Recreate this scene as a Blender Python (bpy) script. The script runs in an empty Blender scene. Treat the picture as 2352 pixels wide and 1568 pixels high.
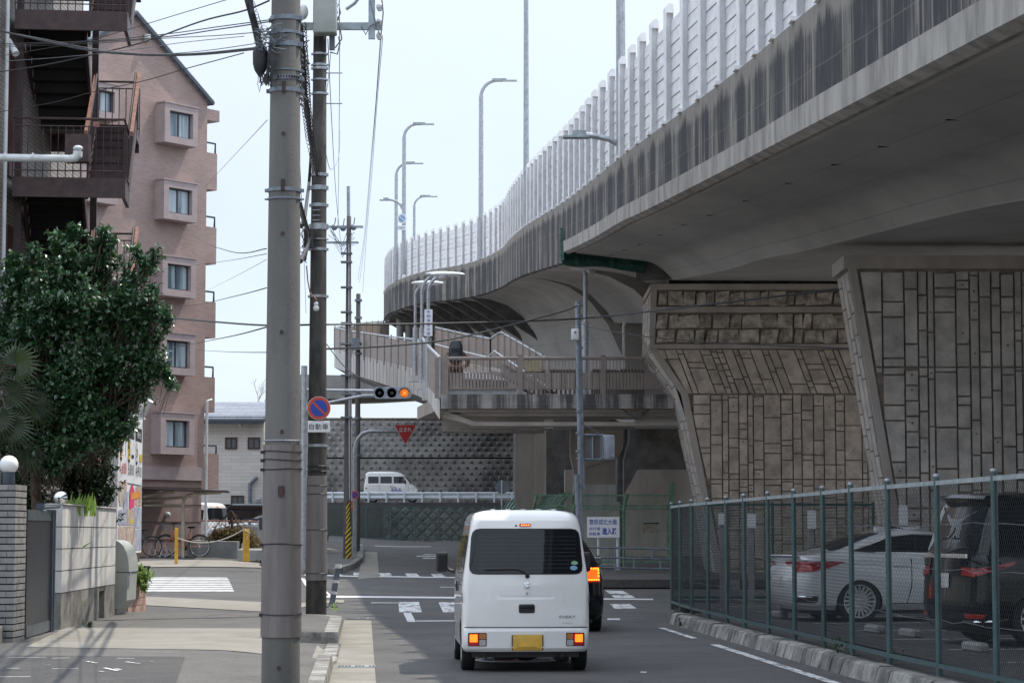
import bpy, bmesh, math, random
from mathutils import Vector, Matrix
from math import sin, cos, tan, pi, radians as R
random.seed(7)
C = bpy.context.scene.collection
SC = bpy.context.scene
# ------------------------------------------------------------------ camera, world, sun, exposure
F, CX, CY = 5400.0, 1176.0, 784.0            # focal length and centre in units of a 2352 px wide picture
PITCH = math.atan(440 / F)
cam = bpy.data.cameras.new('camera'); cam.sensor_width = 36; cam.lens = 36 * F / 2352
cam.clip_start = .5; cam.clip_end = 3000
camo = bpy.data.objects.new('camera', cam); C.objects.link(camo)
camo.location = (0, 0, 1.6); camo.rotation_euler = (pi / 2 + PITCH, 0, 0)
SC.camera = camo
SUN_EL, SUN_AZ = R(61), math.atan2(.819, .574)      # azimuth clockwise from +Y
w = bpy.data.worlds.new('World'); SC.world = w; w.use_nodes = True
nt = w.node_tree; bg = nt.nodes['Background']
sky = nt.nodes.new('ShaderNodeTexSky'); sky.sky_type = 'NISHITA'; sky.sun_disc = False
sky.sun_elevation = SUN_EL; sky.sun_rotation = SUN_AZ; sky.air_density = 1.0; sky.dust_density = .7; sky.ozone_density = 1.0
# thin white cloud veil over the blue, uneven with direction
wtc = nt.nodes.new('ShaderNodeTexCoord'); wmp = nt.nodes.new('ShaderNodeMapping'); wmp.inputs['Scale'].default_value = (1.6, 1.6, 4.5)
wnz = nt.nodes.new('ShaderNodeTexNoise'); wnz.inputs['Scale'].default_value = 1.7; wnz.inputs['Detail'].default_value = 7; wnz.inputs['Roughness'].default_value = .55
wmr = nt.nodes.new('ShaderNodeMapRange'); wmr.inputs[1].default_value = .35; wmr.inputs[2].default_value = .68; wmr.inputs[3].default_value = .80; wmr.inputs[4].default_value = 1.0
wmx = nt.nodes.new('ShaderNodeMix'); wmx.data_type = 'RGBA'; wsp = nt.nodes.new('ShaderNodeSeparateXYZ'); wma = nt.nodes.new('ShaderNodeMath'); wma.operation = 'MULTIPLY_ADD'; wma.use_clamp = False; wma.inputs[1].default_value = 1.9; wma.inputs[2].default_value = 1.0
wvm = nt.nodes.new('ShaderNodeVectorMath'); wvm.operation = 'SCALE'; wvm.inputs[0].default_value = (1.93, 2.13, 2.44)
nt.links.new(wtc.outputs['Generated'], wsp.inputs[0]); nt.links.new(wsp.outputs[2], wma.inputs[0]); nt.links.new(wma.outputs[0], wvm.inputs[3]); nt.links.new(wvm.outputs[0], wmx.inputs[7])
nt.links.new(wtc.outputs['Generated'], wmp.inputs[0]); nt.links.new(wmp.outputs[0], wnz.inputs[0]); nt.links.new(wnz.outputs[0], wmr.inputs[0]); nt.links.new(wmr.outputs[0], wmx.inputs[0]); nt.links.new(sky.outputs[0], wmx.inputs[6])
nt.links.new(wmx.outputs[2], bg.inputs[0]); bg.inputs[1].default_value = .15
sl = bpy.data.lights.new('sun', 'SUN'); sl.energy = 2.0; sl.angle = R(.55); sl.color = (1, .93, .82)
so = bpy.data.objects.new('sun', sl); C.objects.link(so)
sd = Vector((.819 * cos(SUN_EL), .574 * cos(SUN_EL), sin(SUN_EL)))
so.rotation_euler = sd.to_track_quat('Z', 'Y').to_euler(); so.location = (30, 30, 60)
SC.view_settings.view_transform = 'Standard'; SC.view_settings.look = 'None'
SC.view_settings.exposure = 1.10; SC.view_settings.gamma = 1
# ------------------------------------------------------------------ geometry of the picture
def ray(x, y):
    u = (x - CX) / F; v = (CY - y) / F
    return Vector((u, cos(PITCH) - v * sin(PITCH), sin(PITCH) + v * cos(PITCH)))
def P(x, y, Y):
    r = ray(x, y); t = Y / r.y
    return Vector((r.x * t, Y, 1.6 + r.z * t))
def XA(x, Y, y=1224): return P(x, y, Y).x
def ZA(y, Y, x=1176): return P(x, y, Y).z
def ss(v, a, b):
    t = max(0., min(1., (v - a) / (b - a))); return t * t * (3 - 2 * t)
def gz(X, Y):
    return .0125 * (max(48., min(140., Y)) - 48) + .35 * ss(-X, 5, 12) * ss(Y, 60, 83)
def G(x, y, off=0.):
    r = ray(x, y); a, b = 5., 400.
    f = lambda t: 1.6 + r.z * t - gz(r.x * t, r.y * t) - off
    for _ in range(50):
        m = (a + b) / 2
        if f(m) > 0: a = m
        else: b = m
    return Vector((r.x * a, r.y * a, gz(r.x * a, r.y * a) + off))
def XL(Y): return -.37 - .0625 * Y           # left kerb line
def XR(Y): return 5.40 - .062 * Y            # right kerb line
# ------------------------------------------------------------------ things
MATS = {}
WM = {}
def tagp(o, label=None, cat=None, group=None, kind=None):
    if label: o['label'] = label
    if cat: o['category'] = cat
    if group: o['group'] = group
    if kind: o['kind'] = kind
    return o
def thing(name, label, cat, loc=(0, 0, 0), rz=0., group=None):
    o = bpy.data.objects.new(name, None); C.objects.link(o)
    o.empty_display_size = .2
    o.location = loc; o.rotation_euler = (0, 0, rz)
    WM[o.name] = (Matrix.Translation(Vector(loc)) @ Matrix.Rotation(rz, 4, 'Z')).inverted()
    return tagp(o, label, cat, group)
def copy_tree(o, loc=None, rz=None, label=None, group=None, parent=None):
    c = o.copy(); C.objects.link(c); c.parent = parent
    for ch in [q for q in o.children]: copy_tree(ch, parent=c)
    if loc is not None: c.location = loc
    if rz is not None: c.rotation_euler = (0, 0, rz)
    if label: c['label'] = label
    if group: c['group'] = group
    return c
SPL = {'bands': 'band', 'bolts': 'bolt', 'bracket': 'bracket', 'balcony_rail': 'balcony_rail', 'cap': 'cap', 'door_gap': 'door_gap', 'door_handle': 'door_handle', 'end_post': 'end_post', 'fittings': 'fitting', 'inner_wall': 'inner_wall', 'insulators': 'insulator', 'jumpers': 'jumper', 'landing': 'landing', 'plate': 'plate', 'post': 'post', 'posts': 'post', 'rail': 'rail', 'rails': 'rail', 'railing_posts': 'railing_post', 'reflector': 'reflector', 'strap': 'strap', 'uprights': 'upright', 'wall': 'wall', 'weep_slots': 'weep_slot', 'fascia_joints': 'fascia_joint', 'meters': 'meter', 'hoops': 'hoop'}
class MB:
    def __init__(s): s.v = []; s.f = []; s.uv = []
    def add(s, vs, fs, uvs=None):
        b = len(s.v); s.v += [Vector(p) for p in vs]
        for f in fs: s.f.append([b + i for i in f])
        s.uv += uvs if uvs else [(0, 0)] * len(vs)
        return s
    def quad(s, a, b, c, d, uv=None): return s.add([a, b, c, d], [(0, 1, 2, 3)], uv)
    def poly(s, pts): return s.add(pts, [tuple(range(len(pts)))])
    def box(s, c, d, rot=None, taper=1.):
        c = Vector(c); hx, hy, hz = d[0] / 2, d[1] / 2, d[2] / 2
        vs = []
        for z in (-1, 1):
            k = 1. if z < 0 else taper
            for x, y in ((-1, -1), (1, -1), (1, 1), (-1, 1)):
                q = Vector((x * hx * k, y * hy * k, z * hz))
                if rot is not None: q = rot @ q
                vs.append(c + q)
        return s.add(vs, [(0, 3, 2, 1), (4, 5, 6, 7), (0, 1, 5, 4), (1, 2, 6, 5), (2, 3, 7, 6), (3, 0, 4, 7)])
    def bx(s, x0, x1, y0, y1, z0, z1): return s.box(((x0 + x1) / 2, (y0 + y1) / 2, (z0 + z1) / 2), (abs(x1 - x0), abs(y1 - y0), abs(z1 - z0)))
    def rbox(s, c, d, b=.01, seg=2, rot=None):
        bm = bmesh.new(); bmesh.ops.create_cube(bm, size=1)
        bmesh.ops.scale(bm, vec=d, verts=bm.verts)
        bmesh.ops.bevel(bm, geom=list(bm.edges), offset=b, segments=seg, affect='EDGES', profile=.5)
        c = Vector(c); vs = []
        for q in bm.verts: vs.append(c + (rot @ q.co if rot is not None else q.co))
        bm.verts.index_update(); fs = [tuple(q.index for q in f.verts) for f in bm.faces]; bm.free()
        return s.add(vs, fs)
    def tube(s, p0, p1, r0, r1=None, n=10, cap=True):
        p0, p1 = Vector(p0), Vector(p1); r1 = r0 if r1 is None else r1
        d = (p1 - p0)
        if d.length < 1e-6: return s
        d.normalize(); a = d.orthogonal().normalized(); b = d.cross(a)
        vs = [p0 + r0 * (cos(2 * pi * i / n) * a + sin(2 * pi * i / n) * b) for i in range(n)]
        vs += [p1 + r1 * (cos(2 * pi * i / n) * a + sin(2 * pi * i / n) * b) for i in range(n)]
        fs = [(i, (i + 1) % n, n + (i + 1) % n, n + i) for i in range(n)]
        if cap: fs += [tuple(range(n))[::-1], tuple(range(n, 2 * n))]
        return s.add(vs, fs)
    def path(s, pts, r, n=6, rs=None):
        pts = [Vector(p) for p in pts]; k = len(pts); vs = []
        up = Vector((0, 0, 1)); a = None
        for i, p in enumerate(pts):
            d = (pts[min(i + 1, k - 1)] - pts[max(i - 1, 0)]).normalized()
            if a is None: a = d.orthogonal().normalized()
            else:
                a = (a - d * a.dot(d))
                a = a.normalized() if a.length > 1e-6 else d.orthogonal().normalized()
            b = d.cross(a); q = rs[i] if rs else r
            vs += [p + q * (cos(2 * pi * j / n) * a + sin(2 * pi * j / n) * b) for j in range(n)]
        fs = []
        for i in range(k - 1):
            for j in range(n): fs.append((i * n + j, i * n + (j + 1) % n, (i + 1) * n + (j + 1) % n, (i + 1) * n + j))
        fs += [tuple(range(n))[::-1], tuple(range((k - 1) * n, k * n))]
        return s.add(vs, fs)
    def lathe(s, prof, c=(0, 0, 0), n=24, axis='Z', cap=True):
        c = Vector(c); vs = []
        for r, h in prof:
            for i in range(n):
                a = 2 * pi * i / n; q = (r * cos(a), r * sin(a), h)
                if axis == 'X': q = (q[2], q[0], q[1])
                if axis == 'Y': q = (q[0], q[2], q[1])
                vs.append(c + Vector(q))
        k = len(prof); fs = []
        for j in range(k - 1):
            for i in range(n): fs.append((j * n + i, j * n + (i + 1) % n, (j + 1) * n + (i + 1) % n, (j + 1) * n + i))
        if cap: fs += [tuple(range(n))[::-1], tuple(range((k - 1) * n, k * n))]
        return s.add(vs, fs)
    def sphere(s, c, r, n=20, m=12, sc=(1, 1, 1)):
        prof = [(max(1e-4, sin(pi * j / m)), -cos(pi * j / m)) for j in range(m + 1)]
        b = len(s.v); s.lathe(prof, (0, 0, 0), n)
        for i in range(b, len(s.v)):
            q = s.v[i]; s.v[i] = Vector(c) + Vector((q.x * r * sc[0], q.y * r * sc[1], q.z * r * sc[2]))
        return s
    def prism(s, poly, d):
        d = Vector(d); n = len(poly); vs = [Vector(p) for p in poly] + [Vector(p) + d for p in poly]
        return s.add(vs, [tuple(range(n))[::-1], tuple(range(n, 2 * n))] + [(i, (i + 1) % n, n + (i + 1) % n, n + i) for i in range(n)])
    def loft(s, rows, closed=False, us=None, vs=None):
        k = len(rows); n = len(rows[0]); V = []; U = []
        for i, r in enumerate(rows):
            for j, p in enumerate(r):
                V.append(p); U.append((us[i] if us else i, vs[j] if vs else j))
        fs = []
        for i in range(k - 1):
            for j in range(n if closed else n - 1):
                fs.append((i * n + j, i * n + (j + 1) % n, (i + 1) * n + (j + 1) % n, (i + 1) * n + j))
        return s.add(V, fs, U)
    def groups(s, gap=.03):
        par = list(range(len(s.v)))
        def find(i):
            while par[i] != i: par[i] = par[par[i]]; i = par[i]
            return i
        for f in s.f:
            a = find(f[0])
            for i in f[1:]: par[find(i)] = a
        isl = {}
        for k, f in enumerate(s.f): isl.setdefault(find(f[0]), []).append(k)
        G_ = []
        for fs in isl.values():
            vs = {i for k in fs for i in s.f[k]}; lo = [min(s.v[i][a] for i in vs) - gap for a in range(3)]; hi = [max(s.v[i][a] for i in vs) + gap for a in range(3)]; cur = [fs, lo, hi]
            again = True
            while again:
                again = False
                for g in G_:
                    if all(g[1][a] <= cur[2][a] and cur[1][a] <= g[2][a] for a in range(3)):
                        cur = [cur[0] + g[0], [min(cur[1][a], g[1][a]) for a in range(3)], [max(cur[2][a], g[2][a]) for a in range(3)]]; G_.remove(g); again = True; break
            G_.append(cur)
        return [g[0] for g in G_]
    def build(s, name, mat, parent=None, smooth=False, sharp=35, mods=(), fix=True):
        if name in SPL and parent is not None:
            gs = s.groups()
            if 1 < len(gs) <= 95:
                for g in gs:
                    q = MB(); used = sorted({i for k in g for i in s.f[k]}); ix = {i: j for j, i in enumerate(used)}; q.v = [s.v[i] for i in used]; q.uv = [s.uv[i] for i in used]; q.f = [[ix[i] for i in s.f[k]] for k in g]
                    o = q.build_(SPL[name], mat, parent, smooth, sharp, mods, fix)
                return o
            name = SPL[name] if len(gs) == 1 else name
        return s.build_(name, mat, parent, smooth, sharp, mods, fix)
    def build_(s, name, mat, parent=None, smooth=False, sharp=35, mods=(), fix=True):
        me = bpy.data.meshes.new(name)
        inv = None
        if parent is not None:
            q = parent
            while q.parent is not None: q = q.parent
            inv = WM.get(q.name)
        vs = [(inv @ p) if inv is not None else p for p in s.v]
        me.from_pydata(vs, [], s.f)
        if any(u != (0, 0) for u in s.uv[:50]):
            l = me.uv_layers.new(name='UVMap')
            for lp in me.loops: l.data[lp.index].uv = s.uv[lp.vertex_index]
        if fix:
            bm = bmesh.new(); bm.from_mesh(me); bmesh.ops.recalc_face_normals(bm, faces=bm.faces); bm.to_mesh(me); bm.free()
        if smooth:
            me.polygons.foreach_set('use_smooth', [True] * len(me.polygons))
            me.set_sharp_from_angle(angle=R(sharp))
        me.materials.append(mat if not isinstance(mat, str) else MATS[mat])
        o = bpy.data.objects.new(name, me); C.objects.link(o)
        if parent is not None: o.parent = parent
        return o
def struct(o, label=None): o['kind'] = 'structure'; return o
# ------------------------------------------------------------------ materials
def newmat(name):
    m = bpy.data.materials.new(name); m.use_nodes = True; MATS[name] = m
    n = m.node_tree.nodes; return m, n, m.node_tree.links, n['Principled BSDF']
def rgb(c): return (c[0], c[1], c[2], 1)
def mat(name, col, rough=.6, metal=0., var=.12, scale=6., bump=0., bscale=40., spec=.5, col2=None, stretch=(1, 1, 1), emit=None, es=0., coat=0., trans=0., island=0., coord='Object'):
    m, n, L, p = newmat(name)
    p.inputs['Roughness'].default_value = rough; p.inputs['Metallic'].default_value = metal
    p.inputs['Specular IOR Level'].default_value = spec
    if coat: p.inputs['Coat Weight'].default_value = coat; p.inputs['Coat Roughness'].default_value = .05
    if trans: p.inputs['Transmission Weight'].default_value = trans
    if emit: p.inputs['Emission Color'].default_value = rgb(emit); p.inputs['Emission Strength'].default_value = es
    tc = n.new('ShaderNodeTexCoord'); mp = n.new('ShaderNodeMapping'); mp.inputs['Scale'].default_value = stretch
    L.new(tc.outputs[coord], mp.inputs[0])
    nz = n.new('ShaderNodeTexNoise'); nz.inputs['Scale'].default_value = scale; nz.inputs['Detail'].default_value = 6; nz.inputs['Roughness'].default_value = .65
    L.new(mp.outputs[0], nz.inputs[0])
    mx = n.new('ShaderNodeMix'); mx.data_type = 'RGBA'
    c2 = col2 if col2 else tuple(c * (1 - var * 2.2) for c in col)
    c1 = col if col2 else tuple(min(1, c * (1 + var * .9)) for c in col)
    mx.inputs[6].default_value = rgb(c1); mx.inputs[7].default_value = rgb(c2)
    mr = n.new('ShaderNodeMapRange'); mr.inputs[1].default_value = .36; mr.inputs[2].default_value = .66
    L.new(nz.outputs[0], mr.inputs[0]); L.new(mr.outputs[0], mx.inputs[0])
    out = mx.outputs[2]
    if island:
        ge = n.new('ShaderNodeNewGeometry'); hv = n.new('ShaderNodeHueSaturation')
        m2 = n.new('ShaderNodeMapRange'); m2.inputs[3].default_value = 1 - island; m2.inputs[4].default_value = 1 + island
        L.new(ge.outputs['Random Per Island'], m2.inputs[0]); L.new(m2.outputs[0], hv.inputs['Value']); L.new(out, hv.inputs['Color']); out = hv.outputs[0]
    L.new(out, p.inputs['Base Color'])
    if bump:
        n2 = n.new('ShaderNodeTexNoise'); n2.inputs['Scale'].default_value = bscale; n2.inputs['Detail'].default_value = 5
        L.new(mp.outputs[0], n2.inputs[0]); b = n.new('ShaderNodeBump'); b.inputs['Strength'].default_value = bump; b.inputs['Distance'].default_value = .02
        L.new(n2.outputs[0], b.inputs['Height']); L.new(b.outputs[0], p.inputs['Normal'])
    return m
def asphalt(name, c, c2, fine=160., big=.5, rough=.85):
    m, n, L, p = newmat(name); p.inputs['Roughness'].default_value = rough; p.inputs['Specular IOR Level'].default_value = .35
    tc = n.new('ShaderNodeTexCoord')
    a = n.new('ShaderNodeTexNoise'); a.inputs['Scale'].default_value = fine; a.inputs['Detail'].default_value = 2
    b = n.new('ShaderNodeTexNoise'); b.inputs['Scale'].default_value = big; b.inputs['Detail'].default_value = 7; b.inputs['Roughness'].default_value = .74
    L.new(tc.outputs['Object'], a.inputs[0]); L.new(tc.outputs['Object'], b.inputs[0])
    mx = n.new('ShaderNodeMix'); mx.data_type = 'RGBA'; mx.inputs[6].default_value = rgb(c); mx.inputs[7].default_value = rgb(c2)
    mr = n.new('ShaderNodeMapRange'); mr.inputs[1].default_value = .35; mr.inputs[2].default_value = .65; L.new(b.outputs[0], mr.inputs[0]); L.new(mr.outputs[0], mx.inputs[0])
    hv = n.new('ShaderNodeHueSaturation'); m2 = n.new('ShaderNodeMapRange'); m2.inputs[1].default_value = .3; m2.inputs[2].default_value = .7; m2.inputs[3].default_value = .58; m2.inputs[4].default_value = 1.42
    L.new(a.outputs[0], m2.inputs[0]); L.new(m2.outputs[0], hv.inputs['Value']); L.new(mx.outputs[2], hv.inputs['Color']); 
    vo = n.new('ShaderNodeTexVoronoi'); vo.feature = 'DISTANCE_TO_EDGE'; vo.inputs['Scale'].default_value = .33
    wn = n.new('ShaderNodeTexNoise'); wn.inputs['Scale'].default_value = 1.5; wn.inputs['Detail'].default_value = 5; L.new(tc.outputs['Object'], wn.inputs[0])
    ad = n.new('ShaderNodeVectorMath'); ad.operation = 'MULTIPLY_ADD'; ad.inputs[1].default_value = (1.6, 1.6, 1.6)
    L.new(wn.outputs['Color'], ad.inputs[0]); L.new(tc.outputs['Object'], ad.inputs[2]); L.new(ad.outputs[0], vo.inputs[0])
    cr = n.new('ShaderNodeMapRange'); cr.inputs[1].default_value = .002; cr.inputs[2].default_value = .008; cr.inputs[3].default_value = .72; cr.inputs[4].default_value = 1
    L.new(vo.outputs['Distance'], cr.inputs[0])
    h2 = n.new('ShaderNodeHueSaturation'); L.new(hv.outputs[0], h2.inputs['Color']); L.new(cr.outputs[0], h2.inputs['Value'])
    L.new(h2.outputs[0], p.inputs['Base Color'])
    bp = n.new('ShaderNodeBump'); bp.inputs['Strength'].default_value = .35; bp.inputs['Distance'].default_value = .01
    L.new(a.outputs[0], bp.inputs['Height']); L.new(bp.outputs[0], p.inputs['Normal'])
    return m
def tilemat(name, c1, c2, mortar, bw, bh, axes='xz', mort=.012, rough=.55, dirt=.15, offset=.5, bump=.3):
    m, n, L, p = newmat(name); p.inputs['Roughness'].default_value = rough
    tc = n.new('ShaderNodeTexCoord'); sp = n.new('ShaderNodeSeparateXYZ'); cb = n.new('ShaderNodeCombineXYZ')
    L.new(tc.outputs['Object'], sp.inputs[0]); ix = {'x': 0, 'y': 1, 'z': 2}
    L.new(sp.outputs[ix[axes[0]]], cb.inputs[0]); L.new(sp.outputs[ix[axes[1]]], cb.inputs[1])
    br = n.new('ShaderNodeTexBrick'); br.offset = offset; br.inputs['Scale'].default_value = 1
    br.inputs['Color1'].default_value = rgb(c1); br.inputs['Color2'].default_value = rgb(c2); br.inputs['Mortar'].default_value = rgb(mortar)
    br.inputs['Mortar Size'].default_value = mort; br.inputs['Brick Width'].default_value = bw; br.inputs['Row Height'].default_value = bh
    br.inputs['Mortar Smooth'].default_value = .1
    L.new(cb.outputs[0], br.inputs[0])
    nz = n.new('ShaderNodeTexNoise'); nz.inputs['Scale'].default_value = .7; nz.inputs['Detail'].default_value = 7; L.new(tc.outputs['Object'], nz.inputs[0])
    mr = n.new('ShaderNodeMapRange'); mr.inputs[1].default_value = .3; mr.inputs[2].default_value = .7; mr.inputs[3].default_value = 1 - dirt; mr.inputs[4].default_value = 1 + dirt * .6
    hv = n.new('ShaderNodeHueSaturation'); L.new(nz.outputs[0], mr.inputs[0]); L.new(mr.outputs[0], hv.inputs['Value']); L.new(br.outputs[0], hv.inputs['Color'])
    L.new(hv.outputs[0], p.inputs['Base Color'])
    bp = n.new('ShaderNodeBump'); bp.invert = True; bp.inputs['Strength'].default_value = bump; bp.inputs['Distance'].default_value = .01
    L.new(br.outputs['Fac'], bp.inputs['Height']); L.new(bp.outputs[0], p.inputs['Normal'])
    return m
def stainmat(name, base, dark, light, period=2., band=None, amt=0.):
    """weathered parapet: UV u = metres along, v = metres below the top"""
    m, n, L, p = newmat(name); p.inputs['Roughness'].default_value = .85; p.inputs['Specular IOR Level'].default_value = .25
    tc = n.new('ShaderNodeTexCoord'); sp = n.new('ShaderNodeSeparateXYZ'); L.new(tc.outputs['UV'], sp.inputs[0])
    def M(op, a, b=None, c=None, clamp=False):
        q = n.new('ShaderNodeMath'); q.operation = op; q.use_clamp = clamp
        for i, v in enumerate((a, b, c)):
            if v is None: continue
            if isinstance(v, (int, float)): q.inputs[i].default_value = v
            else: L.new(v, q.inputs[i])
        return q.outputs[0]
    def noise(sx, sy, detail=4, off=0.):
        cb = n.new('ShaderNodeCombineXYZ'); L.new(M('MULTIPLY', sp.outputs[0], sx), cb.inputs[0]); L.new(M('MULTIPLY', sp.outputs[1], sy), cb.inputs[1]); cb.inputs[2].default_value = off
        q = n.new('ShaderNodeTexNoise'); q.inputs['Scale'].default_value = 1; q.inputs['Detail'].default_value = detail; q.inputs['Roughness'].default_value = .6; L.new(cb.outputs[0], q.inputs[0]); return q.outputs[0]
    fr = M('FRACT', M('DIVIDE', sp.outputs[0], period)); tri = M('MULTIPLY', M('ABSOLUTE', M('SUBTRACT', fr, .5)), 2.)   # 1 at the posts
    streak = M('ADD', M('MULTIPLY', noise(1.9, .22, 3), .6), M('MULTIPLY', noise(7., .25, 4, 2.), .4)); fine = noise(17., .6, 4, 3.)
    e = M('ADD', M('MULTIPLY', streak, 3.0), M('MULTIPLY', fine, 1.1)); e = M('SUBTRACT', e, M('MULTIPLY', tri, .55))
    e = M('ADD', e, M('MULTIPLY', M('MINIMUM', sp.outputs[1], .35), 2.6)); e = M('ADD', e, M('MULTIPLY', noise(.35, .5, 3, 7.), .9)); fac = M('MULTIPLY', M('SUBTRACT', e, 2.70 - amt), 2.2, clamp=True)
    if band:
        fac = M('MULTIPLY', fac, M('LESS_THAN', sp.outputs[1], band)); 
    mx = n.new('ShaderNodeMix'); mx.data_type = 'RGBA'; mx.inputs[6].default_value = rgb(base); mx.inputs[7].default_value = rgb(dark); L.new(fac, mx.inputs[0])
    jl = M('LESS_THAN', M('ABSOLUTE', M('SUBTRACT', sp.outputs[1], M('ADD', .74, M('MULTIPLY', noise(.8, 0, 2, 1.), .05)))), .006)
    # pale lime runs
    ln = M('MULTIPLY', M('SUBTRACT', noise(9., .18, 3, 9.), .60), 9., clamp=True)
    post = M('MULTIPLY', M('SUBTRACT', tri, .955), 26., clamp=True)
    lf = M('MAXIMUM', M('MAXIMUM', ln, M('MULTIPLY', jl, M('MULTIPLY', streak, .9))), M('MULTIPLY', post, .8)); lf = M('MULTIPLY', lf, M('ADD', M('MULTIPLY', fine, .9), .15))
    m3 = n.new('ShaderNodeMix'); m3.data_type = 'RGBA'; m3.inputs[7].default_value = rgb(light); L.new(mx.outputs[2], m3.inputs[6]); L.new(lf, m3.inputs[0])
    g = noise(3., 3., 6, 5.); mr = n.new('ShaderNodeMapRange'); mr.inputs[1].default_value = .3; mr.inputs[2].default_value = .7; mr.inputs[3].default_value = .8; mr.inputs[4].default_value = 1.15
    L.new(g, mr.inputs[0]); hv = n.new('ShaderNodeHueSaturation'); L.new(mr.outputs[0], hv.inputs['Value']); L.new(m3.outputs[2], hv.inputs['Color'])
    L.new(hv.outputs[0], p.inputs['Base Color'])
    bp = n.new('ShaderNodeBump'); bp.inputs['Strength'].default_value = .25; bp.inputs['Distance'].default_value = .01; L.new(fine, bp.inputs['Height']); L.new(bp.outputs[0], p.inputs['Normal'])
    return m
def leafmat(name, c1, c2, rough=.3, spec=.6, transl=.25):
    m, n, L, p = newmat(name)
    ge = n.new('ShaderNodeNewGeometry'); mx = n.new('ShaderNodeMix'); mx.data_type = 'RGBA'
    mx.inputs[6].default_value = rgb(c1); mx.inputs[7].default_value = rgb(c2); L.new(ge.outputs['Random Per Island'], mx.inputs[0])
    L.new(mx.outputs[2], p.inputs['Base Color']); p.inputs['Roughness'].default_value = rough; p.inputs['Specular IOR Level'].default_value = spec
    tr = n.new('ShaderNodeBsdfTranslucent'); hv = n.new('ShaderNodeHueSaturation'); hv.inputs['Value'].default_value = 2.2; L.new(mx.outputs[2], hv.inputs['Color']); L.new(hv.outputs[0], tr.inputs[0])
    ms = n.new('ShaderNodeMixShader'); ms.inputs[0].default_value = transl; L.new(p.outputs[0], ms.inputs[1]); L.new(tr.outputs[0], ms.inputs[2])
    L.new(ms.outputs[0], n['Material Output'].inputs[0]); return m

asphalt('asphalt', (.108, .104, .101), (.070, .068, .067), fine=75)
asphalt('asphalt_walk', (.135, .128, .119), (.100, .096, .090), fine=60, big=.8)
asphalt('asphalt_patch', (.082, .079, .077), (.06, .058, .057), fine=60, big=1.5)
asphalt('asphalt_lot', (.10, .097, .093), (.06, .058, .057), fine=70, big=.9)
mat('apron', (.245, .228, .197), .9, var=.08, scale=1.2, bump=.3, bscale=60)
mat('gutter', (.245, .228, .193), .9, var=.12, scale=1.5, bump=.3, bscale=50)
mat('kerb', (.27, .26, .24), .9, var=.3, scale=3, bump=.4, bscale=30, island=.42)
mat('concrete', (.27, .27, .265), .88, var=.12, scale=1.1, bump=.2, bscale=25)
m_ = mat('concrete_soffit', (.38, .365, .345), .85, var=.10, scale=.5, bump=.05, bscale=12, stretch=(1, .35, 1))
_n = m_.node_tree.nodes; _l = m_.node_tree.links; _p = _n['Principled BSDF']; _src = _p.inputs['Base Color'].links[0].from_socket
_tc = _n.new('ShaderNodeTexCoord'); _br = _n.new('ShaderNodeTexBrick'); _br.offset = .5; _br.inputs['Scale'].default_value = 1; _br.inputs['Brick Width'].default_value = 3.6; _br.inputs['Row Height'].default_value = .9; _br.inputs['Mortar Size'].default_value = .008
_br.inputs['Color1'].default_value = (1, 1, 1, 1); _br.inputs['Color2'].default_value = (.93, .93, .93, 1); _br.inputs['Mortar'].default_value = (.62, .62, .62, 1); _l.new(_tc.outputs['UV'], _br.inputs[0])
_mx = _n.new('ShaderNodeMix'); _mx.data_type = 'RGBA'; _mx.blend_type = 'MULTIPLY'; _mx.inputs[0].default_value = 1; _l.new(_src, _mx.inputs[6]); _l.new(_br.outputs[0], _mx.inputs[7]); _l.new(_mx.outputs[2], _p.inputs['Base Color'])
mat('concrete_warm', (.42, .375, .335), .88, var=.12, scale=.9, bump=.25, bscale=20, stretch=(1, 1, .4))
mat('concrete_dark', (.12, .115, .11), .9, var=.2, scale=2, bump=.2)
mat('pier_panel', (.50, .425, .36), .9, var=.16, scale=2.5, bump=.35, bscale=45, island=.1)
mat('pier_panel_grey', (.47, .435, .40), .9, var=.14, scale=2.5, bump=.35, bscale=45, island=.1)
mat('pier_joint', (.25, .215, .18), .95, var=.2, scale=3)
mat('pier_stone', (.44, .385, .33), .95, var=.28, scale=4, bump=1., bscale=9, island=.18)
mat('pole_concrete', (.142, .138, .128), .85, var=.12, scale=2., bump=.35, bscale=90, stretch=(1, 1, .25))
mat('pole_dark', (.06, .055, .05), .8, var=.3, scale=5, bump=.35, bscale=90, stretch=(1, 1, .3))
mat('pole_grey', (.12, .112, .11), .85, var=.15, scale=2, bump=.2, stretch=(1, 1, .25))
mat('galv', (.42, .44, .47), .45, metal=.55, var=.12, scale=8)
mat('galv_dark', (.22, .25, .29), .5, metal=.4, var=.15, scale=8)
mat('white_steel', (.62, .66, .70), .45, var=.06, scale=5)
mat('barrier_post', (.86, .86, .87), .45, metal=.0, var=.06, scale=3)
mat('barrier_panel', (.84, .84, .85), .5, metal=.0, var=.08, scale=2, stretch=(1, 1, 3), island=.05)
mat('barrier_gap', (.12, .14, .17), .6)
mat('black', (.012, .012, .013), .45, var=.05)
mat('rubber', (.018, .018, .02), .75, var=.2, scale=20)
mat('cable', (.02, .021, .024), .55, var=.05)
mat('cable_grey', (.16, .18, .2), .5)
mat('porcelain', (.75, .75, .74), .2)
mat('guard_sleeve', (.20, .178, .17), .6, var=.12, scale=3, stretch=(3, 3, .3), bump=.0)
mat('fence_green', (.055, .105, .108), .4, var=.12, scale=10)
mat('fence_mesh', (.035, .05, .055), .5)
mat('fence_rail', (.36, .42, .44), .4, metal=.2)
mat('fence_green_light', (.16, .29, .20), .55, var=.18, scale=5)
mat('fence_green_dark', (.03, .10, .075), .5, var=.1)
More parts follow.
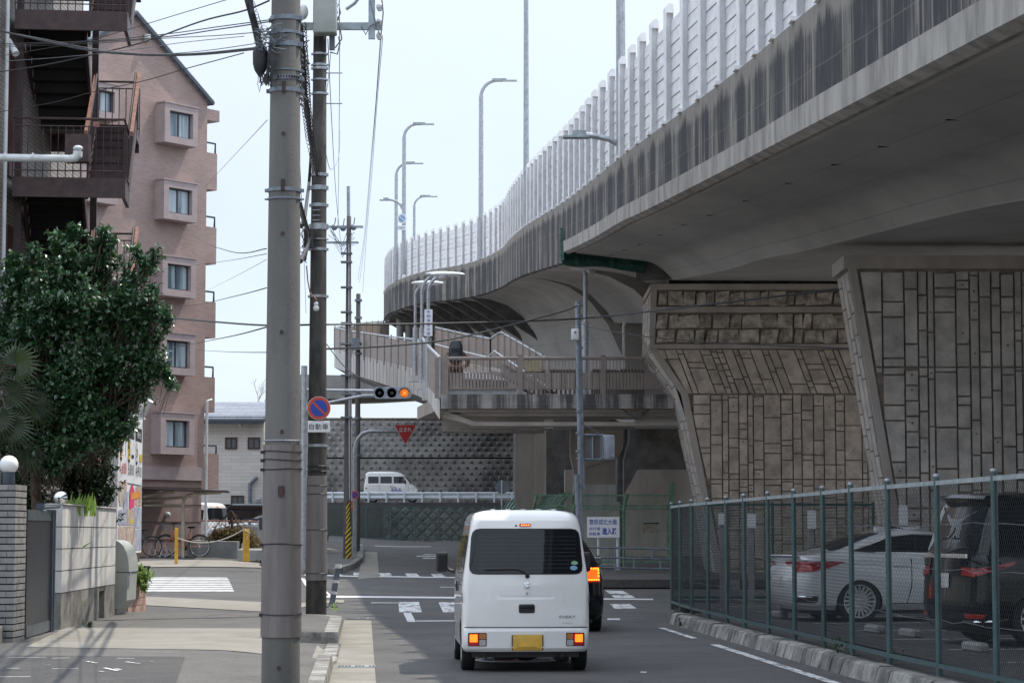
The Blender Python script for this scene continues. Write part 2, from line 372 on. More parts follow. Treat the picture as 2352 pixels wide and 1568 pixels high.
mat('brown_rail', (.28, .235, .21), .5, var=.08, scale=4)
mat('brown_rail_dark', (.12, .1, .09), .5)
mat('steel_brown', (.050, .024, .022), .5, var=.25, scale=6)
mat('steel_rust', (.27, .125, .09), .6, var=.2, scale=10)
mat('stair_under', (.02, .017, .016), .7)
mat('pink_render', (.36, .27, .265), .8, var=.08, scale=1.5, bump=.1)
mat('pink_trim', (.38, .31, .305), .7, var=.06, scale=2)
mat('pink_low', (.30, .215, .195), .8, var=.1, scale=1)
tilemat('pink_tile', (.36, .25, .22), (.29, .20, .178), (.37, .30, .28), .24, .075, mort=.009)
tilemat('grey_tile', (.34, .30, .27), (.27, .24, .22), (.10, .09, .085), .25, .08, 'yz', mort=.01)
tilemat('siding', (.70, .68, .64), (.60, .585, .555), (.46, .45, .43), .9, .16, mort=.008, dirt=.06)
tilemat('roof_slate', (.21, .23, .27), (.17, .19, .23), (.08, .09, .11), .6, .22, mort=.012)
mat('gate_alu', (.10, .105, .115), .35, metal=.7, var=.08, scale=4, stretch=(8, 8, .5))
mat('gate_trim', (.2, .23, .25), .35, metal=.7)
mat('wall_white', (.56, .545, .525), .85, var=.14, scale=2.5, stretch=(1, 1, .25), bump=.15)
mat('wall_base', (.21, .20, .185), .92, var=.25, scale=3, bump=.6, bscale=35)
mat('brick_grey', (.235, .228, .22), .7, var=.1, scale=6, island=.12, bump=.2)
mat('mortar_dark', (.03, .03, .032), .9)
mat('globe', (.82, .81, .8), .25, var=.01, emit=(1, 1, 1), es=.0)
mat('chrome', (.85, .87, .9), .06, metal=1, var=.0)
mat('bin_grey', (.36, .38, .355), .45, var=.06, scale=3)
mat('planter_brick', (.42, .27, .22), .85, var=.15, scale=4, island=.12)
mat('sign_white', (.80, .81, .83), .4, var=.02)
mat('sign_red', (.62, .035, .03), .4, var=.03)
mat('sign_blue', (.02, .07, .42), .4, var=.03)
mat('sign_red_orange', (.62, .07, .03), .4, var=.03)
mat('sign_black', (.03, .03, .035), .5)
mat('sign_yellow', (.72, .52, .05), .5)
mat('notice_yellow', (.42, .36, .22), .6)
mat('sign_orange', (.75, .30, .06), .5)
mat('sign_pink', (.75, .06, .18), .5)
mat('sign_photo', (.38, .24, .17), .5, scale=7, col2=(.62, .55, .5))
mat('sign_bluegrey', (.2, .24, .4), .5, scale=9, col2=(.6, .6, .62))
mat('plate_yellow', (.85, .50, .06), .4, scale=9, col2=(.62, .40, .09))
mat('paint_white', (.74, .74, .73), .8, scale=5, col2=(.50, .50, .50), bump=.2)
def worn(name):
    m = mat(name, (.74, .74, .73), .85, scale=3)
    n = m.node_tree.nodes; L = m.node_tree.links; p = n['Principled BSDF']
    tc = n.new('ShaderNodeTexCoord'); a = n.new('ShaderNodeTexNoise'); a.inputs['Scale'].default_value = 5; a.inputs['Detail'].default_value = 9; a.inputs['Roughness'].default_value = .75
    mp = n.new('ShaderNodeMapping'); mp.inputs['Scale'].default_value = (1, .35, 1); L.new(tc.outputs['Object'], mp.inputs[0]); L.new(mp.outputs[0], a.inputs[0])
    mr = n.new('ShaderNodeMapRange'); mr.inputs[1].default_value = .40; mr.inputs[2].default_value = .50; L.new(a.outputs[0], mr.inputs[0])
    mx = n.new('ShaderNodeMix'); mx.data_type = 'RGBA'; mx.inputs[6].default_value = (.09, .095, .105, 1); mx.inputs[7].default_value = (.66, .66, .65, 1)
    L.new(mr.outputs[0], mx.inputs[0]); L.new(mx.outputs[2], p.inputs['Base Color'])
worn('paint_worn')
mat('car_white', (.80, .79, .77), .28, var=.025, scale=1.3, coat=1., spec=.5)
mat('car_pearl', (.72, .73, .75), .25, var=.0, coat=1.)
mat('car_silver', (.45, .47, .5), .3, metal=.6, var=0., coat=1.)
mat('car_black', (.006, .006, .008), .18, var=0., coat=.35, spec=.35)
mat('car_dark', (.03, .035, .04), .25, var=0., coat=1.)
mat('car_glass', (.010, .012, .015), .03, var=0., spec=.5, coat=.0)
mat('plastic_black', (.02, .02, .022), .5)
mat('chrome_trim', (.7, .72, .75), .12, metal=1., var=0.)
mat('alloy', (.62, .63, .65), .3, metal=.35, var=.05)
mat('steel_wheel', (.45, .46, .48), .4, metal=.5)
mat('lamp_lit', (.8, .05, .01), .3, emit=(1, .07, .005), es=1.1)
mat('lamp_lit_core', (.9, .3, .05), .3, emit=(1, .24, .01), es=1.6)
mat('lamp_red', (.42, .012, .015), .15, var=.05, coat=1.)
mat('lamp_clear', (.45, .42, .42), .12, coat=1.)
mat('lamp_amber', (.5, .2, .06), .2, coat=1.)
mat('signal_body', (.40, .43, .50), .4, metal=.2)
mat('signal_dark', (.035, .037, .042), .3)
mat('signal_red', (.9, .12, .03), .3, emit=(1, .06, .01), es=1.0)
mat('signal_dot', (1, .4, .05), .3, emit=(1, .22, .02), es=1.5)
mat('window_glass', (.10, .13, .15), .05, var=.0, spec=.8)
mat('curtain', (.50, .55, .58), .6, var=.06, scale=6, stretch=(6, 6, .3))
mat('window_frame', (.05, .065, .085), .45)
mat('window_brown', (.07, .045, .04), .45)
mat('pipe_white', (.60, .62, .62), .5, scale=4, var=.08)
mat('door_red', (.085, .03, .03), .45)
mat('beige_panel', (.52, .47, .38), .6)
mat('yellow_paint', (.62, .35, .04), .5, var=.1)
mat('rope', (.5, .47, .4), .9)
mat('wood_red', (.35, .1, .06), .6)
mat('net_green', (.012, .065, .05), .8, var=.3, scale=9, bump=.6, bscale=12)
mat('bark', (.11, .075, .055), .95, var=.3, scale=12, bump=1., bscale=20)
mat('skin', (.52, .32, .24), .6)
mat('jacket', (.20, .125, .10), .85, var=.15, scale=9)
mat('trousers', (.14, .085, .065), .85, var=.1)
mat('bag', (.012, .014, .022), .55, var=.1)
mat('dirt', (.17, .15, .12), .95, var=.3, scale=5, bump=.5)
mat('rubble', (.3, .27, .22), .95, var=.3, scale=6, bump=.5)
mat('number_plate_white', (.6, .6, .58), .4)
mat('bike_orange', (.62, .16, .03), .35, coat=.5)
mat('sticker_green', (.22, .4, .25), .4)
mat('sticker_blue', (.25, .4, .6), .4)
leafmat('leaf_camellia', (.02, .06, .028), (.05, .12, .04), rough=.3, spec=1., transl=.15)
leafmat('leaf_hedge', (.015, .040, .016), (.035, .075, .028), rough=.4, transl=.15)
leafmat('leaf_palm', (.014, .03, .014), (.035, .055, .018), rough=.45, transl=.25)
leafmat('leaf_yucca', (.11, .20, .03), (.2, .3, .06), rough=.45, transl=.4)
leafmat('leaf_shrub', (.09, .17, .03), (.2, .3, .07), rough=.45, transl=.35)
leafmat('leaf_brown', (.13, .10, .045), (.2, .15, .07), rough=.7, transl=.2)
stainmat('parapet', (.26, .24, .215), (.055, .055, .06), (.38, .35, .30))
stainmat('bridge_fascia', (.36, .34, .33), (.10, .095, .095), (.50, .48, .45), period=.7, amt=-.1)
mat('deck_band', (.36, .34, .315), .85, scale=2, var=.2, stretch=(1, 1, .3), bump=.2)
# ------------------------------------------------------------------ text as real flat lettering
def text(body, w, h, mt, origin, ux, uz, parent, name='lettering', depth=.003, bold=0.):
    """lettering w x h metres centred on origin, ux = reading direction, uz = up"""
    c = bpy.data.curves.new('t', 'FONT'); c.body = body; c.offset = bold; c.resolution_u = 3
    o = bpy.data.objects.new('t', c); C.objects.link(o)
    me = bpy.data.meshes.new_from_object(o.evaluated_get(bpy.context.evaluated_depsgraph_get()))
    bpy.data.objects.remove(o); bpy.data.curves.remove(c)
    xs = [v.co.x for v in me.vertices]; ys = [v.co.y for v in me.vertices]
    x0, x1, y0, y1 = min(xs), max(xs), min(ys), max(ys)
    ux = Vector(ux).normalized(); uz = Vector(uz).normalized(); nn = ux.cross(uz); o0 = Vector(origin)
    b = MB(); vs = []
    for v in me.vertices:
        a = ((v.co.x - x0) / (x1 - x0) - .5) * w; q = ((v.co.y - y0) / (y1 - y0) - .5) * h
        vs.append(o0 + ux * a + uz * q + nn * depth)
    b.add(vs, [tuple(p.vertices) for p in me.polygons]); bpy.data.meshes.remove(me)
    return b.build(name, mt, parent, fix=False)
# ================================================================== GROUND
def grid(name, mt, xs, ys, zf, parent=None):
    b = MB(); rows = [[Vector((x, y, zf(x, y))) for x in xs] for y in ys]; b.loft(rows)
    return b.build(name, mt, parent, smooth=True, sharp=60)
def frange(a, b, n): return [a + (b - a) * i / (n - 1) for i in range(n)]
def strip(name, mt, fl, fr, Y0, Y1, off, n=40, m=3):
    zf = off if callable(off) else (lambda X, Y: gz(X, Y) + off)
    b = MB(); rows = []
    for Y in frange(Y0, Y1, n):
        a, c = fl(Y), fr(Y); rows.append([Vector((a + (c - a) * k / m, Y, zf(a + (c - a) * k / m, Y))) for k in range(m + 1)])
    b.loft(rows); return b.build(name, mt, None, smooth=True, sharp=60)
xs = sorted(set([-600, -300, -120, -60, -40] + frange(-30, 30, 41) + [40, 60, 120, 300, 600]))
ys = sorted(set([-200, -60, -30] + frange(-20, 145, 67) + [200, 300, 600, 1400]))
struct(grid('ground', 'asphalt', xs, ys, gz))
mat('bounce_ground', (.42, .40, .36), .95)  # unseen pale ground, added to bounce light under the deck
for xa_, xb_ in ((22, 160), (-160, -24)):
    struct(grid('bounce_ground', 'bounce_ground', frange(xa_, xb_, 8), frange(-60, 130, 20), lambda X, Y: gz(X, Y) + .01))
struct(strip('road', 'asphalt', lambda Y: XL(Y) + .4, lambda Y: XR(Y), -60, 47, .004, 60))
struct(strip('gutter', 'gutter', lambda Y: XL(Y), lambda Y: XL(Y) + .5, -30, 43.5, .008, 40))
# raised left pavement, dropping at the driveway (about Y = 28.9 .. 33.6)
def drop(Y): return ss(Y, 28.2, 29.2) * (1 - ss(Y, 34.0, 34.4))
def sw(X, Y):
    e = XL(Y) - X
    return .12 - drop(Y) * .085 * (1 - ss(e, .2, 1.6)) - ss(Y, 44, 49) * .115
def tipx(Y): return XL(Y) - .17 - (0 if Y < 40 else (Y - 40) ** 2 * .10)
struct(strip('pavement', 'asphalt_walk', lambda Y: -40, tipx, -30, 47.5, sw, 240, 60))
b = MB(); Y = -12.
while Y < 28.6:
    l = .6; x0, x1 = XL(Y), XL(Y + l - .012); h = .15
    b.add([(x0 - .18, Y, .0), (x0, Y, 0), (x0 - .02, Y, h), (x0 - .18, Y, h), (x1 - .18, Y + l - .012, 0), (x1, Y + l - .012, 0), (x1 - .02, Y + l - .012, h), (x1 - .18, Y + l - .012, h)],
          [(0, 1, 2, 3), (7, 6, 5, 4), (1, 5, 6, 2), (3, 2, 6, 7), (0, 3, 7, 4)])
    Y += l
while Y < 33.6:
    x0, x1 = XL(Y), XL(Y + .59); b.bx(x0 - .18, x0, Y, Y + .59, 0, .045); Y += .6
o = struct(b.build('kerb', 'kerb', None))
# the higher kerb island round the second pole
isl = []
for k in range(11): Y = 33.7 + k * .6; isl.append((XL(Y), Y))
for a in range(1, 9): t = a / 8 * pi / 2; isl.append((XL(39.7) - 1.0 + 1.0 * cos(t) - .02, 39.7 + 1.5 * sin(t)))
isl.append((-4.05, 41.4)); isl.append((-3.35, 33.75))
b = MB(); pts = [Vector((x, y, 0)) for x, y in isl]
b.prism(pts, (0, 0, .2)); struct(b.build('kerb_island', 'kerb', None))
b = MB(); pts = [Vector((x - .2 if i < 19 else x, y + (.15 if i in (0, 20) else 0), .204)) for i, (x, y) in enumerate(isl)]
b.poly(pts); struct(b.build('island_paving', 'asphalt_walk', None))
# pale concrete aprons across the pavement
def draped(name, mt, pts, off, n=14, zf=None):
    """four picture corners tl tr br bl on the ground -> sheet"""
    q = [G(x, y, .1) for x, y in pts]; b = MB(); rows = []
    for i in range(n + 1):
        t = i / n; a = q[0].lerp(q[3], t); c = q[1].lerp(q[2], t); r = []
        for k in range(n + 1):
            p = a.lerp(c, k / n); r.append(Vector((p.x, p.y, (zf(p.x, p.y) if zf else gz(p.x, p.y)) + off)))
        rows.append(r)
    b.loft(rows); return b.build(name, mt, None, smooth=True, sharp=60)
struct(draped('driveway_apron', 'apron', [(150, 1444), (700, 1446), (765, 1500), (60, 1489)], .005, 50, sw))
b = MB(); rows = []
for i in range(24):
    t = i / 23; x = 335 + 455 * t
    a = G(x, 1367 + 22 * t - 14 * ss(t, .7, 1), .03); c = G(x, 1387 + 24 * t - 30 * ss(t, .6, 1), .03)
    rows.append([Vector((p.x, p.y, gz(p.x, p.y) + .012 + max(0, sw(p.x, p.y) if p.y < 47.4 else 0) )) for p in (a, a.lerp(c, .33), a.lerp(c, .66), c)])
b.loft(rows); struct(b.build('corner_apron', 'apron', None, smooth=True))
struct(draped('asphalt_patch', 'asphalt_patch', [(-60, 1508), (425, 1512), (395, 1600), (-120, 1600)], .006, 30, sw))
b = MB()
for x, y, l, a in ((18, 1511, 90, .02), (120, 1513, 40, .1), (200, 1520, 22, -.7), (268, 1513, 40, -.02), (290, 1521, 30, -.55), (330, 1521, 22, .2), (240, 1535, 30, -.9), (265, 1537, 12, -.7), (100, 1528, 16, 0.1), (228, 1543, 10, -.6), (15, 1536, 30, 0), (120, 1537, 60, .04), (0, 1556, 70, .02)):
    p = G(x, y, .12); q = G(x + l, y - l * a * .25, .12); d = (q - p).normalized(); s = Vector((-d.y, d.x, 0)) * .022
    for pp in (p, q): pp.z = .133
    b.quad(p - s, q - s, q + s, p + s)
struct(b.build('chalk_marks', 'paint_worn', None))
# beige pavement strip beyond the side street (left) and the far corner kerb
fk = [G(x, y) for x, y in ((600, 1300), (690, 1318), (770, 1318), (806, 1306), (826, 1290), (829, 1268), (826, 1258))]
b = MB(); b.prism([Vector((p.x, p.y, p.z)) for p in fk] + [Vector((XA(690, 118), 118, gz(-6, 118))), Vector((XA(600, 100), 100, gz(-10, 100)))], (0, 0, .16))
struct(b.build('far_pavement', 'asphalt_walk', None))
b = MB()
for p, q in zip(fk[1:], fk[2:]):
    for t in range(4):
        a = p.lerp(q, t / 4 + .01); c = p.lerp(q, (t + 1) / 4 - .01); d = (c - a).normalized(); nn = Vector((-d.y, d.x, 0)) * .1
        for e in (a, c): e.z = gz(e.x, e.y)
        b.prism([a - nn * 1.2, c - nn * 1.2, c + nn, a + nn], (0, 0, .19))
struct(b.build('far_kerb', 'kerb', None))
struct(draped('far_gutter', 'gutter', [(833, 1262), (866, 1262), (871, 1318), (822, 1322)], .01, 8))
struct(draped('side_forecourt', 'apron', [(300, 1283), (600, 1283), (600, 1297), (300, 1297)], .02, 12))
# right hand kerb: short blocks, and the verge and car park behind it
b = MB(); Y = -9.
while Y < 42.2:
    l = .6; x0, x1 = XR(Y) + random.uniform(-.012, .012), XR(Y + l - .035); h = .2 - random.random() * .02; y1 = Y + l - .035; s = .05
    b.add([(x0, Y, 0), (x1, y1, 0), (x1 + s, y1, h - .02), (x0 + s, Y, h - .02), (x1 + s + .03, y1, h), (x0 + s + .03, Y, h), (x1 + .22, y1, h), (x0 + .22, Y, h), (x0 + .22, Y, 0), (x1 + .22, y1, 0)],
          [(0, 1, 2, 3), (3, 2, 4, 5), (5, 4, 6, 7), (7, 6, 9, 8), (0, 3, 5, 7, 8), (1, 9, 6, 4, 2)])
    Y += l
for k in range(8):   # end of the kerb curving away
    a0, a1 = k / 8 * 1.35, (k + .93) / 8 * 1.35; h0, h1 = .2 - .014 * k, .2 - .014 * (k + 1); c = Vector((XR(42.2) + 2.0, 42.2, 0))
    f = lambda a, r: c + Vector((-r * cos(a), r * sin(a), 0))
    b.add([f(a0, 2.), f(a1, 2.), f(a1, 1.95) + Vector((0, 0, h1)), f(a0, 1.95) + Vector((0, 0, h0)), f(a1, 1.75) + Vector((0, 0, h1)), f(a0, 1.75) + Vector((0, 0, h0)), f(a0, 1.75), f(a1, 1.75)],
          [(0, 1, 2, 3), (3, 2, 4, 5), (5, 4, 7, 6), (0, 3, 5, 6), (1, 7, 4, 2)])
struct(b.build('right_kerb', 'kerb', None))
struct(strip('verge', 'asphalt_lot', lambda Y: XR(Y) + .2, lambda Y: XR(Y) + .75, -9, 42.2, .185, 30))
LOT = .235
struct(strip('car_park', 'asphalt_lot', lambda Y: XR(Y) + .7, lambda Y: 45, -20, 46.9, LOT, 30, 12))
b = MB()      # edge of the car park towards the crossing
b.bx(XR(46.9) + .7, 40, 46.9, 47.15, 0, LOT + .05); struct(b.build('car_park_edge', 'kerb', None))
b = MB(); HD = Vector((cos(R(9)), sin(R(9)), 0)); HN = Vector((-HD.y, HD.x, 0))
for Y in frange(17, 44, 11):
    p = Vector((XR(Y) + 1.4, Y, LOT + .005)); q = p + HD * 5; s = HN * .05; b.quad(p - s, q - s, q + s, p + s)
struct(b.build('stall_marking', 'paint_worn', None))
# ------------------------------------------------------------------ painted road markings
def mark(name, quads, mt='paint_white', off=.009):
    b = MB()
    for q in quads:
        c = [G(x, y, off) for x, y in q]; rows = []
        for i in range(5):
            a = c[0].lerp(c[3], i / 4); e = c[1].lerp(c[2], i / 4); r = []
            for k in range(9):
                p = a.lerp(e, k / 8); r.append(Vector((p.x, p.y, gz(p.x, p.y) + off)))
            rows.append(r)
        b.loft(rows)
    return struct(b.build(name, mt, None))
mark('crosswalk', [((915, 1381.5), (962, 1381.5), (969, 1405), (917, 1405)), ((1007, 1382), (1052, 1382), (1064, 1405), (1018, 1405)),
                   ((1098, 1383), (1140, 1383), (1156, 1406), (1112, 1406)), ((1290, 1385), (1330, 1385), (1352, 1407), (1310, 1407)), ((1400, 1386), (1446, 1386), (1462, 1396), (1412, 1397))], 'paint_worn')
mark('edge_marking', [((926, 1406), (944, 1406), (955, 1427), (936, 1427)), ((956, 1424), (1050, 1423.6), (1050, 1425.6), (956, 1426)), ((1395, 1419), (1424, 1419), (1424, 1422.5), (1395, 1422.5))])
mark('lane_marking', [((745, 1367), (1500, 1374), (1500, 1377), (745, 1371)), ((700, 1318), (1540, 1331), (1540, 1333), (700, 1320.8)),
                      ((852, 1382.5), (945, 1383), (945, 1384.4), (852, 1384)), ((1010, 1347), (1070, 1347), (1070, 1348), (1010, 1348)),
                      ((860, 1252), (990, 1254), (990, 1254.8), (860, 1252.8))])
mark('far_crosswalk', [((771, 1318.5), (783, 1318.5), (785, 1321.5), (768, 1321.5)), ((812, 1314), (838, 1314), (840, 1320), (812, 1320)), ((870, 1315), (896, 1315), (901, 1321.5), (874, 1321.5)), ((930, 1316), (957, 1316), (964, 1323), (936, 1323)),
                       ((989, 1317), (1014, 1317), (1026, 1325), (997, 1324)), ((1390, 1355), (1431, 1356), (1446, 1364), (1400, 1363)), ((1404, 1366), (1450, 1366), (1460, 1372), (1412, 1372))], 'paint_worn')
mark('arrow_marking', [((968, 1272), (1000, 1272), (1006, 1273.4), (976, 1273.4)), ((958, 1275.5), (1010, 1275.5), (1012, 1277.4), (956, 1277.4)), ((972, 1280), (1000, 1280), (1002, 1282), (970, 1282))], 'paint_worn')
mark('side_lane_marking', [((690, 1326), (707, 1330), (712, 1352), (702, 1345)), ((744, 1355), (748, 1355), (763, 1368), (756, 1368))])
q = []
for k in range(8):
    y = 1325.5 + 31 * (k / 7.5) ** 1.15; t = k / 7.5; h = 1.7 + 1.2 * t
    q.append(((345 - 30 * t, y), (522 + 15 * t, y + .2), (523 + 16 * t, y + h), (344 - 30 * t, y + h)))
mark('side_crosswalk', q)
# dashed right edge line
q = []
for Y in frange(24.4, 33.2, 12): pass
b = MB(); Y = 20.
while Y < 33.8:
    x0, x1 = XR(Y) - .45, XR(Y + .7) - .45; b.quad((x0, Y, .011), (x0 + .13, Y, .011), (x1 + .13, Y + .7, .011), (x1, Y + .7, .011)); Y += .74
b.quad((XR(36) - .45, 36, .011), (XR(36) - .34, 36, .011), (XR(40) - .34, 40, .011), (XR(40) - .45, 40, .011))
struct(b.build('dashed_marking', 'paint_worn', None))
mark('distance_marking', [((1472, 1541), (1486, 1541.5), (1484, 1543.5), (1470, 1543))])
def manhole(x, y, r, label, mt='sign_white'):
    p = G(x, y, .012); t = thing('manhole_cover', label, 'manhole cover', p)
    b = MB(); b.lathe([(r, 0), (r, .006), (r * .9, .007)], p, 40); b.build('cover', mt, t)
    b = MB()
    for rr in (.84, .62, .4): b.lathe([(r * rr, .010), (r * rr * .9, .0105)], p, 30, cap=False)
    for k in range(16): a = k * pi / 8; b.box(p + Vector((cos(a) * r * .5, sin(a) * r * .5, .010)), (r * .7, .012, .002), Matrix.Rotation(a, 3, 'Z'))
    b.build('pattern', 'galv_dark', t)
manhole(1185, 1514.5, .52, 'round pale manhole cover in the road under the white van')
def grate(x0, x1, y, label):
    a, c = G(x0, y, .02), G(x1, y, .02); t = thing('drain_grate', label, 'drain grate', a)
    b = MB(); b.bx(a.x, c.x, a.y - .12, a.y + .16, .008, .016); b.build('frame', 'fence_rail', t)
    b = MB(); n = 11
    for k in range(n):
        if k in (4, 8): continue
        xx = a.x + (c.x - a.x) * (k + .6) / (n + .2)
        for j in range(3): b.bx(xx - .012, xx + .012, a.y - .09 + j * .08, a.y - .03 + j * .08, .018, .019)
    b.build('slots', 'black', t)
grate(775, 862, 1528, 'slotted steel drain grate in the gutter beside the front kerb')
grate(797, 859, 1418, 'narrow drain grate at the far end of the gutter')

# ================================================================== ELEVATED ROAD
EDGE = [(-30, 6.6, 3.6), (-5, 5.3, 5.2), (10, 4.5, 6.45)]
for x, y, Y in ((1885, 0, 27.3), (1690, 165, 35.5), (1490, 313, 45.5), (1426, 360, 50.8), (1366, 410, 56.3), (1296, 464, 66.7), (1232.5, 503, 77.6), (1196, 528, 86.7), (1170, 551, 96), (1149.5, 573, 106), (1103, 596, 114), (1047, 611, 120.5), (983, 621.7, 127.7), (933, 636, 134), (903, 650, 140), (888, 661, 146.5)):
    p = P(x, y, Y); EDGE.append((Y, p.x, p.z))
p = EDGE[-1]; EDGE += [(157, p[1] - .6, p[2] + .5), (172, p[1] + .5, p[2] + 1.), (190, p[1] + 3, p[2] + 1.4)]
def cr(pts, n=6):
    out = []
    for i in range(len(pts) - 1):
        p0 = Vector(pts[max(i - 1, 0)]); p1 = Vector(pts[i]); p2 = Vector(pts[i + 1]); p3 = Vector(pts[min(i + 2, len(pts) - 1)])
        for k in range(n):
            t = k / n; out.append(.5 * ((2 * p1) + (p2 - p0) * t + (2 * p0 - 5 * p1 + 4 * p2 - p3) * t * t + (3 * p1 - p0 - 3 * p2 + p3) * t ** 3))
    out.append(Vector(pts[-1])); return out
_e = cr([(x, Y, z) for Y, x, z in EDGE], 10)
S = [0.]
for i in range(1, len(_e)): S.append(S[-1] + (Vector((_e[i].x, _e[i].y)) - Vector((_e[i - 1].x, _e[i - 1].y))).length)
def edge_s(s):
    for i in range(1, len(S)):
        if S[i] >= s: break
    t = (s - S[i - 1]) / (S[i] - S[i - 1]); return _e[i - 1].lerp(_e[i], t)
def frame_s(s):
    a, c = edge_s(max(0, s - 1.)), edge_s(min(S[-1], s + 1.)); d = Vector((c.x - a.x, c.y - a.y, 0)).normalized()
    return edge_s(s), d, Vector((d.y, -d.x, 0))           # point on top of the parapet, direction, to the right
def s_of_Y(Y):
    a, c = 0., S[-1]
    for _ in range(40):
        m = (a + c) / 2
        if edge_s(m).y < Y: a = m
        else: c = m
    return a
def sweep(b, prof, s0, s1, ds=1.5, endcaps=True):
    n = max(2, int((s1 - s0) / ds)); rows = []; us = []
    L = [0.]
    for i in range(1, len(prof)): L.append(L[-1] + math.hypot(prof[i][0] - prof[i - 1][0], prof[i][1] - prof[i - 1][1]))
    for i in range(n + 1):
        s = s0 + (s1 - s0) * i / n; p, d, r = frame_s(s); rows.append([p + r * w - Vector((0, 0, dd)) for w, dd in prof]); us.append(s)
    b.loft(rows, us=us, vs=L)
    if endcaps:
        for rr in (rows[0], rows[-1]): b.add(rr, [tuple(range(len(rr)))])
SJ = s_of_Y(66.8); SE = S[-1] - .5
# near span
T = thing('elevated_road', 'near span of the stained concrete elevated road overhead on the right', 'elevated road', (XR(30), 30, 0))
fil = [(2.25 + .85 * t, 1.68 + .52 * (t ** 1.9)) for t in [i / 8 for i in range(9)]]
b = MB(); sweep(b, [(0, 0), (0, 1.13)], .5, SJ - .03, endcaps=False); sweep(b, [(.22, 1.0), (.22, 0), (0, 0)], .5, SJ - .03, endcaps=False)
b.build('parapet', 'parapet', T, smooth=True, sharp=30)
b = MB(); sweep(b, [(0.2, 1.13), (-.035, 1.13), (-.035, 1.44), (.10, 1.50), (.22, 1.43), (.3, 1.43)], .5, SJ - .03, endcaps=False); b.build('slab_edge', 'deck_band', T, smooth=True, sharp=30)
b = MB(); sweep(b, [(.3, 1.43), (.34, 1.47)] + fil + [(3.1, 2.22), (12.3, 2.22), (12.3, 2.2)] + [(15.4 - w, d) for w, d in fil[::-1]] + [(15.2, 1.45), (15.4, 1.4), (15.4, 0), (15.2, 0), (15.2, .95), (.22, .95), (.22, 1.2)], .5, SJ - .03)
b.build('box_girder', 'concrete_soffit', T, smooth=True, sharp=30)
b = MB()     # formwork joints and little slots on the soffit
for s in frange(5, SJ - 2, 24):
    p, d, r = frame_s(s); b.box(p + r * 1.2 - Vector((0, 0, 1.565)), (.18, .035, .012), Matrix.Rotation(math.atan2(r.y, r.x), 3, 'Z'))
b.build('weep_slots', 'black', T)
# far span
T2 = thing('elevated_road', 'far span of the elevated road curving left behind the footbridge', 'elevated road', (XA(1200, 86), 86, 0))
b = MB(); sweep(b, [(0, 0), (0, 1.72), (.12, 1.76)], SJ, SE, endcaps=False); sweep(b, [(.22, 1.0), (.22, 0), (0, 0)], SJ, SE, endcaps=False)
b.build('parapet', 'parapet', T2, smooth=True, sharp=30)
S3 = s_of_Y(88)
low0 = [(.12, 1.74), (.8, 1.76), (1.5, 1.80), (2.25, 1.9), (2.7, 2.02), (3.1, 2.2)]
low = [(.12, 1.74), (1.0, 1.80), (1.9, 2.0), (2.7, 2.4), (3.3, 3.0), (3.6, 3.45)]
def curvp(t): return low
SM = s_of_Y(72.8); b = MB(); sweep(b, low0 + [(12, 2.2), (15, 1.7), (15, 0), (14.8, 0), (14.8, .95), (.2, .95)], SJ, SM); sweep(b, low + [(12, 3.5), (15, 1.7), (15, 0), (14.8, 0), (14.8, .95), (.2, .95)], SM, S3); b.build('box_girder', 'concrete_soffit', T2, smooth=True, sharp=30)
dp = [(.12, 1.74), (1.0, 1.82), (1.9, 2.1), (2.7, 2.65), (3.35, 3.5), (3.85, 4.6), (4.2, 5.9), (4.4, 7.4)]
b = MB(); sweep(b, dp + [(12, 7.5), (15, 1.7), (15, 0), (14.8, 0), (14.8, .95), (.2, .95)], S3, SE); b.build('haunch', 'concrete_soffit', T2, smooth=True, sharp=30)
b = MB()
for s in frange(s_of_Y(117), SE - 2, 22):
    p, d, r = frame_s(s); z = Vector((0, 0, 1))
    b.prism([p + r * .1 - z * 1.75, p + r * 3.6 - z * 1.75, p + r * 4.2 - z * 4.3, p + r * 3.2 - z * 3.6, p + r * 1.8 - z * 2.75, p + r * .8 - z * 2.15], d * .25)
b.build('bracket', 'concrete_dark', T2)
# expansion joint net
b = MB(); p, d, r = frame_s(SJ - .05); z = Vector((0, 0, 1)); rows = []
for k in range(22):
    t = k / 21; w_ = -.05 + 2.35 * t; dz0 = 1.5 + .12 * t * t; dz1 = dz0 + .30 + .12 * t + .05 * sin(9 * t) * (1 - t)
    rows.append([p + r * w_ - z * (dz0 - .05) + d * -.02, p + r * w_ - z * ((dz0 + dz1) / 2) + d * (-.09 + random.uniform(-.04, .04)), p + r * w_ - z * dz1 + d * -.02])
b.loft(rows)
rows = []
for k in range(12):
    t = k / 11; rows.append([p - r * .03 - z * (.75 + t * .95) + d * (-.10 - .25 * t + random.uniform(-.03, .03)), p - r * (.09 + random.uniform(0, .03)) - z * (.75 + t * .95), p - r * .03 - z * (.75 + t * .95) + d * (.08 + .15 * t)])
b.loft(rows)
tagp(b.build('safety_net', 'net_green', None, fix=False), 'green safety net wrapped over the expansion joint of the elevated road', 'net')
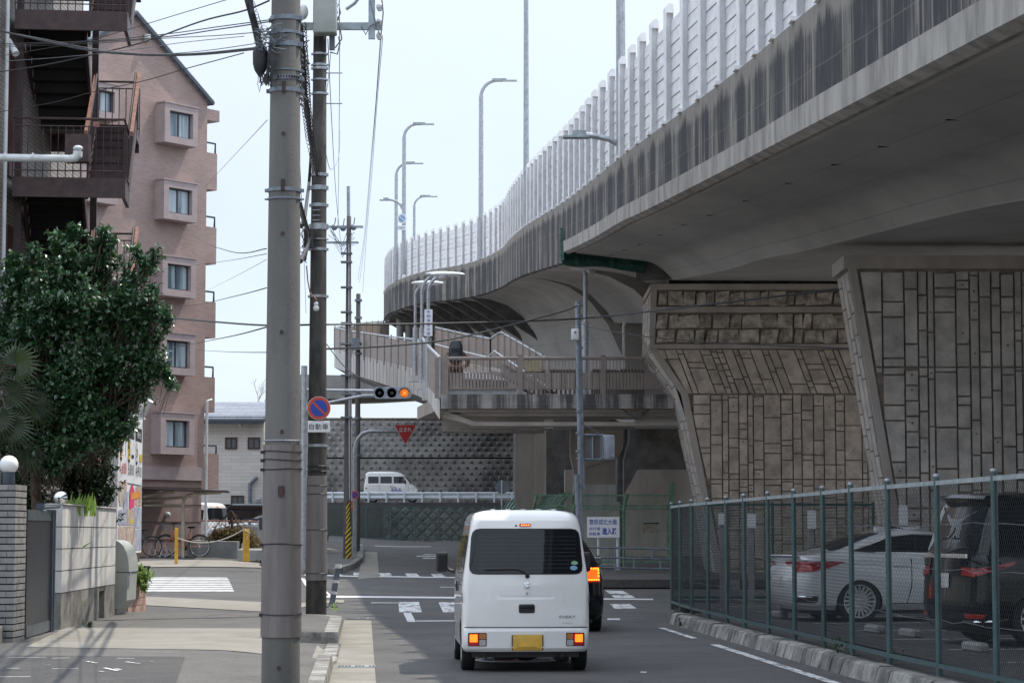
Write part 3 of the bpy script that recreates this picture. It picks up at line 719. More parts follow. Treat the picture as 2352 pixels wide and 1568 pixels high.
# noise barrier
NB = thing('noise_barrier', 'pale grey louvred noise barrier standing on the elevated road parapet', 'noise barrier', (XR(30), 30, 6))
s0 = s_of_Y(23.4); s = s0; posts = []
while s < SE - 1: posts.append(s); s += 2.0
for i, s in enumerate(posts):
    p, d, r = frame_s(s); rot = Matrix.Rotation(math.atan2(d.y, d.x), 3, 'Z'); z = Vector((0, 0, 1))
    if i < 72:
        b = MB(); c = p + r * .10
        # H-post with hooked top
        b.box(c + z * 1.05 - r * .075, (.25, .02, 2.1), rot); b.box(c + z * 1.05 + r * .075, (.25, .02, 2.1), rot); b.box(c + z * 1.05, (.02, .13, 2.1), rot)
        hook = [c + z * 2.1 - r * .085, c + z * 2.2 - r * .085, c + z * 2.27 - r * .02, c + z * 2.27 + r * .06, c + z * 2.1 + r * .085]
        b.prism([q - d * .125 for q in hook], d * .25)
        b.box(c + z * .03 - r * .07, (.24, .16, .06), rot)
        b.build('post', 'barrier_post', NB)
    if i + 1 < len(posts) and i < 72:
        b = MB(); p2, d2, r2 = frame_s(posts[i + 1]); a = p + r * .17 + d * .03; c = p2 + r2 * .17 - d * .03
        for k in range(8):
            z0 = .03 + k * .245; z1 = z0 + (.2449 if k % 2 == 0 else .230)
            o1 = r * (.0 if k % 2 == 0 else .0); o2 = -r * (.03 if k % 2 == 0 else .02)
            A = a + z * z0; B_ = c + z * z0; C_ = c + z * z1; D_ = a + z * z1
            b.add([A + r * .04, B_ + r * .04, C_ + r * .04, D_ + r * .04, A - r * .04, B_ - r * .04, C_ - r * .025, D_ - r * .025], [(4, 5, 6, 7), (0, 3, 2, 1), (7, 6, 2, 3), (0, 1, 5, 4), (0, 4, 7, 3), (1, 2, 6, 5)])
        pn = b.build('panel', 'barrier_panel', NB)
        b = MB(); b.quad(a + r * .02 + z * .03, c + r * .02 + z * .03, c + r * .02 + z * 1.97, a + r * .02 + z * 1.97); b.build('backing', 'barrier_gap', pn)

# ------------------------------------------------------------------ clad piers
def clad(parent, X0, X1, z0, z1, Y, cols, mt, edge, seed, shear=lambda z: 0., name='panelling', joints=()):
    rnd = random.Random(seed); b = MB(); bh = MB(); x = X0; g = .036; dth = .03
    while x < X1:
        w_ = rnd.choice(cols); z = z0; kind = rnd.random()
        while z < z1 - .05:
            h = rnd.choice((.16, .28, .28, .42, .55, .75, 1.0)) * (1.15 if w_ < .2 else 1.)
            zt = min(z + h, z1)
            for j in joints:
                if z < j < zt: zt = j
            if zt - z > .06:
                a0, a1 = z + g / 2, zt - g / 2
                l0 = max(x + g / 2, edge(a0) - shear(a0)); l1 = max(x + g / 2, edge(a1) - shear(a1)); r_ = x + w_ - g / 2
                if l0 < r_ - .03 and l1 < r_ - .03:
                    off = rnd.uniform(.0, .035); yy = Y(a0) - dth - off; y2 = Y(a1) - dth - off
                    A = [(l0 + shear(a0), yy, a0), (r_ + shear(a0), yy, a0), (r_ + shear(a1), y2, a1), (l1 + shear(a1), y2, a1)]
                    b.prism([Vector(q) for q in A][::-1], (0, dth + off + .01, 0))
                    if rnd.random() < .22: 
                        cx_ = (l0 + r_) / 2 + shear((a0 + a1) / 2); cz = rnd.uniform(a0 + .08, a1 - .05) if a1 - a0 > .2 else (a0 + a1) / 2
                        bh.tube((cx_, (yy + y2) / 2 - .004, cz), (cx_, (yy + y2) / 2 + .02, cz), .022, n=8)
            z = zt
        x += w_
    o = b.build(name, mt, parent, fix=True); _h = bh.build_('tie_holes', 'pier_joint', parent); _h['kind'] = 'stuff'; return o
# pier 1
Y1 = 42.6; zt1 = P(1940, 590, Y1).z; xl1 = lambda z: 6.1 + (zt1 - z) * .155
fe = xl1; T1_ = 1.45
T = thing('bridge_pier', 'nearer bridge pier clad in grey vertical block relief, behind the parked cars', 'bridge pier', (10, Y1, LOT))
b = MB(); w_ = .26
b.poly([(xl1(0), Y1, 0), (xl1(zt1), Y1, zt1), (xl1(zt1), Y1 + T1_, zt1), (xl1(0), Y1 + T1_, 0)])
b.poly([(fe(0), Y1, 0), (18, Y1, 0), (18, Y1, zt1), (fe(zt1), Y1, zt1)]); b.poly([(xl1(0), Y1 + T1_, 0), (18, Y1 + T1_, 0), (18, Y1 + T1_, zt1), (xl1(zt1), Y1 + T1_, zt1)])
b.poly([(18, Y1, 0), (18, Y1 + T1_, 0), (18, Y1 + T1_, zt1), (18, Y1, zt1)]); b.poly([(fe(zt1), Y1, zt1), (18, Y1, zt1), (18, Y1 + T1_, zt1), (xl1(zt1), Y1 + T1_, zt1)])
b.build('shaft', 'pier_joint', T, fix=False)
b = MB(); b.prism([(xl1(zt1) - .06, Y1 - .06, zt1 - .22), (18.1, Y1 - .06, zt1 - .22), (18.1, Y1 + T1_ + .05, zt1 - .22), (xl1(zt1) - .06, Y1 + T1_ + .05, zt1 - .22)], (0, 0, .24)); 
b.prism([(fe(0) + .02, Y1 - .05, 0), (fe(0) + .17, Y1 - .05, 0), (fe(zt1) + .17, Y1 - .05, zt1 - .2), (fe(zt1) + .02, Y1 - .05, zt1 - .2)], (0, .06, 0))
b.build('coping', 'concrete_warm', T)
clad(T, fe(zt1) - .05, 17.9, .1, zt1 - .26, lambda z: Y1, (.12, .14, .17, .22, .25, .25, .40), 'pier_panel_grey', lambda z: fe(z) + .20, 3, joints=(2.05, 4.6))
def sidefacet(parent, xa, xb, Ya, Yb, z0, z1, mt, seed):
    rnd = random.Random(seed); b = MB()
    for k in range(3):
        z = z0
        while z < z1:
            h = rnd.choice((.25, .4, .7, 1.)); zt = min(z + h, z1); t0, t1 = (k + .08) / 3, (k + .92) / 3
            q = lambda t, zz: Vector((xa(zz) - .02, Ya + (Yb - Ya) * t, zz))
            b.prism([q(t0, z + .015), q(t1, z + .015), q(t1, zt - .015), q(t0, zt - .015)], (.025, 0, 0)); z = zt
    b.build('side_panelling', mt, parent)
sidefacet(T, xl1, fe, Y1 + T1_, Y1 - .0, .1, zt1 - .26, 'pier_panel_grey', 5)
# pier 2
Y2 = 68.; pt = [(P(1478, 655, Y2).z, 3.80), (P(1472, 800, Y2).z, 3.72), (P(1543, 905, Y2).z, P(1543, 905, Y2).x), (P(1597, 1140, Y2).z, P(1597, 1140, Y2).x), (.3, P(1626, 1300, Y2).x)]
def xl2(z):
    for (za, xa), (zb, xb) in zip(pt, pt[1:]):
        if z >= zb: return xa + (xb - xa) * (za - z) / (za - zb)
    return pt[-1][1]
xl2b = xl2
def xl2(z): return xl2b(z) + .27
fe2 = xl2; TD = 4.1
T = thing('bridge_pier', 'farther bridge pier with rough stone bands over brown block relief', 'bridge pier', (8, Y2, .4))
b = MB(); zz = [pt[0][0], pt[1][0], pt[2][0], pt[3][0], .2]
for za, zb in zip(zz, zz[1:]):
    b.poly([(fe2(za), Y2, za), (fe2(zb), Y2, zb), (17, Y2, zb), (17, Y2, za)])
    b.poly([(xl2(za), Y2, za), (xl2(zb), Y2, zb), (xl2(zb), Y2 + TD, zb), (xl2(za), Y2 + TD, za)])
    b.poly([(xl2(za), Y2 + TD, za), (xl2(zb), Y2 + TD, zb), (17, Y2 + TD, zb), (17, Y2 + TD, za)])
b.poly([(fe2(zz[0]), Y2, zz[0]), (17, Y2, zz[0]), (17, Y2 + TD, zz[0]), (xl2(zz[0]), Y2 + TD, zz[0])])
b.build('shaft', 'pier_joint', T, fix=False)
za, zb, zc = pt[0][0], P(1500, 705, Y2).z, P(1500, 718, Y2).z; zd = P(1500, 793, Y2).z
b = MB(); b.bx(fe2(za) - .02, 17, Y2 - .10, Y2 + .01, za - .14, za + .03); b.bx(fe2(zb) - .02, 17, Y2 - .10, Y2 + .01, zc, zb); b.bx(fe2(zd) - .02, 17, Y2 - .09, Y2 + .01, zd - .10, zd + .03)
b.bx(xl2(za) - .05, xl2(za) + .3, Y2 + .012, Y2 + TD, za - .14, za + .028)
b.prism([(fe2(za), Y2 - .08, za - .14), (fe2(za) + .14, Y2 - .08, za - .14), (fe2(zd) + .14, Y2 - .08, zd - .1), (fe2(zd), Y2 - .08, zd - .1)], (0, .09, 0))
for zp, zq in ((zd - .1, pt[2][0]), (pt[2][0], .3)):
    b.prism([(fe2(zp), Y2 - .05, zp), (fe2(zp) + .2, Y2 - .05, zp), (fe2(zq) + .2, Y2 - .05, zq), (fe2(zq), Y2 - .05, zq)], (0, .06, 0))
b.build('coping', 'concrete_warm', T)
def stones(parent, x0, x1, z0, z1, rows, seed, Y):
    rnd = random.Random(seed); b = MB()
    for r_ in range(rows):
        x = x0; h = (z1 - z0) / rows
        while x < x1:
            w_ = rnd.uniform(.24, .62); zz0 = z0 + r_ * h + rnd.uniform(-.02, .02); zz1 = z0 + (r_ + 1) * h - rnd.uniform(.0, .03); sl_ = rnd.uniform(-.09, .09)
            q = [Vector((x + .008 + rnd.uniform(-.05, .0), Y, zz0)), Vector((x + w_ - .01 + sl_, Y, zz0 + rnd.uniform(-.02, .05))), Vector((x + w_ - .02, Y, zz1)), Vector((x + .02 - sl_ * .5, Y, zz1 - rnd.uniform(0, .07)))]
            c = sum(q, Vector()) / 4; nv = [c + (p - c) * .95 + Vector((0, -rnd.uniform(.04, .11), 0)) for p in q]; cc = c + Vector((rnd.uniform(-.08, .08), -rnd.uniform(.05, .13), rnd.uniform(-.06, .06)))
            b.add(q + nv + [cc], [(0, 1, 5, 4), (1, 2, 6, 5), (2, 3, 7, 6), (3, 0, 4, 7), (4, 5, 8), (5, 6, 8), (6, 7, 8), (7, 4, 8)]); x += w_
    b.build('stone_band', 'pier_stone', parent)
stones(T, fe2(za) + .18, 16.5, zb + .03, za - .17, 1, 1, Y2); stones(T, fe2(zd) + .18, 16.5, zd + .05, zc - .03, 2, 2, Y2)
sh = lambda z: (xl2(z) - xl2(pt[2][0])) * (.55 if z > pt[2][0] else 0)
clad(T, fe2(pt[2][0]) - .3, 16.9, pt[2][0] + .01, zd - .12, lambda z: Y2, (.16, .18, .26, .3, .34, .5), 'pier_panel', lambda z: fe2(z) + .2, 11, shear=sh)
clad(T, fe2(pt[2][0]) - .3, 16.9, .3, pt[2][0] - .01, lambda z: Y2, (.16, .18, .26, .3, .34, .5), 'pier_panel', lambda z: fe2(z) + .2, 11, joints=(3.15,))
sidefacet(T, xl2, fe2, Y2 + TD, Y2, .3, za - .2, 'pier_panel_grey', 9)
# bearing block between pier 2 and the soffit, far pier wall, round columns
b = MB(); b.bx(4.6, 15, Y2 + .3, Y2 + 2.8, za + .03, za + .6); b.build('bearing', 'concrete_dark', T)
struct_ = thing('bearing_housing', 'rounded concrete bearing housing on the left corner of the farther pier', 'bearing housing', (4.2, 67, za))
b = MB(); rows = []
for k in range(9):
    a = k / 8 * pi / 2; rows.append([Vector((4.05 + .95 * sin(a) - .5, 66.9, za + .05 + .62 * cos(a))), Vector((4.05 + .95 * sin(a) - .5, 68.6, za + .05 + .62 * cos(a)))])
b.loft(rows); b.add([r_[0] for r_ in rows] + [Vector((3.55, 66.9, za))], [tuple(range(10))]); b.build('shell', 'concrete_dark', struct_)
T = thing('support_wall', 'tall concrete wall pier behind the footbridge landing', 'wall pier', (XA(1500, 92), 92, .9))
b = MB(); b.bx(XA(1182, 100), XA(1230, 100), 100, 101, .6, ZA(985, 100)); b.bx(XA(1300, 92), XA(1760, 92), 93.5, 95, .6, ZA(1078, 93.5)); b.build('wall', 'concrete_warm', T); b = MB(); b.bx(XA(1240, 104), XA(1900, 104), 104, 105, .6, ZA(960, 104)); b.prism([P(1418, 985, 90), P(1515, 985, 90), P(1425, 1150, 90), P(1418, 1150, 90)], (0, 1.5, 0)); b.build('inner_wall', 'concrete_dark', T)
T = thing('bridge_column', 'broad beige column under the left end of the footbridge landing', 'column', (XA(1210, 84), 84, .6))
b = MB(); x0, x1 = XA(1184, 84), XA(1258, 84); zt = ZA(985, 84); b.bx(x0, x1 - .15, 84, 85.2, .4, zt); b.lathe([(.25, .4), (.25, zt)], (x1 - .3, 84.15, 0), 20); b.bx(XA(1095, 84), x1 + .2, 83.8, 85.3, zt, zt + .5); b.build('shaft', 'concrete_warm', T)
T = thing('bridge_column', 'beige column with white painted foot under the footbridge landing', 'column', (XA(1375, 76), 76, .5))
x0, x1 = XA(1318, 76), XA(1414, 76)
b = MB(); b.bx(x0, x1, 76, 77.4, ZA(1112, 76), ZA(985, 76)); b.prism([(x0 - .1, 75.9, ZA(1045, 76)), (x0 - .1, 75.9, ZA(985, 76)), (x1 + .25, 75.9, ZA(985, 76)), (x1 + .25, 75.9, ZA(1030, 76)), (x1 + .05, 75.9, ZA(1052, 76)), (x0, 75.9, ZA(1080, 76))], (0, 1.5, 0)); b.build('shaft', 'concrete_warm', T)
b = MB(); b.bx(x0, x1, 76, 77.4, .4, ZA(1112, 76)); b.build('painted_foot', 'wall_white', T)
b = MB(); b.tube((x1 + .22, 76.4, .5), (x1 + .22, 76.4, ZA(1055, 76)), .07); b.path([(x1 + .22, 76.4, ZA(1055, 76)), (x1 + .3, 76.4, ZA(1035, 76)), (x1 + .4, 76.4, ZA(1010, 76)), (x1 + .4, 76.4, ZA(985, 76))], .07, 8); b.build('downpipe', 'cable_grey', T)
for x, lab in ((917, 'left'), (937, 'right')):
    t = thing('bridge_column', lab + ' slim round column under the far end of the elevated road', 'column', (XA(x, 145), 145, 13)); b = MB(); b.lathe([(.22, ZA(785, 145)), (.22, ZA(712, 145))], (XA(x, 145), 145, 0), 16); b.lathe([(.22, ZA(722, 145)), (.4, ZA(708, 145))], (XA(x, 145), 145, 0), 16); b.build('shaft', 'concrete', t)
# ================================================================== FOOTBRIDGE
def yz(y, Y): return ZA(y, Y)
YF = 71.
T = thing('footbridge', 'beige pedestrian footbridge with brown railings passing under the elevated road', 'footbridge', (XA(1250, YF), YF, .6))
zt, zb = yz(905, YF), yz(938, YF)
xL, xR = XA(1012, YF), XA(1620, YF)
b = MB(); n = 60; rows = []
for i in range(n + 1):
    x = xL + (xR - xL) * i / n; rows.append([Vector((x, YF, zt)), Vector((x, YF, zb))])
b.loft(rows, us=[(xR - xL) * i / n for i in range(n + 1)], vs=[.35, .95]); b.build('fascia', 'bridge_fascia', T)
b = MB(); b.bx(XA(1013, YF), XA(1186, YF), YF + .2, YF + .26, yz(904, YF), yz(889, YF)); b.build('steel_plate', 'galv', T)
b = MB(); b.prism([(xL, YF + .02, zb + .01), (xR, YF + .02, zb + .01), (xR, YF + 7, zb + .01), (xL - 1., YF + 7, zb + .01)], (0, 0, zt - zb - .03))
b.build('deck', 'concrete_warm', T)
b = MB(); zg0, zg1 = yz(945, YF), yz(975, YF)
b.prism([(xL + .5, YF + .4, zg0), (xR, YF + .4, zg0), (xR, YF + .4, zg1 + .28), (xL + .9, YF + .4, zg1 + .28)], (0, .12, 0))
b.prism([(xL + .15, YF + .3, zg0 + .02), (xL + 1.05, YF + .3, zg1 + .1), (xR, YF + .3, zg1 + .1), (xR, YF + .3, zg1 - .02), (xL + .98, YF + .3, zg1 - .02), (xL + .0, YF + .3, zg0 - .12)], (0, .9, 0))
b.bx(xL + .2, xR, YF + .25, YF + 3, zb - .1, zb)
b.build('girder', 'concrete_warm', T)
b = MB(); b.bx(xL - .05, XA(1250, YF + 3), YF + 3, YF + 4.6, yz(990, YF + 3) , yz(955, YF + 3)); b.build('cross_beam', 'concrete_warm', T)
b = MB()
b.path([(xL + .6, YF + .2, zg1 - .12), (XA(1250, YF), YF + .2, zg1 - .13), (xR, YF + .2, zg1 - .1)], .02)
b.box((XA(1464, YF), YF + .18, yz(953, YF)), (.34, .2, .22)); b.path([(XA(1430, YF), YF + .2, zg0 + .1), (XA(1445, YF), YF + .2, yz(950, YF)), (XA(1460, YF), YF + .2, yz(953, YF)), (XA(1480, YF), YF + .2, yz(950, YF)), (XA(1495, YF), YF + .2, zg0 + .1)], .02)
b.build('conduit', 'concrete_dark', T)
# front railing
hr = yz(822, YF)
def picket_rail(parent, p0, p1, top, nb, slat=True, r=.055, posts=()):
    d = p1 - p0; b = MB()
    b.path([p0 + Vector((0, .3, top - .02)), p0 + Vector((.03, .06, top)), p0 + Vector((.12, 0, top)), p1 + Vector((0, 0, top))], r, 8) if slat else b.path([p0 + Vector((0, 0, top)), p1 + Vector((0, 0, top))], r, 8)
    b.build('handrail', 'brown_rail', parent, smooth=True)
    b = MB(); b.path([p0 + Vector((0, 0, .17)), p1 + Vector((0, 0, .17))], .02, 6)
    for k in range(nb):
        q = p0.lerp(p1, (k + .5) / nb); b.box(q + Vector((0, 0, top / 2 + .08)), (.02, .02, top - .18))
    b.build('balusters', 'brown_rail', parent)
    if slat:
        b = MB()
        for k in range(nb):
            q = p0.lerp(p1, (k + .5) / nb); w_ = d.length / nb * .62; b.box(q + Vector((w_ * .68, -.012, .17 + .24)), (w_, .012, .50))
        b.build('kick_slats', 'brown_rail', parent)
    b = MB()
    for t in posts:
        q = p0.lerp(p1, t); b.box(q + Vector((0, 0, top / 2 + .02)), (.15, .1, top + .16))
    b.build('posts', 'brown_rail', parent)
picket_rail(T, Vector((xL + .1, YF + .1, zt)), Vector((xR, YF + .1, zt)), hr - zt, 76, posts=(.006, (XA(1190, YF) - xL) / (xR - xL), (XA(1384, YF) - xL) / (xR - xL)))
b = MB(); b.box((xL - .02, YF + .12, zt + .5), (.34, .14, 1.22)); b.build('corner_post', 'brown_rail', T)
# upper flights seen behind: opaque sheet railings
def sheet_rail(parent, pts, h, npost, name='railing_panel'):
    """pts list of deck points; panels of brown sheet with a pale top tube"""
    b = MB(); bt = MB(); bp = MB(); L = [0]
    for a, c in zip(pts, pts[1:]): L.append(L[-1] + (c - a).length)
    def at(s):
        for i in range(1, len(L)):
            if L[i] >= s - 1e-6: break
        return pts[i - 1].lerp(pts[i], (s - L[i - 1]) / (L[i] - L[i - 1]))
    N = npost * 2; q = [at(L[-1] * i / N) for i in range(N + 1)]; z = Vector((0, 0, 1))
    b.loft([[p + z * .12, p + z * (h - .06)] for p in q]); bt.path([p + z * h for p in q], .036, 8)
    for i in range(0, N + 1, 2): bp.box(q[i] + z * (h / 2 + .02) + Vector((0, -.04, 0)), (.05, .06, h + .1))
    b.build(name, 'brown_rail', parent, fix=False); bt.build('handrail', 'galv', parent, smooth=True); bp.build('railing_posts', 'brown_rail', parent)
def Q(x, y, Y): return P(x, y, Y)
# long ramp rising to the far left
ra = [Q(985, 868, 76), Q(960, 856, 80), Q(880, 836, 92), Q(800, 816, 106), Q(768, 806, 112)]
T = thing('footbridge_ramp', 'long footbridge ramp with white fascia climbing towards the far left', 'ramp', ra[2])
sheet_rail(T, ra, 1.12, 14)
b = MB(); rows = [[p + Vector((0, 0, .12)), p + Vector((0, -.02, -.78))] for p in ra]; b.loft(rows, us=[0, 4, 16, 30, 36], vs=[.3, 1.1])
b.loft([[p + Vector((0, 0, .02)), p + Vector((2.6, 1.4, .02))] for p in ra]); b.build('fascia', 'wall_white', T, fix=False)
b = MB(); rows = [[p + Vector((0, .0, -.78)), p + Vector((.9, .5, -1.3)), p + Vector((1.9, 1.0, -1.3)), p + Vector((2.6, 1.4, -.78)), p + Vector((2.6, 1.4, 0)), p + Vector((0.02, .02, 0))] for p in ra]
b.loft(rows, closed=True); b.add(rows[-1], [tuple(range(6))]); b.build('box_beam', 'concrete', T, fix=True)
b = MB()
for t in range(26):
    a = ra[0].lerp(ra[1], t / 5) if t < 5 else (ra[1].lerp(ra[2], (t - 5) / 9) if t < 14 else ra[2].lerp(ra[3], (t - 14) / 12)); b.box(a + Vector((0, -.03, -.33)), (.012, .02, .9))
b.build('fascia_joints', 'concrete_dark', T)
# joining bit: corner of the landing up to the ramp
T = thing('footbridge_corner', 'striped corner railing joining the footbridge landing to the ramp', 'railing', Q(1000, 900, 73))
cpt = [Q(1010, 918, 71.05), Q(985, 890, 73.5), Q(968, 864, 76.3)]
b = MB(); z = Vector((0, 0, 1)); b.loft([[p + z * 0, p + z * 1.25] for p in cpt]); b.build('railing_panel', 'brown_rail', T, fix=False)
b = MB(); b.path([p + z * 1.27 for p in cpt], .05, 8)
for t in range(9): p = cpt[0].lerp(cpt[2], t / 8); b.box(p + z * .66, (.05, .05, 1.2))
b.build('handrail', 'galv', T)
b = MB(); b.loft([[p - z * .0, p - z * (.3 + .25 * k)] for k, p in zip((1.2, .6, .3), cpt)]); b.build('fascia', 'wall_white', T, fix=False)
# upper flight back under the elevated road and the stairs down to the landing
T = thing('footbridge_stairs', 'upper footbridge flight stepping down to the landing behind the cyclist', 'stairs', Q(1130, 880, 84))
sheet_rail(T, [Q(770, 806, 114), Q(835, 792, 122), Q(893, 784, 130)], 1.15, 9)
sheet_rail(T, [Q(1000, 822, 88), Q(1060, 838, 85), Q(1126, 853, 82)], 1.15, 8)
sheet_rail(T, [Q(1126, 853, 82), Q(1150, 838, 81), Q(1262, 908, 75.5)], 1.15, 9)
b = MB(); b.path([Q(1000, 790, 87), Q(1060, 806, 84), Q(1120, 820, 81), Q(1135, 805, 80.5), Q(1258, 888, 75)], .025, 6); b.build('inner_handrail', 'white_steel', T)
b = MB(); pp = [Q(1000, 822, 88), Q(1060, 838, 85), Q(1126, 853, 82)]; b.loft([[p + z * .1, p - z * .5] for p in pp]); b.loft([[p, p + Vector((1.5, 2.5, 0))] for p in pp])
for k in range(16):
    a = Q(1150, 838, 81).lerp(Q(1262, 908, 75.5), k / 16); b.bx(a.x, a.x + .4, a.y, a.y + 2, a.z - .3, a.z)
b.build('flight', 'concrete_warm', T, fix=False)
t = thing('notice_board', 'small yellow notice behind the footbridge railing', 'notice', Q(1224, 850, 72.2)); b = MB(); b.box(Q(1224, 836, 72.2), (.50, .03, .46)); b.build('board', 'notice_yellow', t)
b = MB(); b.box(Q(1224, 847, 72.25), (.5, .03, .3)); b.build('bracket', 'galv_dark', t)
# low inner rail on the landing (right)
T = thing('inner_railing', 'low dark inner railing on the footbridge landing', 'railing', (XA(1350, 77), 77, zt)); b = MB()
for x0_, x1_, Y in ((1216, 1330, 76), (1360, 1420, 77), (1425, 1480, 77)):
    b.path([Q(x0_, 851, Y), Q(x1_, 853, Y)], .06, 8)
    for k in range(12): x = x0_ + (x1_ - x0_) * k / 11; b.tube(Q(x, 851, Y), Q(x, 905, Y), .035, n=6)
b.build('rail', 'brown_rail_dark', T)
# lamp standards fixed to the footbridge
def bridge_lamp(px, ybase, ytop, xend, Y, r, label, fat=None, ysock=None):
    p0 = P(px, ybase, Y); zt_ = P(px, ytop, Y).z; t = thing('street_lamp', label, 'street lamp', p0)
    x = p0.x; xe = P(xend, ytop, Y).x; d = 1 if xe > x else -1; L_ = abs(xe - x); rad = min(.9, L_ * .55); b = MB()
    pts = [Vector((x, Y, p0.z)), Vector((x, Y, zt_ - rad))] + [Vector((x + d * rad * (1 - cos(a)), Y, zt_ - rad + rad * sin(a))) for a in [k / 8 * pi / 2 for k in range(1, 9)]] + [Vector((xe - d * .75, Y, zt_ + .05))]
    b.path(pts, r, 8); b.build('pole', 'galv', t, smooth=True)
    if ysock: b = MB(); b.tube(p0, Vector((x, Y, P(px, ysock, Y).z)), r * 1.9, n=12); b.build('socket', 'galv', t, smooth=True)
    b = MB(); b.sphere((xe - d * .35, Y, zt_ + .03), .5, 16, 8, (1.1, .32, .17)); b.build('head', 'white_steel', t, smooth=True)
    b = MB(); b.sphere((xe - d * .5, Y, zt_ - .06), .17, 12, 8, (1, .8, .8)); b.build('globe', 'lamp_clear', t, smooth=True); return t
bridge_lamp(953, 868, 652, 1006, 77.5, .045, 'leftmost of three white headed lamps on the footbridge', ysock=752)
bridge_lamp(968, 885, 631, 1040, 76, .05, 'middle of three white headed lamps on the footbridge', ysock=752)
LAMP = bridge_lamp(983, 905, 632, 1054, 74, .055, 'rightmost of three white headed lamps, carrying the vertical sign', ysock=775)
bridge_lamp(1345, 922, 617, 1319, 72.5, .07, 'dark lamp standing under the net beside the steel pole', ysock=740)
bridge_lamp(1433, 850, 722, 1486, 84, .05, 'lamp in the dark arch left of the farther pier')
b = MB()
for x, y, Y in ((953, 870, 77.3), (969, 887, 75.9), (985, 912, 73.9), (1347, 918, 72.3)): b.box(P(x, y, Y), (.42, .3, .2))
t = thing('lamp_bracket', 'white bracket blocks under the footbridge lamps', 'bracket', P(985, 915, 74)); b.build('bracket', 'wall_white', t)
t = thing('warning_sign', 'tall white sign with vertical blue characters on the footbridge lamp', 'sign', P(984, 770, 73.8))
p = P(984, 741, 73.8); hh = ZA(711, 73.8) - ZA(772, 73.8); ww = 18.5 / F * 73.8
b = MB(); b.box(p, (ww, .03, hh)); b.build('board', 'sign_white', t)
for k, ch in enumerate('冬期凍結注意'):
    text(ch, ww * .46, hh * .115, 'sign_blue', p + Vector((0, -.018, hh * (.41 - k * .164))), (1, 0, 0), (0, 0, 1), t, 'character')
# cyclist on the landing
def skin_body(name, joints, edges, mt, parent, root=0, sub=2):
    me = bpy.data.meshes.new(name); me.from_pydata([j[0] for j in joints], edges, [])
    o = bpy.data.objects.new(name, me); C.objects.link(o)
    m = o.modifiers.new('s', 'SKIN'); m.use_smooth_shade = True
    for i, j in enumerate(joints):
        r = j[1]; r = (r, r) if isinstance(r, (int, float)) else r
        me.skin_vertices[0].data[i].radius = r; me.skin_vertices[0].data[i].use_root = (i == root)
    o.modifiers.new('d', 'SUBSURF').levels = sub
    bpy.context.view_layer.update(); me2 = bpy.data.meshes.new_from_object(o.evaluated_get(bpy.context.evaluated_depsgraph_get()))
    o.modifiers.clear(); o.data = me2; me2.name = name; me2.polygons.foreach_set('use_smooth', [True] * len(me2.polygons)); me2.materials.clear(); me2.materials.append(MATS[mt]); o.parent = parent; return o
YC = 73.4; pc = Vector((XA(1046, YC), YC, zt))
Pn = thing('person', 'person in brown jacket and big black backpack riding away on the footbridge', 'person', pc)
J = [((0, 0, 1.0), (.17, .12)), ((0, .10, 1.22), (.18, .12)), ((0, .25, 1.43), (.20, .12)), ((0, .36, 1.52), .065), ((0, .42, 1.60), .07), ((0, .44, 1.70), (.085, .10)), ((0, .44, 1.80), (.06, .07)),
     ((-.20, .26, 1.43), .075), ((-.36, .34, 1.22), .06), ((-.30, .55, 1.04), .045), ((-.27, .62, 1.02), .035), ((.20, .26, 1.43), .075), ((.38, .34, 1.22), .06), ((.31, .55, 1.04), .045), ((.27, .62, 1.02), .035),
     ((-.12, .02, .94), .11), ((-.15, .34, .72), .08), ((-.13, .22, .30), .055), ((-.13, .30, .22), .045), ((.12, .02, .94), .11), ((.15, .22, .60), .08), ((.13, .02, .18), .055), ((.13, .12, .10), .045)]
E_ = [(0, 1), (1, 2), (2, 3), (3, 4), (4, 5), (5, 6), (2, 7), (7, 8), (8, 9), (9, 10), (2, 11), (11, 12), (12, 13), (13, 14), (0, 15), (15, 16), (16, 17), (17, 18), (0, 19), (19, 20), (20, 21), (21, 22)]
skin_body('body', J, E_, 'skin', Pn)
skin_body('jacket', [((0, 0, .97), (.20, .15)), ((0, .10, 1.22), (.215, .15)), ((0, .25, 1.44), (.22, .14)), ((-.21, .26, 1.43), .10), ((-.37, .34, 1.21), .08), ((-.31, .53, 1.05), .06), ((.21, .26, 1.43), .10), ((.39, .34, 1.21), .08), ((.32, .53, 1.05), .06)],
          [(0, 1), (1, 2), (2, 3), (3, 4), (4, 5), (2, 6), (6, 7), (7, 8)], 'jacket', Pn)
skin_body('trousers', [((0, .0, .93), (.17, .13)), ((-.12, .02, .90), .125), ((-.15, .34, .70), .10), ((-.13, .23, .34), .075), ((.12, .02, .90), .125), ((.15, .22, .58), .10), ((.13, .03, .22), .075)], [(0, 1), (1, 2), (2, 3), (0, 4), (4, 5), (5, 6)], 'trousers', Pn)
b = MB(); b.sphere((0, .45, 1.75), .115, 14, 10, (.85, .95, 1.1)); 
o = b.build('hair', 'black', None, smooth=True); o.parent = Pn
bk = thing('backpack', 'large black backpack on the back of the cyclist', 'backpack', pc + Vector((0, .02, 1.5)))
b = MB(); rows = []
for k in range(9):
    t = k / 8; zc = 1.16 + .66 * t; w_ = (.19 + .03 * sin(pi * t)) * (1 - .25 * max(0, t - .8) * 5 * .8); dpt = .15 + .04 * sin(pi * t); y0 = -.02 + .24 * t
    rows.append([pc + Vector((w_ * (abs(cos(a)) ** .6) * (1 if cos(a) > 0 else -1), y0 - .05 + dpt * (abs(sin(a)) ** .7) * (1 if sin(a) > 0 else -1), zc)) for a in [2 * pi * i / 20 for i in range(20)]])
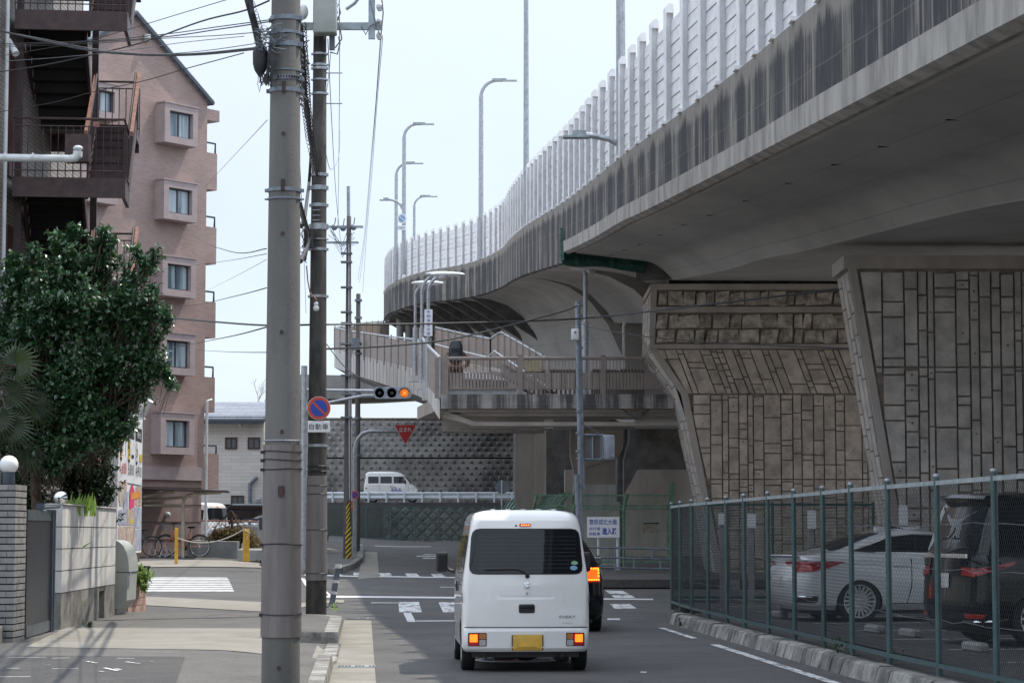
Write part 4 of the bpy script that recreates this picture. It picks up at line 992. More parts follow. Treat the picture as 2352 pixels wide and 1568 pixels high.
b.loft(rows, closed=True); b.add(rows[0], [tuple(range(20))]); b.add(rows[-1], [tuple(range(20))]); b.build('main_bag', 'bag', bk, smooth=True, sharp=60)
b = MB(); b.box(pc + Vector((0, -.13, 1.42)), (.26, .06, .3)); b.build('front_pocket', 'bag', bk)

# ---- bicycle builder (heading +Y, origin on the ground between the wheels)
def bicycle(name, label, group, frame_mat, loc, rz, basket=True):
    t = thing(name, label, 'bicycle', (0, 0, 0), 0, group)
    for y in (-.54, .54):
        b = MB(); b.path([Vector((0, y + .325 * cos(a), .33 + .325 * sin(a))) for a in [2 * pi * i / 28 for i in range(29)]], .019, 8); wh = b.build('wheel', 'rubber', t, smooth=True)
        b = MB()
        for i in range(18): a = 2 * pi * i / 18; b.tube((0, y, .33), (0, y + .31 * cos(a), .33 + .31 * sin(a)), .003, n=4)
        b.path([Vector((0, y + .305 * cos(a), .33 + .305 * sin(a))) for a in [2 * pi * i / 28 for i in range(29)]], .008, 6); b.tube((-.05, y, .33), (.05, y, .33), .022); b.build('spokes', 'chrome_trim', wh)
        b = MB(); b.path([Vector((0, y + .36 * cos(a), .33 + .36 * sin(a))) for a in [R(20 if y > 0 else 10) + i / 10 * R(150) for i in range(11)]], .012, 6); b.build('mudguard', 'black', t)
    b = MB(); bb = Vector((0, -.06, .28)); hd0 = Vector((0, .36, .62)); hd1 = Vector((0, .31, .84)); st = Vector((0, -.22, .74)); ra_ = Vector((0, -.54, .33)); fa = Vector((0, .54, .33))
    b.path([hd0, Vector((0, .22, .42)), bb], .022, 8); b.path([hd0 + Vector((0, -.02, .08)), Vector((0, .1, .5)), Vector((0, -.12, .46))], .016, 8); b.tube(bb, st, .018)
    for s_ in (-.045, .045):
        b.tube(bb, ra_ + Vector((s_, 0, 0)), .011); b.tube(Vector((0, -.19, .64)), ra_ + Vector((s_, 0, 0)), .01); b.tube(hd0, fa + Vector((s_, 0, 0)), .013)
    b.tube(hd0, hd1, .022); b.build('frame', frame_mat, t, smooth=True)
    b = MB(); b.tube(hd1, hd1 + Vector((0, -.03, .16)), .014); c = hd1 + Vector((0, -.02, .16)); b.path([c + Vector((-.27, -.22, .05)), c + Vector((-.24, -.08, .06)), c + Vector((-.1, .03, .02)), c, c + Vector((.1, .03, .02)), c + Vector((.24, -.08, .06)), c + Vector((.27, -.22, .05))], .012, 6); b.build('handlebar', 'plastic_black', t)
    b = MB(); b.tube(st, st + Vector((0, -.03, .13)), .013); b.sphere(st + Vector((0, -.05, .17)), .1, 12, 8, (.85, 1.35, .35)); b.build('saddle', 'black', t, smooth=True)
    b = MB(); b.tube((-.012, -.06, .28), (.06, -.06, .28), .09, n=18); b.tube((.06, -.06, .28), (.07, -.02, .12), .012); b.tube((-.07, -.06, .28), (-.08, -.1, .44), .012); b.box((.08, -.02, .12), (.08, .1, .02)); b.build('crank', 'plastic_black', t)
    if basket:
        b = MB(); c = Vector((0, .52, .80))
        for zz_ in (0, .12, .24):
            k = .13 + zz_ * .12; b.path([c + Vector(q) for q in ((-k, -k * .8, zz_), (k, -k * .8, zz_), (k, k * .8, zz_), (-k, k * .8, zz_), (-k, -k * .8, zz_))], .005, 4)
        for i in range(7):
            for sgn in (-1, 1):
                q = -.13 + i * .043; b.tube(c + Vector((q, sgn * .1, 0)), c + Vector((q * 1.2, sgn * .125, .24)), .003, n=4); b.tube(c + Vector((sgn * .13, q * .8, 0)), c + Vector((sgn * .16, q, .24)), .003, n=4)
        b.build('basket', 'galv_dark', t)
    t.location = loc; t.rotation_euler = (0, 0, rz); return t
bicycle('bicycle', 'dark bicycle ridden away by the person on the footbridge', 'bicycles', 'black', pc + Vector((0, .08, 0)), 0, False)

# ================================================================== POLES, SIGNALS, SIGNS
def utility_pole(px, Y, ybot, ytop, r0, label, mt='pole_concrete', z0=None, zt_=None, taper=1 / 150):
    x = P(px, ybot, Y).x; zb_ = z0 if z0 is not None else gz(x, Y) + .1; zt_ = zt_ if zt_ is not None else ZA(ytop, Y)
    t = thing('utility_pole', label, 'utility pole', (x, Y, zb_)); H = zt_ - zb_; b = MB()
    b.lathe([(r0, -.3), (r0, 0), (r0 - H * taper, H), (r0 - H * taper - .02, H + .03)], (x, Y, zb_), 36); b.build('shaft', mt, t, smooth=True, sharp=50)
    t['r0'] = r0; return t, x, zb_, r0, taper
def band(b, x, Y, z, r, h=.05, holes=True, ears=True, rot=0.):
    b.lathe([(r + .004, -h / 2), (r + .012, -h / 2), (r + .012, h / 2), (r + .004, h / 2)], (x, Y, z), 32)
    if ears:
        for a in (rot, rot + pi): b.box((x + (r + .02) * cos(a), Y + (r + .02) * sin(a), z), (.035, .04, h * .9))
YP = 23.
t1, x1_, zb1, r1, tp1 = utility_pole(645, YP, 1500, -700, .188, 'thick concrete utility pole in the foreground with a ribbed grey sleeve')
rz1 = lambda z: r1 - (z - zb1) * tp1
zr = lambda y: ZA(y, YP, 645)
b = MB(); za, zb_ = zr(1462), zr(1020); prof = []; n = 190
for k in range(n): z = za + (zb_ - za) * k / n; prof += [(rz1(z) + .012, z), (rz1(z) + .0155, z + (zb_ - za) / n * .5)]
b.lathe(prof, (x1_, YP, 0), 40); b.build('ribbed_sleeve', 'guard_sleeve', t1, smooth=True, sharp=80)
b = MB()
for y in (1409, 1249, 1077, 1114 - 60 + 2, 1083 - 46):
    z = zr(y); b.path([Vector((x1_ + (rz1(z) + .02) * cos(a), YP + (rz1(z) + .02) * sin(a), z + .006 * sin(a * 2 + y))) for a in [2 * pi * i / 28 for i in range(29)]], .006, 5); b.box((x1_ - .19, YP - .08, z - .008), (.03, .03, .03))
b.build('strap', 'cable', t1)
b = MB(); z = zr(1012); b.path([Vector((x1_ + (rz1(z) + .01) * cos(a), YP + (rz1(z) + .01) * sin(a), z)) for a in [2 * pi * i / 28 for i in range(29)]], .006, 5); b.tube((x1_ + rz1(z), YP - .04, z), (x1_ + rz1(z), YP - .04, z - .45), .009); b.build('steel_band', 'galv', t1)
b = MB()
for y, h in ((438, .035), (458, .015), (210, .04), (183, .04), (78, .03), (45, .045), (105, .05), (165, .012)): band(b, x1_, YP, zr(y), rz1(zr(y)), h, rot=pi * (.9 if h > .04 else 1.0))
b.build('bands', 'galv_dark', t1)
b = MB(); r_ = rz1(zr(182)); z = zr(182)      # punched strap with square holes
for k in range(9): a = -pi / 2 + (k - 2) * .17; b.box((x1_ + (r_ + .013) * cos(a), YP + (r_ + .013) * sin(a), z), (.018, .012, .022), Matrix.Rotation(a, 3, 'Z'))
for y, dx in ((312, .0), (540, 0), (765, 0), (992, .01), (1530, .0)): b.tube((x1_ + dx, YP - rz1(zr(y)) + .01, zr(y)), (x1_ + dx, YP - rz1(zr(y)) - .016, zr(y)), .018)
for y in (206, 430): b.box((x1_, YP - rz1(zr(y)) - .012, zr(y)), (.035, .03, .11))
b.box((x1_ + .01, YP - rz1(zr(1128)) - .02, zr(1128)), (.05, .03, .1)); b.build('bolts', 'steel_brown', t1)
b = MB(); b.rbox((x1_ + .01, YP - rz1(zr(1128)) - .015, zr(1128)), (.06, .03, .1), .02); b.build('oval_cap', 'cable', t1, smooth=True)
# cable closure and tangled cables hanging beside it
t = thing('cable_closure', 'black cable closure bundle hanging on the left of the foreground pole', 'cable closure', P(600, 140, 22.9)); b = MB(); rows = []
for k, (y, w_) in enumerate(((103, .03), (110, .065), (122, .076), (148, .074), (162, .058), (176, .02))):
    c = P(598, y, 22.85); rows.append([c + Vector((w_ * cos(a), w_ * .9 * sin(a), 0)) for a in [2 * pi * i / 14 for i in range(14)]])
b.loft(rows, closed=True); b.add(rows[0], [tuple(range(14))]); b.add(rows[-1], [tuple(range(14))]); b.build('case', 'cable', t, smooth=True)
b = MB(); rnd = random.Random(4)
b.path([P(566, -20, 22.8), P(572, 10, 22.8), P(583, 50, 22.85), P(592, 90, 22.85), P(597, 110, 22.85)], .035, 8); b.path([P(574, -20, 22.7), P(580, 30, 22.7), P(592, 70, 22.8), P(600, 108, 22.8)], .022, 6)
for k in range(14):
    c = P(570 + k * 2.6, -5 + k * 8, 22.8); a0 = rnd.uniform(0, 6); b.path([c + Vector((.045 * cos(a0 + a), .02, .05 * sin(a0 + a))) for a in [i / 10 * 5.2 for i in range(11)]], .003, 4)
for k in range(10): b.path([P(596 + rnd.uniform(-6, 8), 160, 22.85), P(604 + rnd.uniform(-10, 10), 185 + rnd.uniform(-10, 15), 22.8), P(616, 178 + rnd.uniform(-12, 14), 22.8), P(622, 100 + rnd.uniform(-30, 30), 22.82)], .005, 5)
b.path([P(594, 165, 22.8), P(592, 195, 22.8), P(596, 212, 22.8), P(600, 190, 22.8)], .004, 4); b.build('cables', 'cable', t)
t = thing('wire_tangle', 'tangle of grey and black wire ends strapped round the foreground pole near the top', 'wires', P(612, 80, 22.8)); b = MB(); rnd = random.Random(14)
for k in range(34):
    x0_, y0_ = rnd.uniform(582, 628), rnd.uniform(58, 112); b.path([P(x0_, y0_, 22.78), P(x0_ + rnd.uniform(4, 20), y0_ + rnd.uniform(-14, 14), 22.74), P(x0_ + rnd.uniform(8, 34), y0_ + rnd.uniform(-8, 22), 22.76), P(x0_ + rnd.uniform(0, 40), y0_ + rnd.uniform(-12, 14), 22.80)], rnd.choice((.003, .005, .006)), 4)
b.build('loose_wires', 'cable_grey', t)
b = MB()
for k in range(16):
    x0_ = rnd.uniform(616, 634); b.path([P(x0_, 98 + rnd.uniform(-4, 8), 22.78), P(x0_ + rnd.uniform(-4, 5), 140, 22.76), P(x0_ - 6 + rnd.uniform(-8, 4), 185 + rnd.uniform(-8, 18), 22.78), P(x0_ - 12, 170, 22.8)], .006, 4)
for k in range(14):
    y0_ = 70 + k * 13; b.path([P(690, y0_, 23), P(697 + rnd.uniform(-2, 8), y0_ + rnd.uniform(0, 20), 28), P(704 + rnd.uniform(-3, 8), y0_ + rnd.uniform(10, 40), 36)], rnd.choice((.006, .012)), 4)
b.build('black_wires', 'cable', t)
# spiral wrapped cable between poles
def spiral(b, pts, r, turns, wr):
    L = len(pts) - 1; N = turns * 9; out = []
    for i in range(N + 1):
        t = i / N * L; k = min(int(t), L - 1); p = pts[k].lerp(pts[k + 1], t - k); d = (pts[k + 1] - pts[k]).normalized(); a = d.orthogonal().normalized(); c = d.cross(a); ph = 2 * pi * i / 9
        out.append(p + a * r * cos(ph) + c * r * sin(ph))
    b.path(out, wr, 4)
t = thing('wrapped_cable', 'spiral wrapped black cable running down between the two nearest poles', 'cable', P(700, 400, 35)); b = MB()
sp_ = [P(690, 60, 23.5), P(698, 170, 26), P(703, 240, 29), P(712, 320, 33), P(728, 402, 42)]; b.path(sp_, .03, 6); spiral(b, sp_, .06, 40, .005); 
sp_ = [P(688, 470, 24), P(700, 510, 30), P(712, 540, 42), P(705, 570, 41), P(690, 600, 30)]; b.path(sp_, .035, 6); b.path([P(692, 180, 30), P(708, 250, 38), P(716, 330, 42), P(710, 420, 42.3), P(700, 500, 38), P(692, 520, 30)], .03, 6)
b.build('cable', 'cable', t)
# pole 2
YQ = 42.8
t2, x2, zb2, r2, tp2 = utility_pole(726, YQ, 1400, -160, .19, 'dark weathered utility pole carrying the no parking sign', 'pole_dark', z0=.2)
rz2 = lambda z: r2 - (z - zb2) * tp2; z2 = lambda y: ZA(y, YQ, 726)
b = MB(); b.lathe([(rz2(z2(1332)) + .012, z2(1332)), (rz2(z2(1093)) + .012, z2(1093)), (rz2(z2(1093)), z2(1093) + .005)], (x2, YQ, 0), 36); b.build('grey_sleeve', 'guard_sleeve', t2, smooth=True, sharp=60)
b = MB()
for y in (1317, 1217, 1116, 1135, 1071, 1083): b.lathe([(rz2(z2(y)) + .013, z2(y)), (rz2(z2(y)) + .022, z2(y) + .008), (rz2(z2(y)) + .013, z2(y) + .016)], (x2, YQ, 0), 30)
b.build('strap', 'cable', t2)
b = MB()
for y, h in ((125, .04), (150, .04), (158, .05), (184, .03), (216, .04), (402, .06), (432, .08), (472, .06), (521, .11), (550, .02), (573, .05), (681, .05), (1023, .05)): band(b, x2, YQ, z2(y), rz2(z2(y)), h)
for y in (485, 497, 508): b.box((x2 - .03, YQ - rz2(z2(y)) - .004, z2(y)), (.14, .01, .012))
for y in (168, 238): b.tube((x2 + .1, YQ, z2(y)), (x2 + .42, YQ, z2(y)), .012, n=6)
b.build('bands', 'galv', t2)
b = MB(); b.path([P(704, 610, 42.5), P(707, 645, 42.5), P(712, 672, 42.5), P(727, 688, 42.5), P(726, 700, 42.5)], .012, 6); b.build('hanging_cord', 'steel_rust', t2)
b = MB(); c = P(726, 708, 42.5); b.sphere(c + Vector((0, 0, .0)), .055, 12, 8, (1, .5, 1)); b.sphere(c + Vector((0, 0, .08)), .042, 12, 8, (1, .5, 1)); b.build('insulator', 'porcelain', t2, smooth=True)
b = MB(); b.box(P(709, 548, 42.5), (.16, .2, .34)); b.path([P(700, 530, 42.5), P(712, 545, 42.5), P(700, 600, 42.5), P(690, 590, 42.5)], .02, 5)
for k in range(9): b.path([P(700 + random.uniform(-8, 8), 505 + 10 * k, 42.4), P(690 + random.uniform(-8, 6), 520 + 9 * k, 42.3), P(704 + random.uniform(-5, 9), 540 + 8 * k, 42.4)], .008, 4)
b.build('cable_tangle', 'cable', t2)
t = thing('control_box', 'grey rectangular box strapped high on the dark pole', 'control box', P(747, 75, 42.4)); b = MB(); b.rbox(P(747, 28, 42.4), (.42, .35, .84), .03, 3); b.build('case', 'bin_grey', t, smooth=True); b = MB(); b.box(P(763, 60, 42.6), (.1, .08, .9)); b.build('side_duct', 'cable_grey', t)
t = thing('crossarm', 'grey steel crossarm high on the dark pole with insulators at its right end', 'crossarm', P(800, 62, 42.8)); b = MB(); a, c = P(690, 56, 42.8), P(878, 66, 42.9); b.box((a + c) / 2, ((c - a).length, .09, .13), Matrix.Rotation(-.05, 3, 'Y') if False else None); b.box(P(854, 38, 42.8), (.12, .08, .85)); b.path([P(795, 22, 42.8), P(815, 8, 42.8), P(830, -12, 42.8)], .03, 6); b.build('beam', 'fence_rail', t)
b = MB()
for y in (16, 50, 82):
    b.sphere(P(872, y, 42.8), .065, 12, 8, (1, 1, 1.1)); b.sphere(P(872, y + 5, 42.8), .05, 10, 6)
b.sphere(P(697, 28, 42.6), .09, 12, 8, (1, 1, 1.6)); b.build('insulators', 'porcelain', t, smooth=True)
b = MB(); rnd = random.Random(2)
for q in (((877, 0), (880, 30), (875, 80)), ((850, 0), (862, 50), (872, 80)), ((770, 60), (782, 30), (778, 10), (768, 30), (780, 48)), ((780, 60), (785, 90), (770, 110), (758, 105)), ((872, 50), (850, 60), (840, 80), (830, 60)), ((758, 0), (766, 40), (775, 30), (768, 5)), ((758, 120), (775, 125), (781, 100), (778, 85))):
    b.path([P(x, y, 42.7) for x, y in q], .014, 5)
b.build('jumpers', 'cable_grey', t)
# no parking sign with plate on pole 2
def np_sign(px, py, Y, r, label, plate=None, post=None, facing=None):
    c = P(px, py, Y); t = thing('no_parking_sign', label, 'traffic sign', c); f = Vector((0, -1, 0))
    def disc(rr, off, nm, mt):
        b = MB(); b.add([c + Vector((rr * cos(a), -off, rr * sin(a))) for a in [2 * pi * i / 40 for i in range(40)]] , [tuple(range(40))]); return b.build(nm, mt, t, fix=False)
    b = MB(); b.lathe([(r, -.0), (r, .012)], c, 40, 'Y'); b.build('back_plate', 'sign_white', t)
    disc(r * .965, .004, 'red_rim', 'sign_red_orange'); disc(r * .72, .007, 'blue_field', 'sign_blue')
    b = MB(); d = Vector((cos(R(-45)), 0, sin(R(-45)))); n_ = Vector((d.z, 0, -d.x)); w_ = r * .085; L_ = r * .74
    b.quad(*[c + Vector((0, -.010, 0)) + q for q in (-d * L_ - n_ * w_, d * L_ - n_ * w_, d * L_ + n_ * w_, -d * L_ + n_ * w_)]); b.build('red_bar', 'sign_red_orange', t, fix=False)
    if plate:
        h = r * .96; cc = c + Vector((0, 0, -r - h / 2 - .02)); b = MB(); b.rbox(cc, (r * 1.9, .012, h), .005, 1); b.build('plate', 'sign_white', t)
        text(plate, r * 1.62, h * .52, 'sign_black', cc + Vector((0, -.009, 0)), (1, 0, 0), (0, 0, 1), t)
    return t
np_sign(732.5, 937, 42.45, .212, 'round no parking sign with white plate on the dark pole', plate='自動車')
# poles 3 and 4
t3, x3, zb3, r3, tp3 = utility_pole(797, 88, 1288, 498, .15, 'slim utility pole beyond the crossing with two crossarms near its top', 'pole_grey', z0=ZA(1290, 88), taper=1 / 200)
b = MB(); b.box(P(790, 521, 88), (1.45, .07, .09)); b.box(P(778, 557, 88), (1.5, .07, .08)); b.tube(P(800, 428, 88), P(801, 540, 88), .065, n=8); b.build('crossarm', 'fence_rail', t3)
b = MB()
for x, y in ((768, 522), (812, 522), (788, 524)): b.sphere(P(x, y, 87.9), .12, 10, 7); b.tube(P(x, y, 87.9), P(x + 3, y - 22, 87.9), .02, n=5)
b.build('insulators', 'galv_dark', t3, smooth=True)
b = MB(); rnd = random.Random(8)
for k in range(9): x0_ = rnd.uniform(752, 780); x1_2 = rnd.uniform(795, 815); y0_ = rnd.uniform(520, 560); b.path([P(x0_, y0_, 87.9), P((x0_ + x1_2) / 2, y0_ + rnd.uniform(15, 50), 87.9), P(x1_2, rnd.uniform(530, 565), 87.9)], .012, 4)
for y in (582, 602, 660, 717, 742, 790, 862, 905, 958): b.box(P(796, y, 87.8), (.42, .34, .06))
b.build('fittings', 'cable_grey', t3)
b = MB(); b.tube(P(801, 560, 87.8), P(803, 1150, 87.8), .03, n=6); b.tube(P(806, 700, 87.75), P(808, 1150, 87.75), .018, n=6); b.build('conduit', 'galv', t3)
t4, x4, zb4, r4, tp4 = utility_pole(820, 99, 1262, 676, .13, 'thin round topped pole standing right of the pole with crossarms', 'pole_grey', z0=ZA(1266, 99), taper=1 / 300)
b = MB()
for y in (690, 730, 790, 812, 905, 960, 1045): b.lathe([(.16, -.05), (.16, .05)], (x4, 99, ZA(y, 99)), 14)
b.box(P(818, 790, 98.8), (.34, .3, .5)); b.build('bands', 'galv_dark', t4)
# striped guy guard
t = thing('guy_guard', 'yellow and black striped guard tube leaning at the foot of the slim pole', 'guard tube', P(800, 1290, 87.3)); pa, pb = P(801, 1288, 87.2), P(799, 1152, 87.2)
for col, ph in (('sign_yellow', 0), ('black', 1)):
    b = MB(); N = 24
    for k in range(N):
        if k % 2 != ph: continue
        a, c = pa.lerp(pb, k / N), pa.lerp(pb, (k + 1) / N); r_ = .11 if k < 13 else .07
        rows = [[q + Vector((r_ * cos(w_), r_ * sin(w_), .12 * cos(w_))) for w_ in [2 * pi * i / 12 for i in range(12)]] for q in (a, c)]; b.loft(rows, closed=True)
    b.build('yellow_bands' if ph == 0 else 'black_bands', col, t, smooth=True)
# stop sign on its curved post
YS = 97.5; t = thing('stop_sign', 'red inverted triangle stop sign hanging on a curved grey post', 'traffic sign', P(814, 1262, YS)); b = MB()
b.path([P(814, 1268, YS), P(815, 1150, YS), P(815, 1040, YS), P(817, 1022, YS), P(823, 1006, YS), P(834, 995, YS), P(850, 990, YS), P(915, 990, YS)], .085, 10); b.build('post', 'galv', t, smooth=True)
def tri(k, off, nm, mt):
    c = P(931, 991, YS - .15); b = MB(); q = [(-26.5, -16), (26.5, -16), (2.2, 28), (-2.2, 28)]; m_ = YS / F
    b.poly([c + Vector((x * m_ * k, -off, -(y * k + (0 if k == 1 else -.3)) * m_)) for x, y in q]); b.build(nm, mt, t, fix=False)
tri(1, 0, 'white_rim', 'sign_white'); tri(.93, .02, 'red_face', 'sign_red'); text('止まれ', .52, .20, 'sign_white', P(931, 986, YS - .15) + Vector((0, -.03, 0)), (1, 0, 0), (0, 0, 1), t, bold=.02)
t = np_sign(815, 1136, 96.8, .17, 'small round no parking sign low on the curved stop sign post')
t = thing('warning_roundel', 'red and yellow roundel half hidden behind the striped guard', 'traffic sign', P(803, 1161, 97.6)); c = P(804, 1161, 97.6); b = MB(); b.lathe([(.22, 0), (.22, .02)], c, 24, 'Y'); b.build('disc', 'sign_red_orange', t); b = MB(); b.box(c + Vector((.05, -.02, -.03)), (.2, .01, .07)); b.build('band', 'sign_yellow', t)
# signal
YG = 75.; t = thing('signal_pole', 'thin pale steel pole behind the dark pole holding the traffic signal arm', 'signal pole', P(697, 1313, YG)); b = MB(); b.tube(P(697, 1316, YG), P(699, 840, YG), .13, .1, n=12); b.build('shaft', 'galv', t, smooth=True)
b = MB(); b.path([P(698, 895, YG), P(862, 897, YG)], .045, 8); b.path([P(698, 942, YG), P(745, 926, YG), P(835, 908, YG), P(862, 908, YG)], .045, 8); b.build('arm', 'galv', t, smooth=True)
t = thing('traffic_signal', 'horizontal three lamp traffic signal with its right lamp glowing red', 'traffic signal', P(900, 902, YG)); b = MB()
c = P(901, 902, YG - .1); m_ = YG / F
pr = [(-43, -6), (-38, -14), (37, -14), (43, -7), (43, 7), (37, 13), (-38, 13), (-43, 6)]; b.prism([c + Vector((x * m_, 0, -y * m_)) for x, y in pr], (0, .22, 0)); b.build('housing', 'signal_body', t)
for x, lit in ((872, 0), (900, 0), (929, 1)):
    q = P(x, 902.5, YG - .1); b = MB(); b.lathe([(.178, -.02), (.178, 0.0), (.150, 0.0), (.150, -.02)], q, 28, 'Y')
    rr = .178; vs = []
    rows = [[q + Vector((rr * cos(a), -dy, rr * sin(a))) for dy in (0, .12 * max(0, sin(a)) ** .5 + .01)] for a in [R(-10) + i / 20 * R(200) for i in range(21)]]; b.loft(rows); b.build('visor', 'signal_body', t, fix=False)
    b = MB(); b.lathe([(.155, 0), (.1, -.012), (.01, -.02)], q + Vector((0, -.004, 0)), 24, 'Y'); L_ = b.build('lens', 'signal_red' if lit else 'signal_dark', t)
    if lit:
        b = MB()
        for ring, nn_ in ((0, 1), (.04, 7), (.08, 13), (.118, 19)):
            for i in range(nn_): a = 2 * pi * i / nn_; cc = q + Vector((ring * cos(a), -.028, ring * sin(a))); b.box(cc, (.018, .006, .018))
        b.build('lit_dots', 'signal_dot', L_)
# leaning steel stub on the island
t = thing('marker_post', 'leaning grey steel marker post with white reflectors at the kerb corner', 'post', P(762, 1397, 44)); b = MB(); a, c = P(761, 1394, 44), P(777, 1298, 44); b.tube(a, c, .055, n=10); b.lathe([(.12, 0), (.12, .03)], a, 12); b.build('post', 'galv_dark', t, smooth=True)
b = MB(); b.tube(c - Vector((0, 0, .05)), c + Vector((0, 0, .02)), .065, n=10)
for k in (.35, .62): p = a.lerp(c, k); b.tube(p - Vector((0, 0, .03)), p + Vector((0, 0, .03)), .058, n=10)
b.build('reflector', 'sign_white', t)
# steel pole at the right with its boxes
YR = 62.; t = thing('steel_pole', 'blue grey steel pole rising behind the white van', 'utility pole', P(1337, 1290, YR)); b = MB(); b.tube((XA(1337, YR), YR, .3), (XA(1327, YR), YR, ZA(1090, YR)), .095, .095, n=18); b.tube((P(1336, 1090, YR).x, YR, ZA(1120, YR)), (P(1327, 692, YR).x, YR, ZA(692, YR)), .095, .075, n=18); b.build('shaft', 'galv_dark', t, smooth=True)
b = MB()
for y in (703, 727, 801, 996, 1038, 946): b.tube(P(1331, y, YR), P(1331, y, YR) + Vector((0, 0, .05)), .1, n=14)
b.path([P(1323, 998, YR), P(1385, 999, YR), P(1388, 1003, YR), P(1388, 1012, YR)], .04, 8); b.path([P(1323, 1054, YR), P(1380, 1055, YR), P(1384, 1045, YR)], .035, 8); b.path([P(1378, 996, YR), P(1330, 968, YR)], .012, 5); b.tube(P(1380, 996, YR), P(1380, 1054, YR) , .02)
b.build('bracket', 'galv_dark', t)
t = thing('meter_box', 'rounded grey metal box hung on the right of the steel pole', 'control box', P(1397, 1042, YR)); b = MB(); b.rbox(P(1397, 1027, YR), (.50 * .66, .3, .66), .05, 3); b.build('case', 'signal_body', t, smooth=True); b = MB(); b.box(P(1405, 1050, YR - .16), (.12, .01, .06)); b.box(P(1384, 1027, YR - .05), (.02, .22, .6)); b.build('badge', 'galv_dark', t)
t = thing('switch_panel', 'thin grey switch panel on the steel pole left of the rounded box', 'control box', P(1358, 1040, YR)); b = MB(); b.box(P(1358, 1028, YR + .1), (.26, .1, .66)); b.build('case', 'cable_grey', t); b = MB(); b.box(P(1361, 1028, YR), (.03, .1, .6)); b.build('latch', 'galv', t)
t = thing('junction_box', 'small white junction box high on the steel pole', 'junction box', P(1321, 768, YR)); b = MB(); b.rbox(P(1321, 768, YR - .1), (.2, .14, .3), .03, 2); b.build('case', 'sign_white', t, smooth=True); b = MB(); b.tube(P(1321, 763, YR - .18), P(1321, 763, YR - .16), .03); b.build('dial', 'galv_dark', t)

# ------------------------------------------------------------------ lamps on the elevated road
def road_lamp(px, ytop, xend, Y, r, label, zb_=None, low=None, wfac=1.):
    p, d, rr = frame_s(s_of_Y(Y)); x = XA(px, Y); zb_ = p.z + .02 if zb_ is None else zb_; zt_ = P(px, ytop, Y).z; t = thing('street_lamp', label, 'street lamp', (x, Y, zb_)); b = MB()
    if xend is not None:
        xe = P(xend, ytop, Y).x; rad = (xe - x) * .62; pts = [Vector((x, Y, zb_)), Vector((x, Y, zt_ - rad))] + [Vector((x + rad * (1 - cos(a)), Y, zt_ - rad + rad * sin(a))) for a in [k / 10 * pi / 2 for k in range(1, 11)]] + [Vector((xe - .25, Y, zt_))]
    else: pts = [Vector((x, Y, zb_)), Vector((x, Y, zt_))]
    b.path(pts, r, 10, rs=[r * 1.15] + [r] + [r * .75] * (len(pts) - 2) if xend else [r * 1.1, r * .85]); b.build('pole', 'galv', t, smooth=True)
    if xend is not None:
        b = MB(); b.box((xe - .4, Y, zt_ + .03), (.7, .26, .10)); b.box((xe - .1, Y, zt_ - .02), (1.1, .3, .05)); b.build('head', 'fence_rail', t)
    if low:
        xl_, yl_, yj = low; a = P(px - 1, yj, Y); c = P(xl_, yl_, Y); L_ = c.x - a.x; b = MB()
        b.path([a, a + Vector((L_ * .08, 0, (c.z - a.z) * .45)), a + Vector((L_ * .22, 0, (c.z - a.z) * .78)), a + Vector((L_ * .42, 0, (c.z - a.z) * .97)), c + Vector((-L_ * .38, 0, .03))], r * .6, 8); b.build('side_arm', 'galv', t, smooth=True)
        b = MB(); b.box(c + Vector((-L_ * .28, 0, .05)), (abs(L_) * .22, .26, .13)); b.box(c + Vector((-L_ * .22, 0, -.02)), (abs(L_) * .44, .3, .045)); b.build('side_head', 'fence_rail', t)
    return t
road_lamp(1430, -300, None, 51.5, .105, 'thickest lamp pole on the elevated road with a low side arm lamp', low=(1293, 313, 345))
road_lamp(1209, -40, None, 85, .10, 'tall lamp pole on the elevated road cut off by the top edge')
road_lamp(1104, 185, 1166, 114, .11, 'tallest curved lamp on the elevated road with its head in view')
road_lamp(925, 285, 979, 131.5, .11, 'curved lamp on the elevated road carrying a round blue sign', low=(872, 459, 480))
road_lamp(907, 375, 955, 138, .10, 'lower curved lamp just left of the lamp with the blue sign')
road_lamp(949, 451, 990, 160, .09, 'small farthest curved lamp showing over the noise barrier', zb_=17)
t = thing('no_parking_sign', 'pale faded no parking sign with blue centre on the elevated road lamp', 'traffic sign', P(923, 502, 131.2)); c = P(923, 502, 131.2)
b = MB(); b.lathe([(.27, 0), (.27, .02)], c, 32, 'Y'); b.build('disc', 'sign_white', t); b = MB(); b.add([c + Vector((.19 * cos(a), -.01, .21 * sin(a))) for a in [2 * pi * i / 32 for i in range(32)]], [tuple(range(32))]); b.build('blue_field', 'sticker_blue', t, fix=False)
b = MB(); b.quad(*[c + Vector((x, -.02, zz_)) for x, zz_ in ((-.14, .16), (-.16, .13), (.14, -.16), (.16, -.13))]); b.box(c + Vector((0, 0, -.52)), (.44, .02, .26)); b.build('plate', 'sign_white', t)
text('自動車', .34, .11, 'galv_dark', c + Vector((0, -.025, -.52)), (1, 0, 0), (0, 0, 1), t)

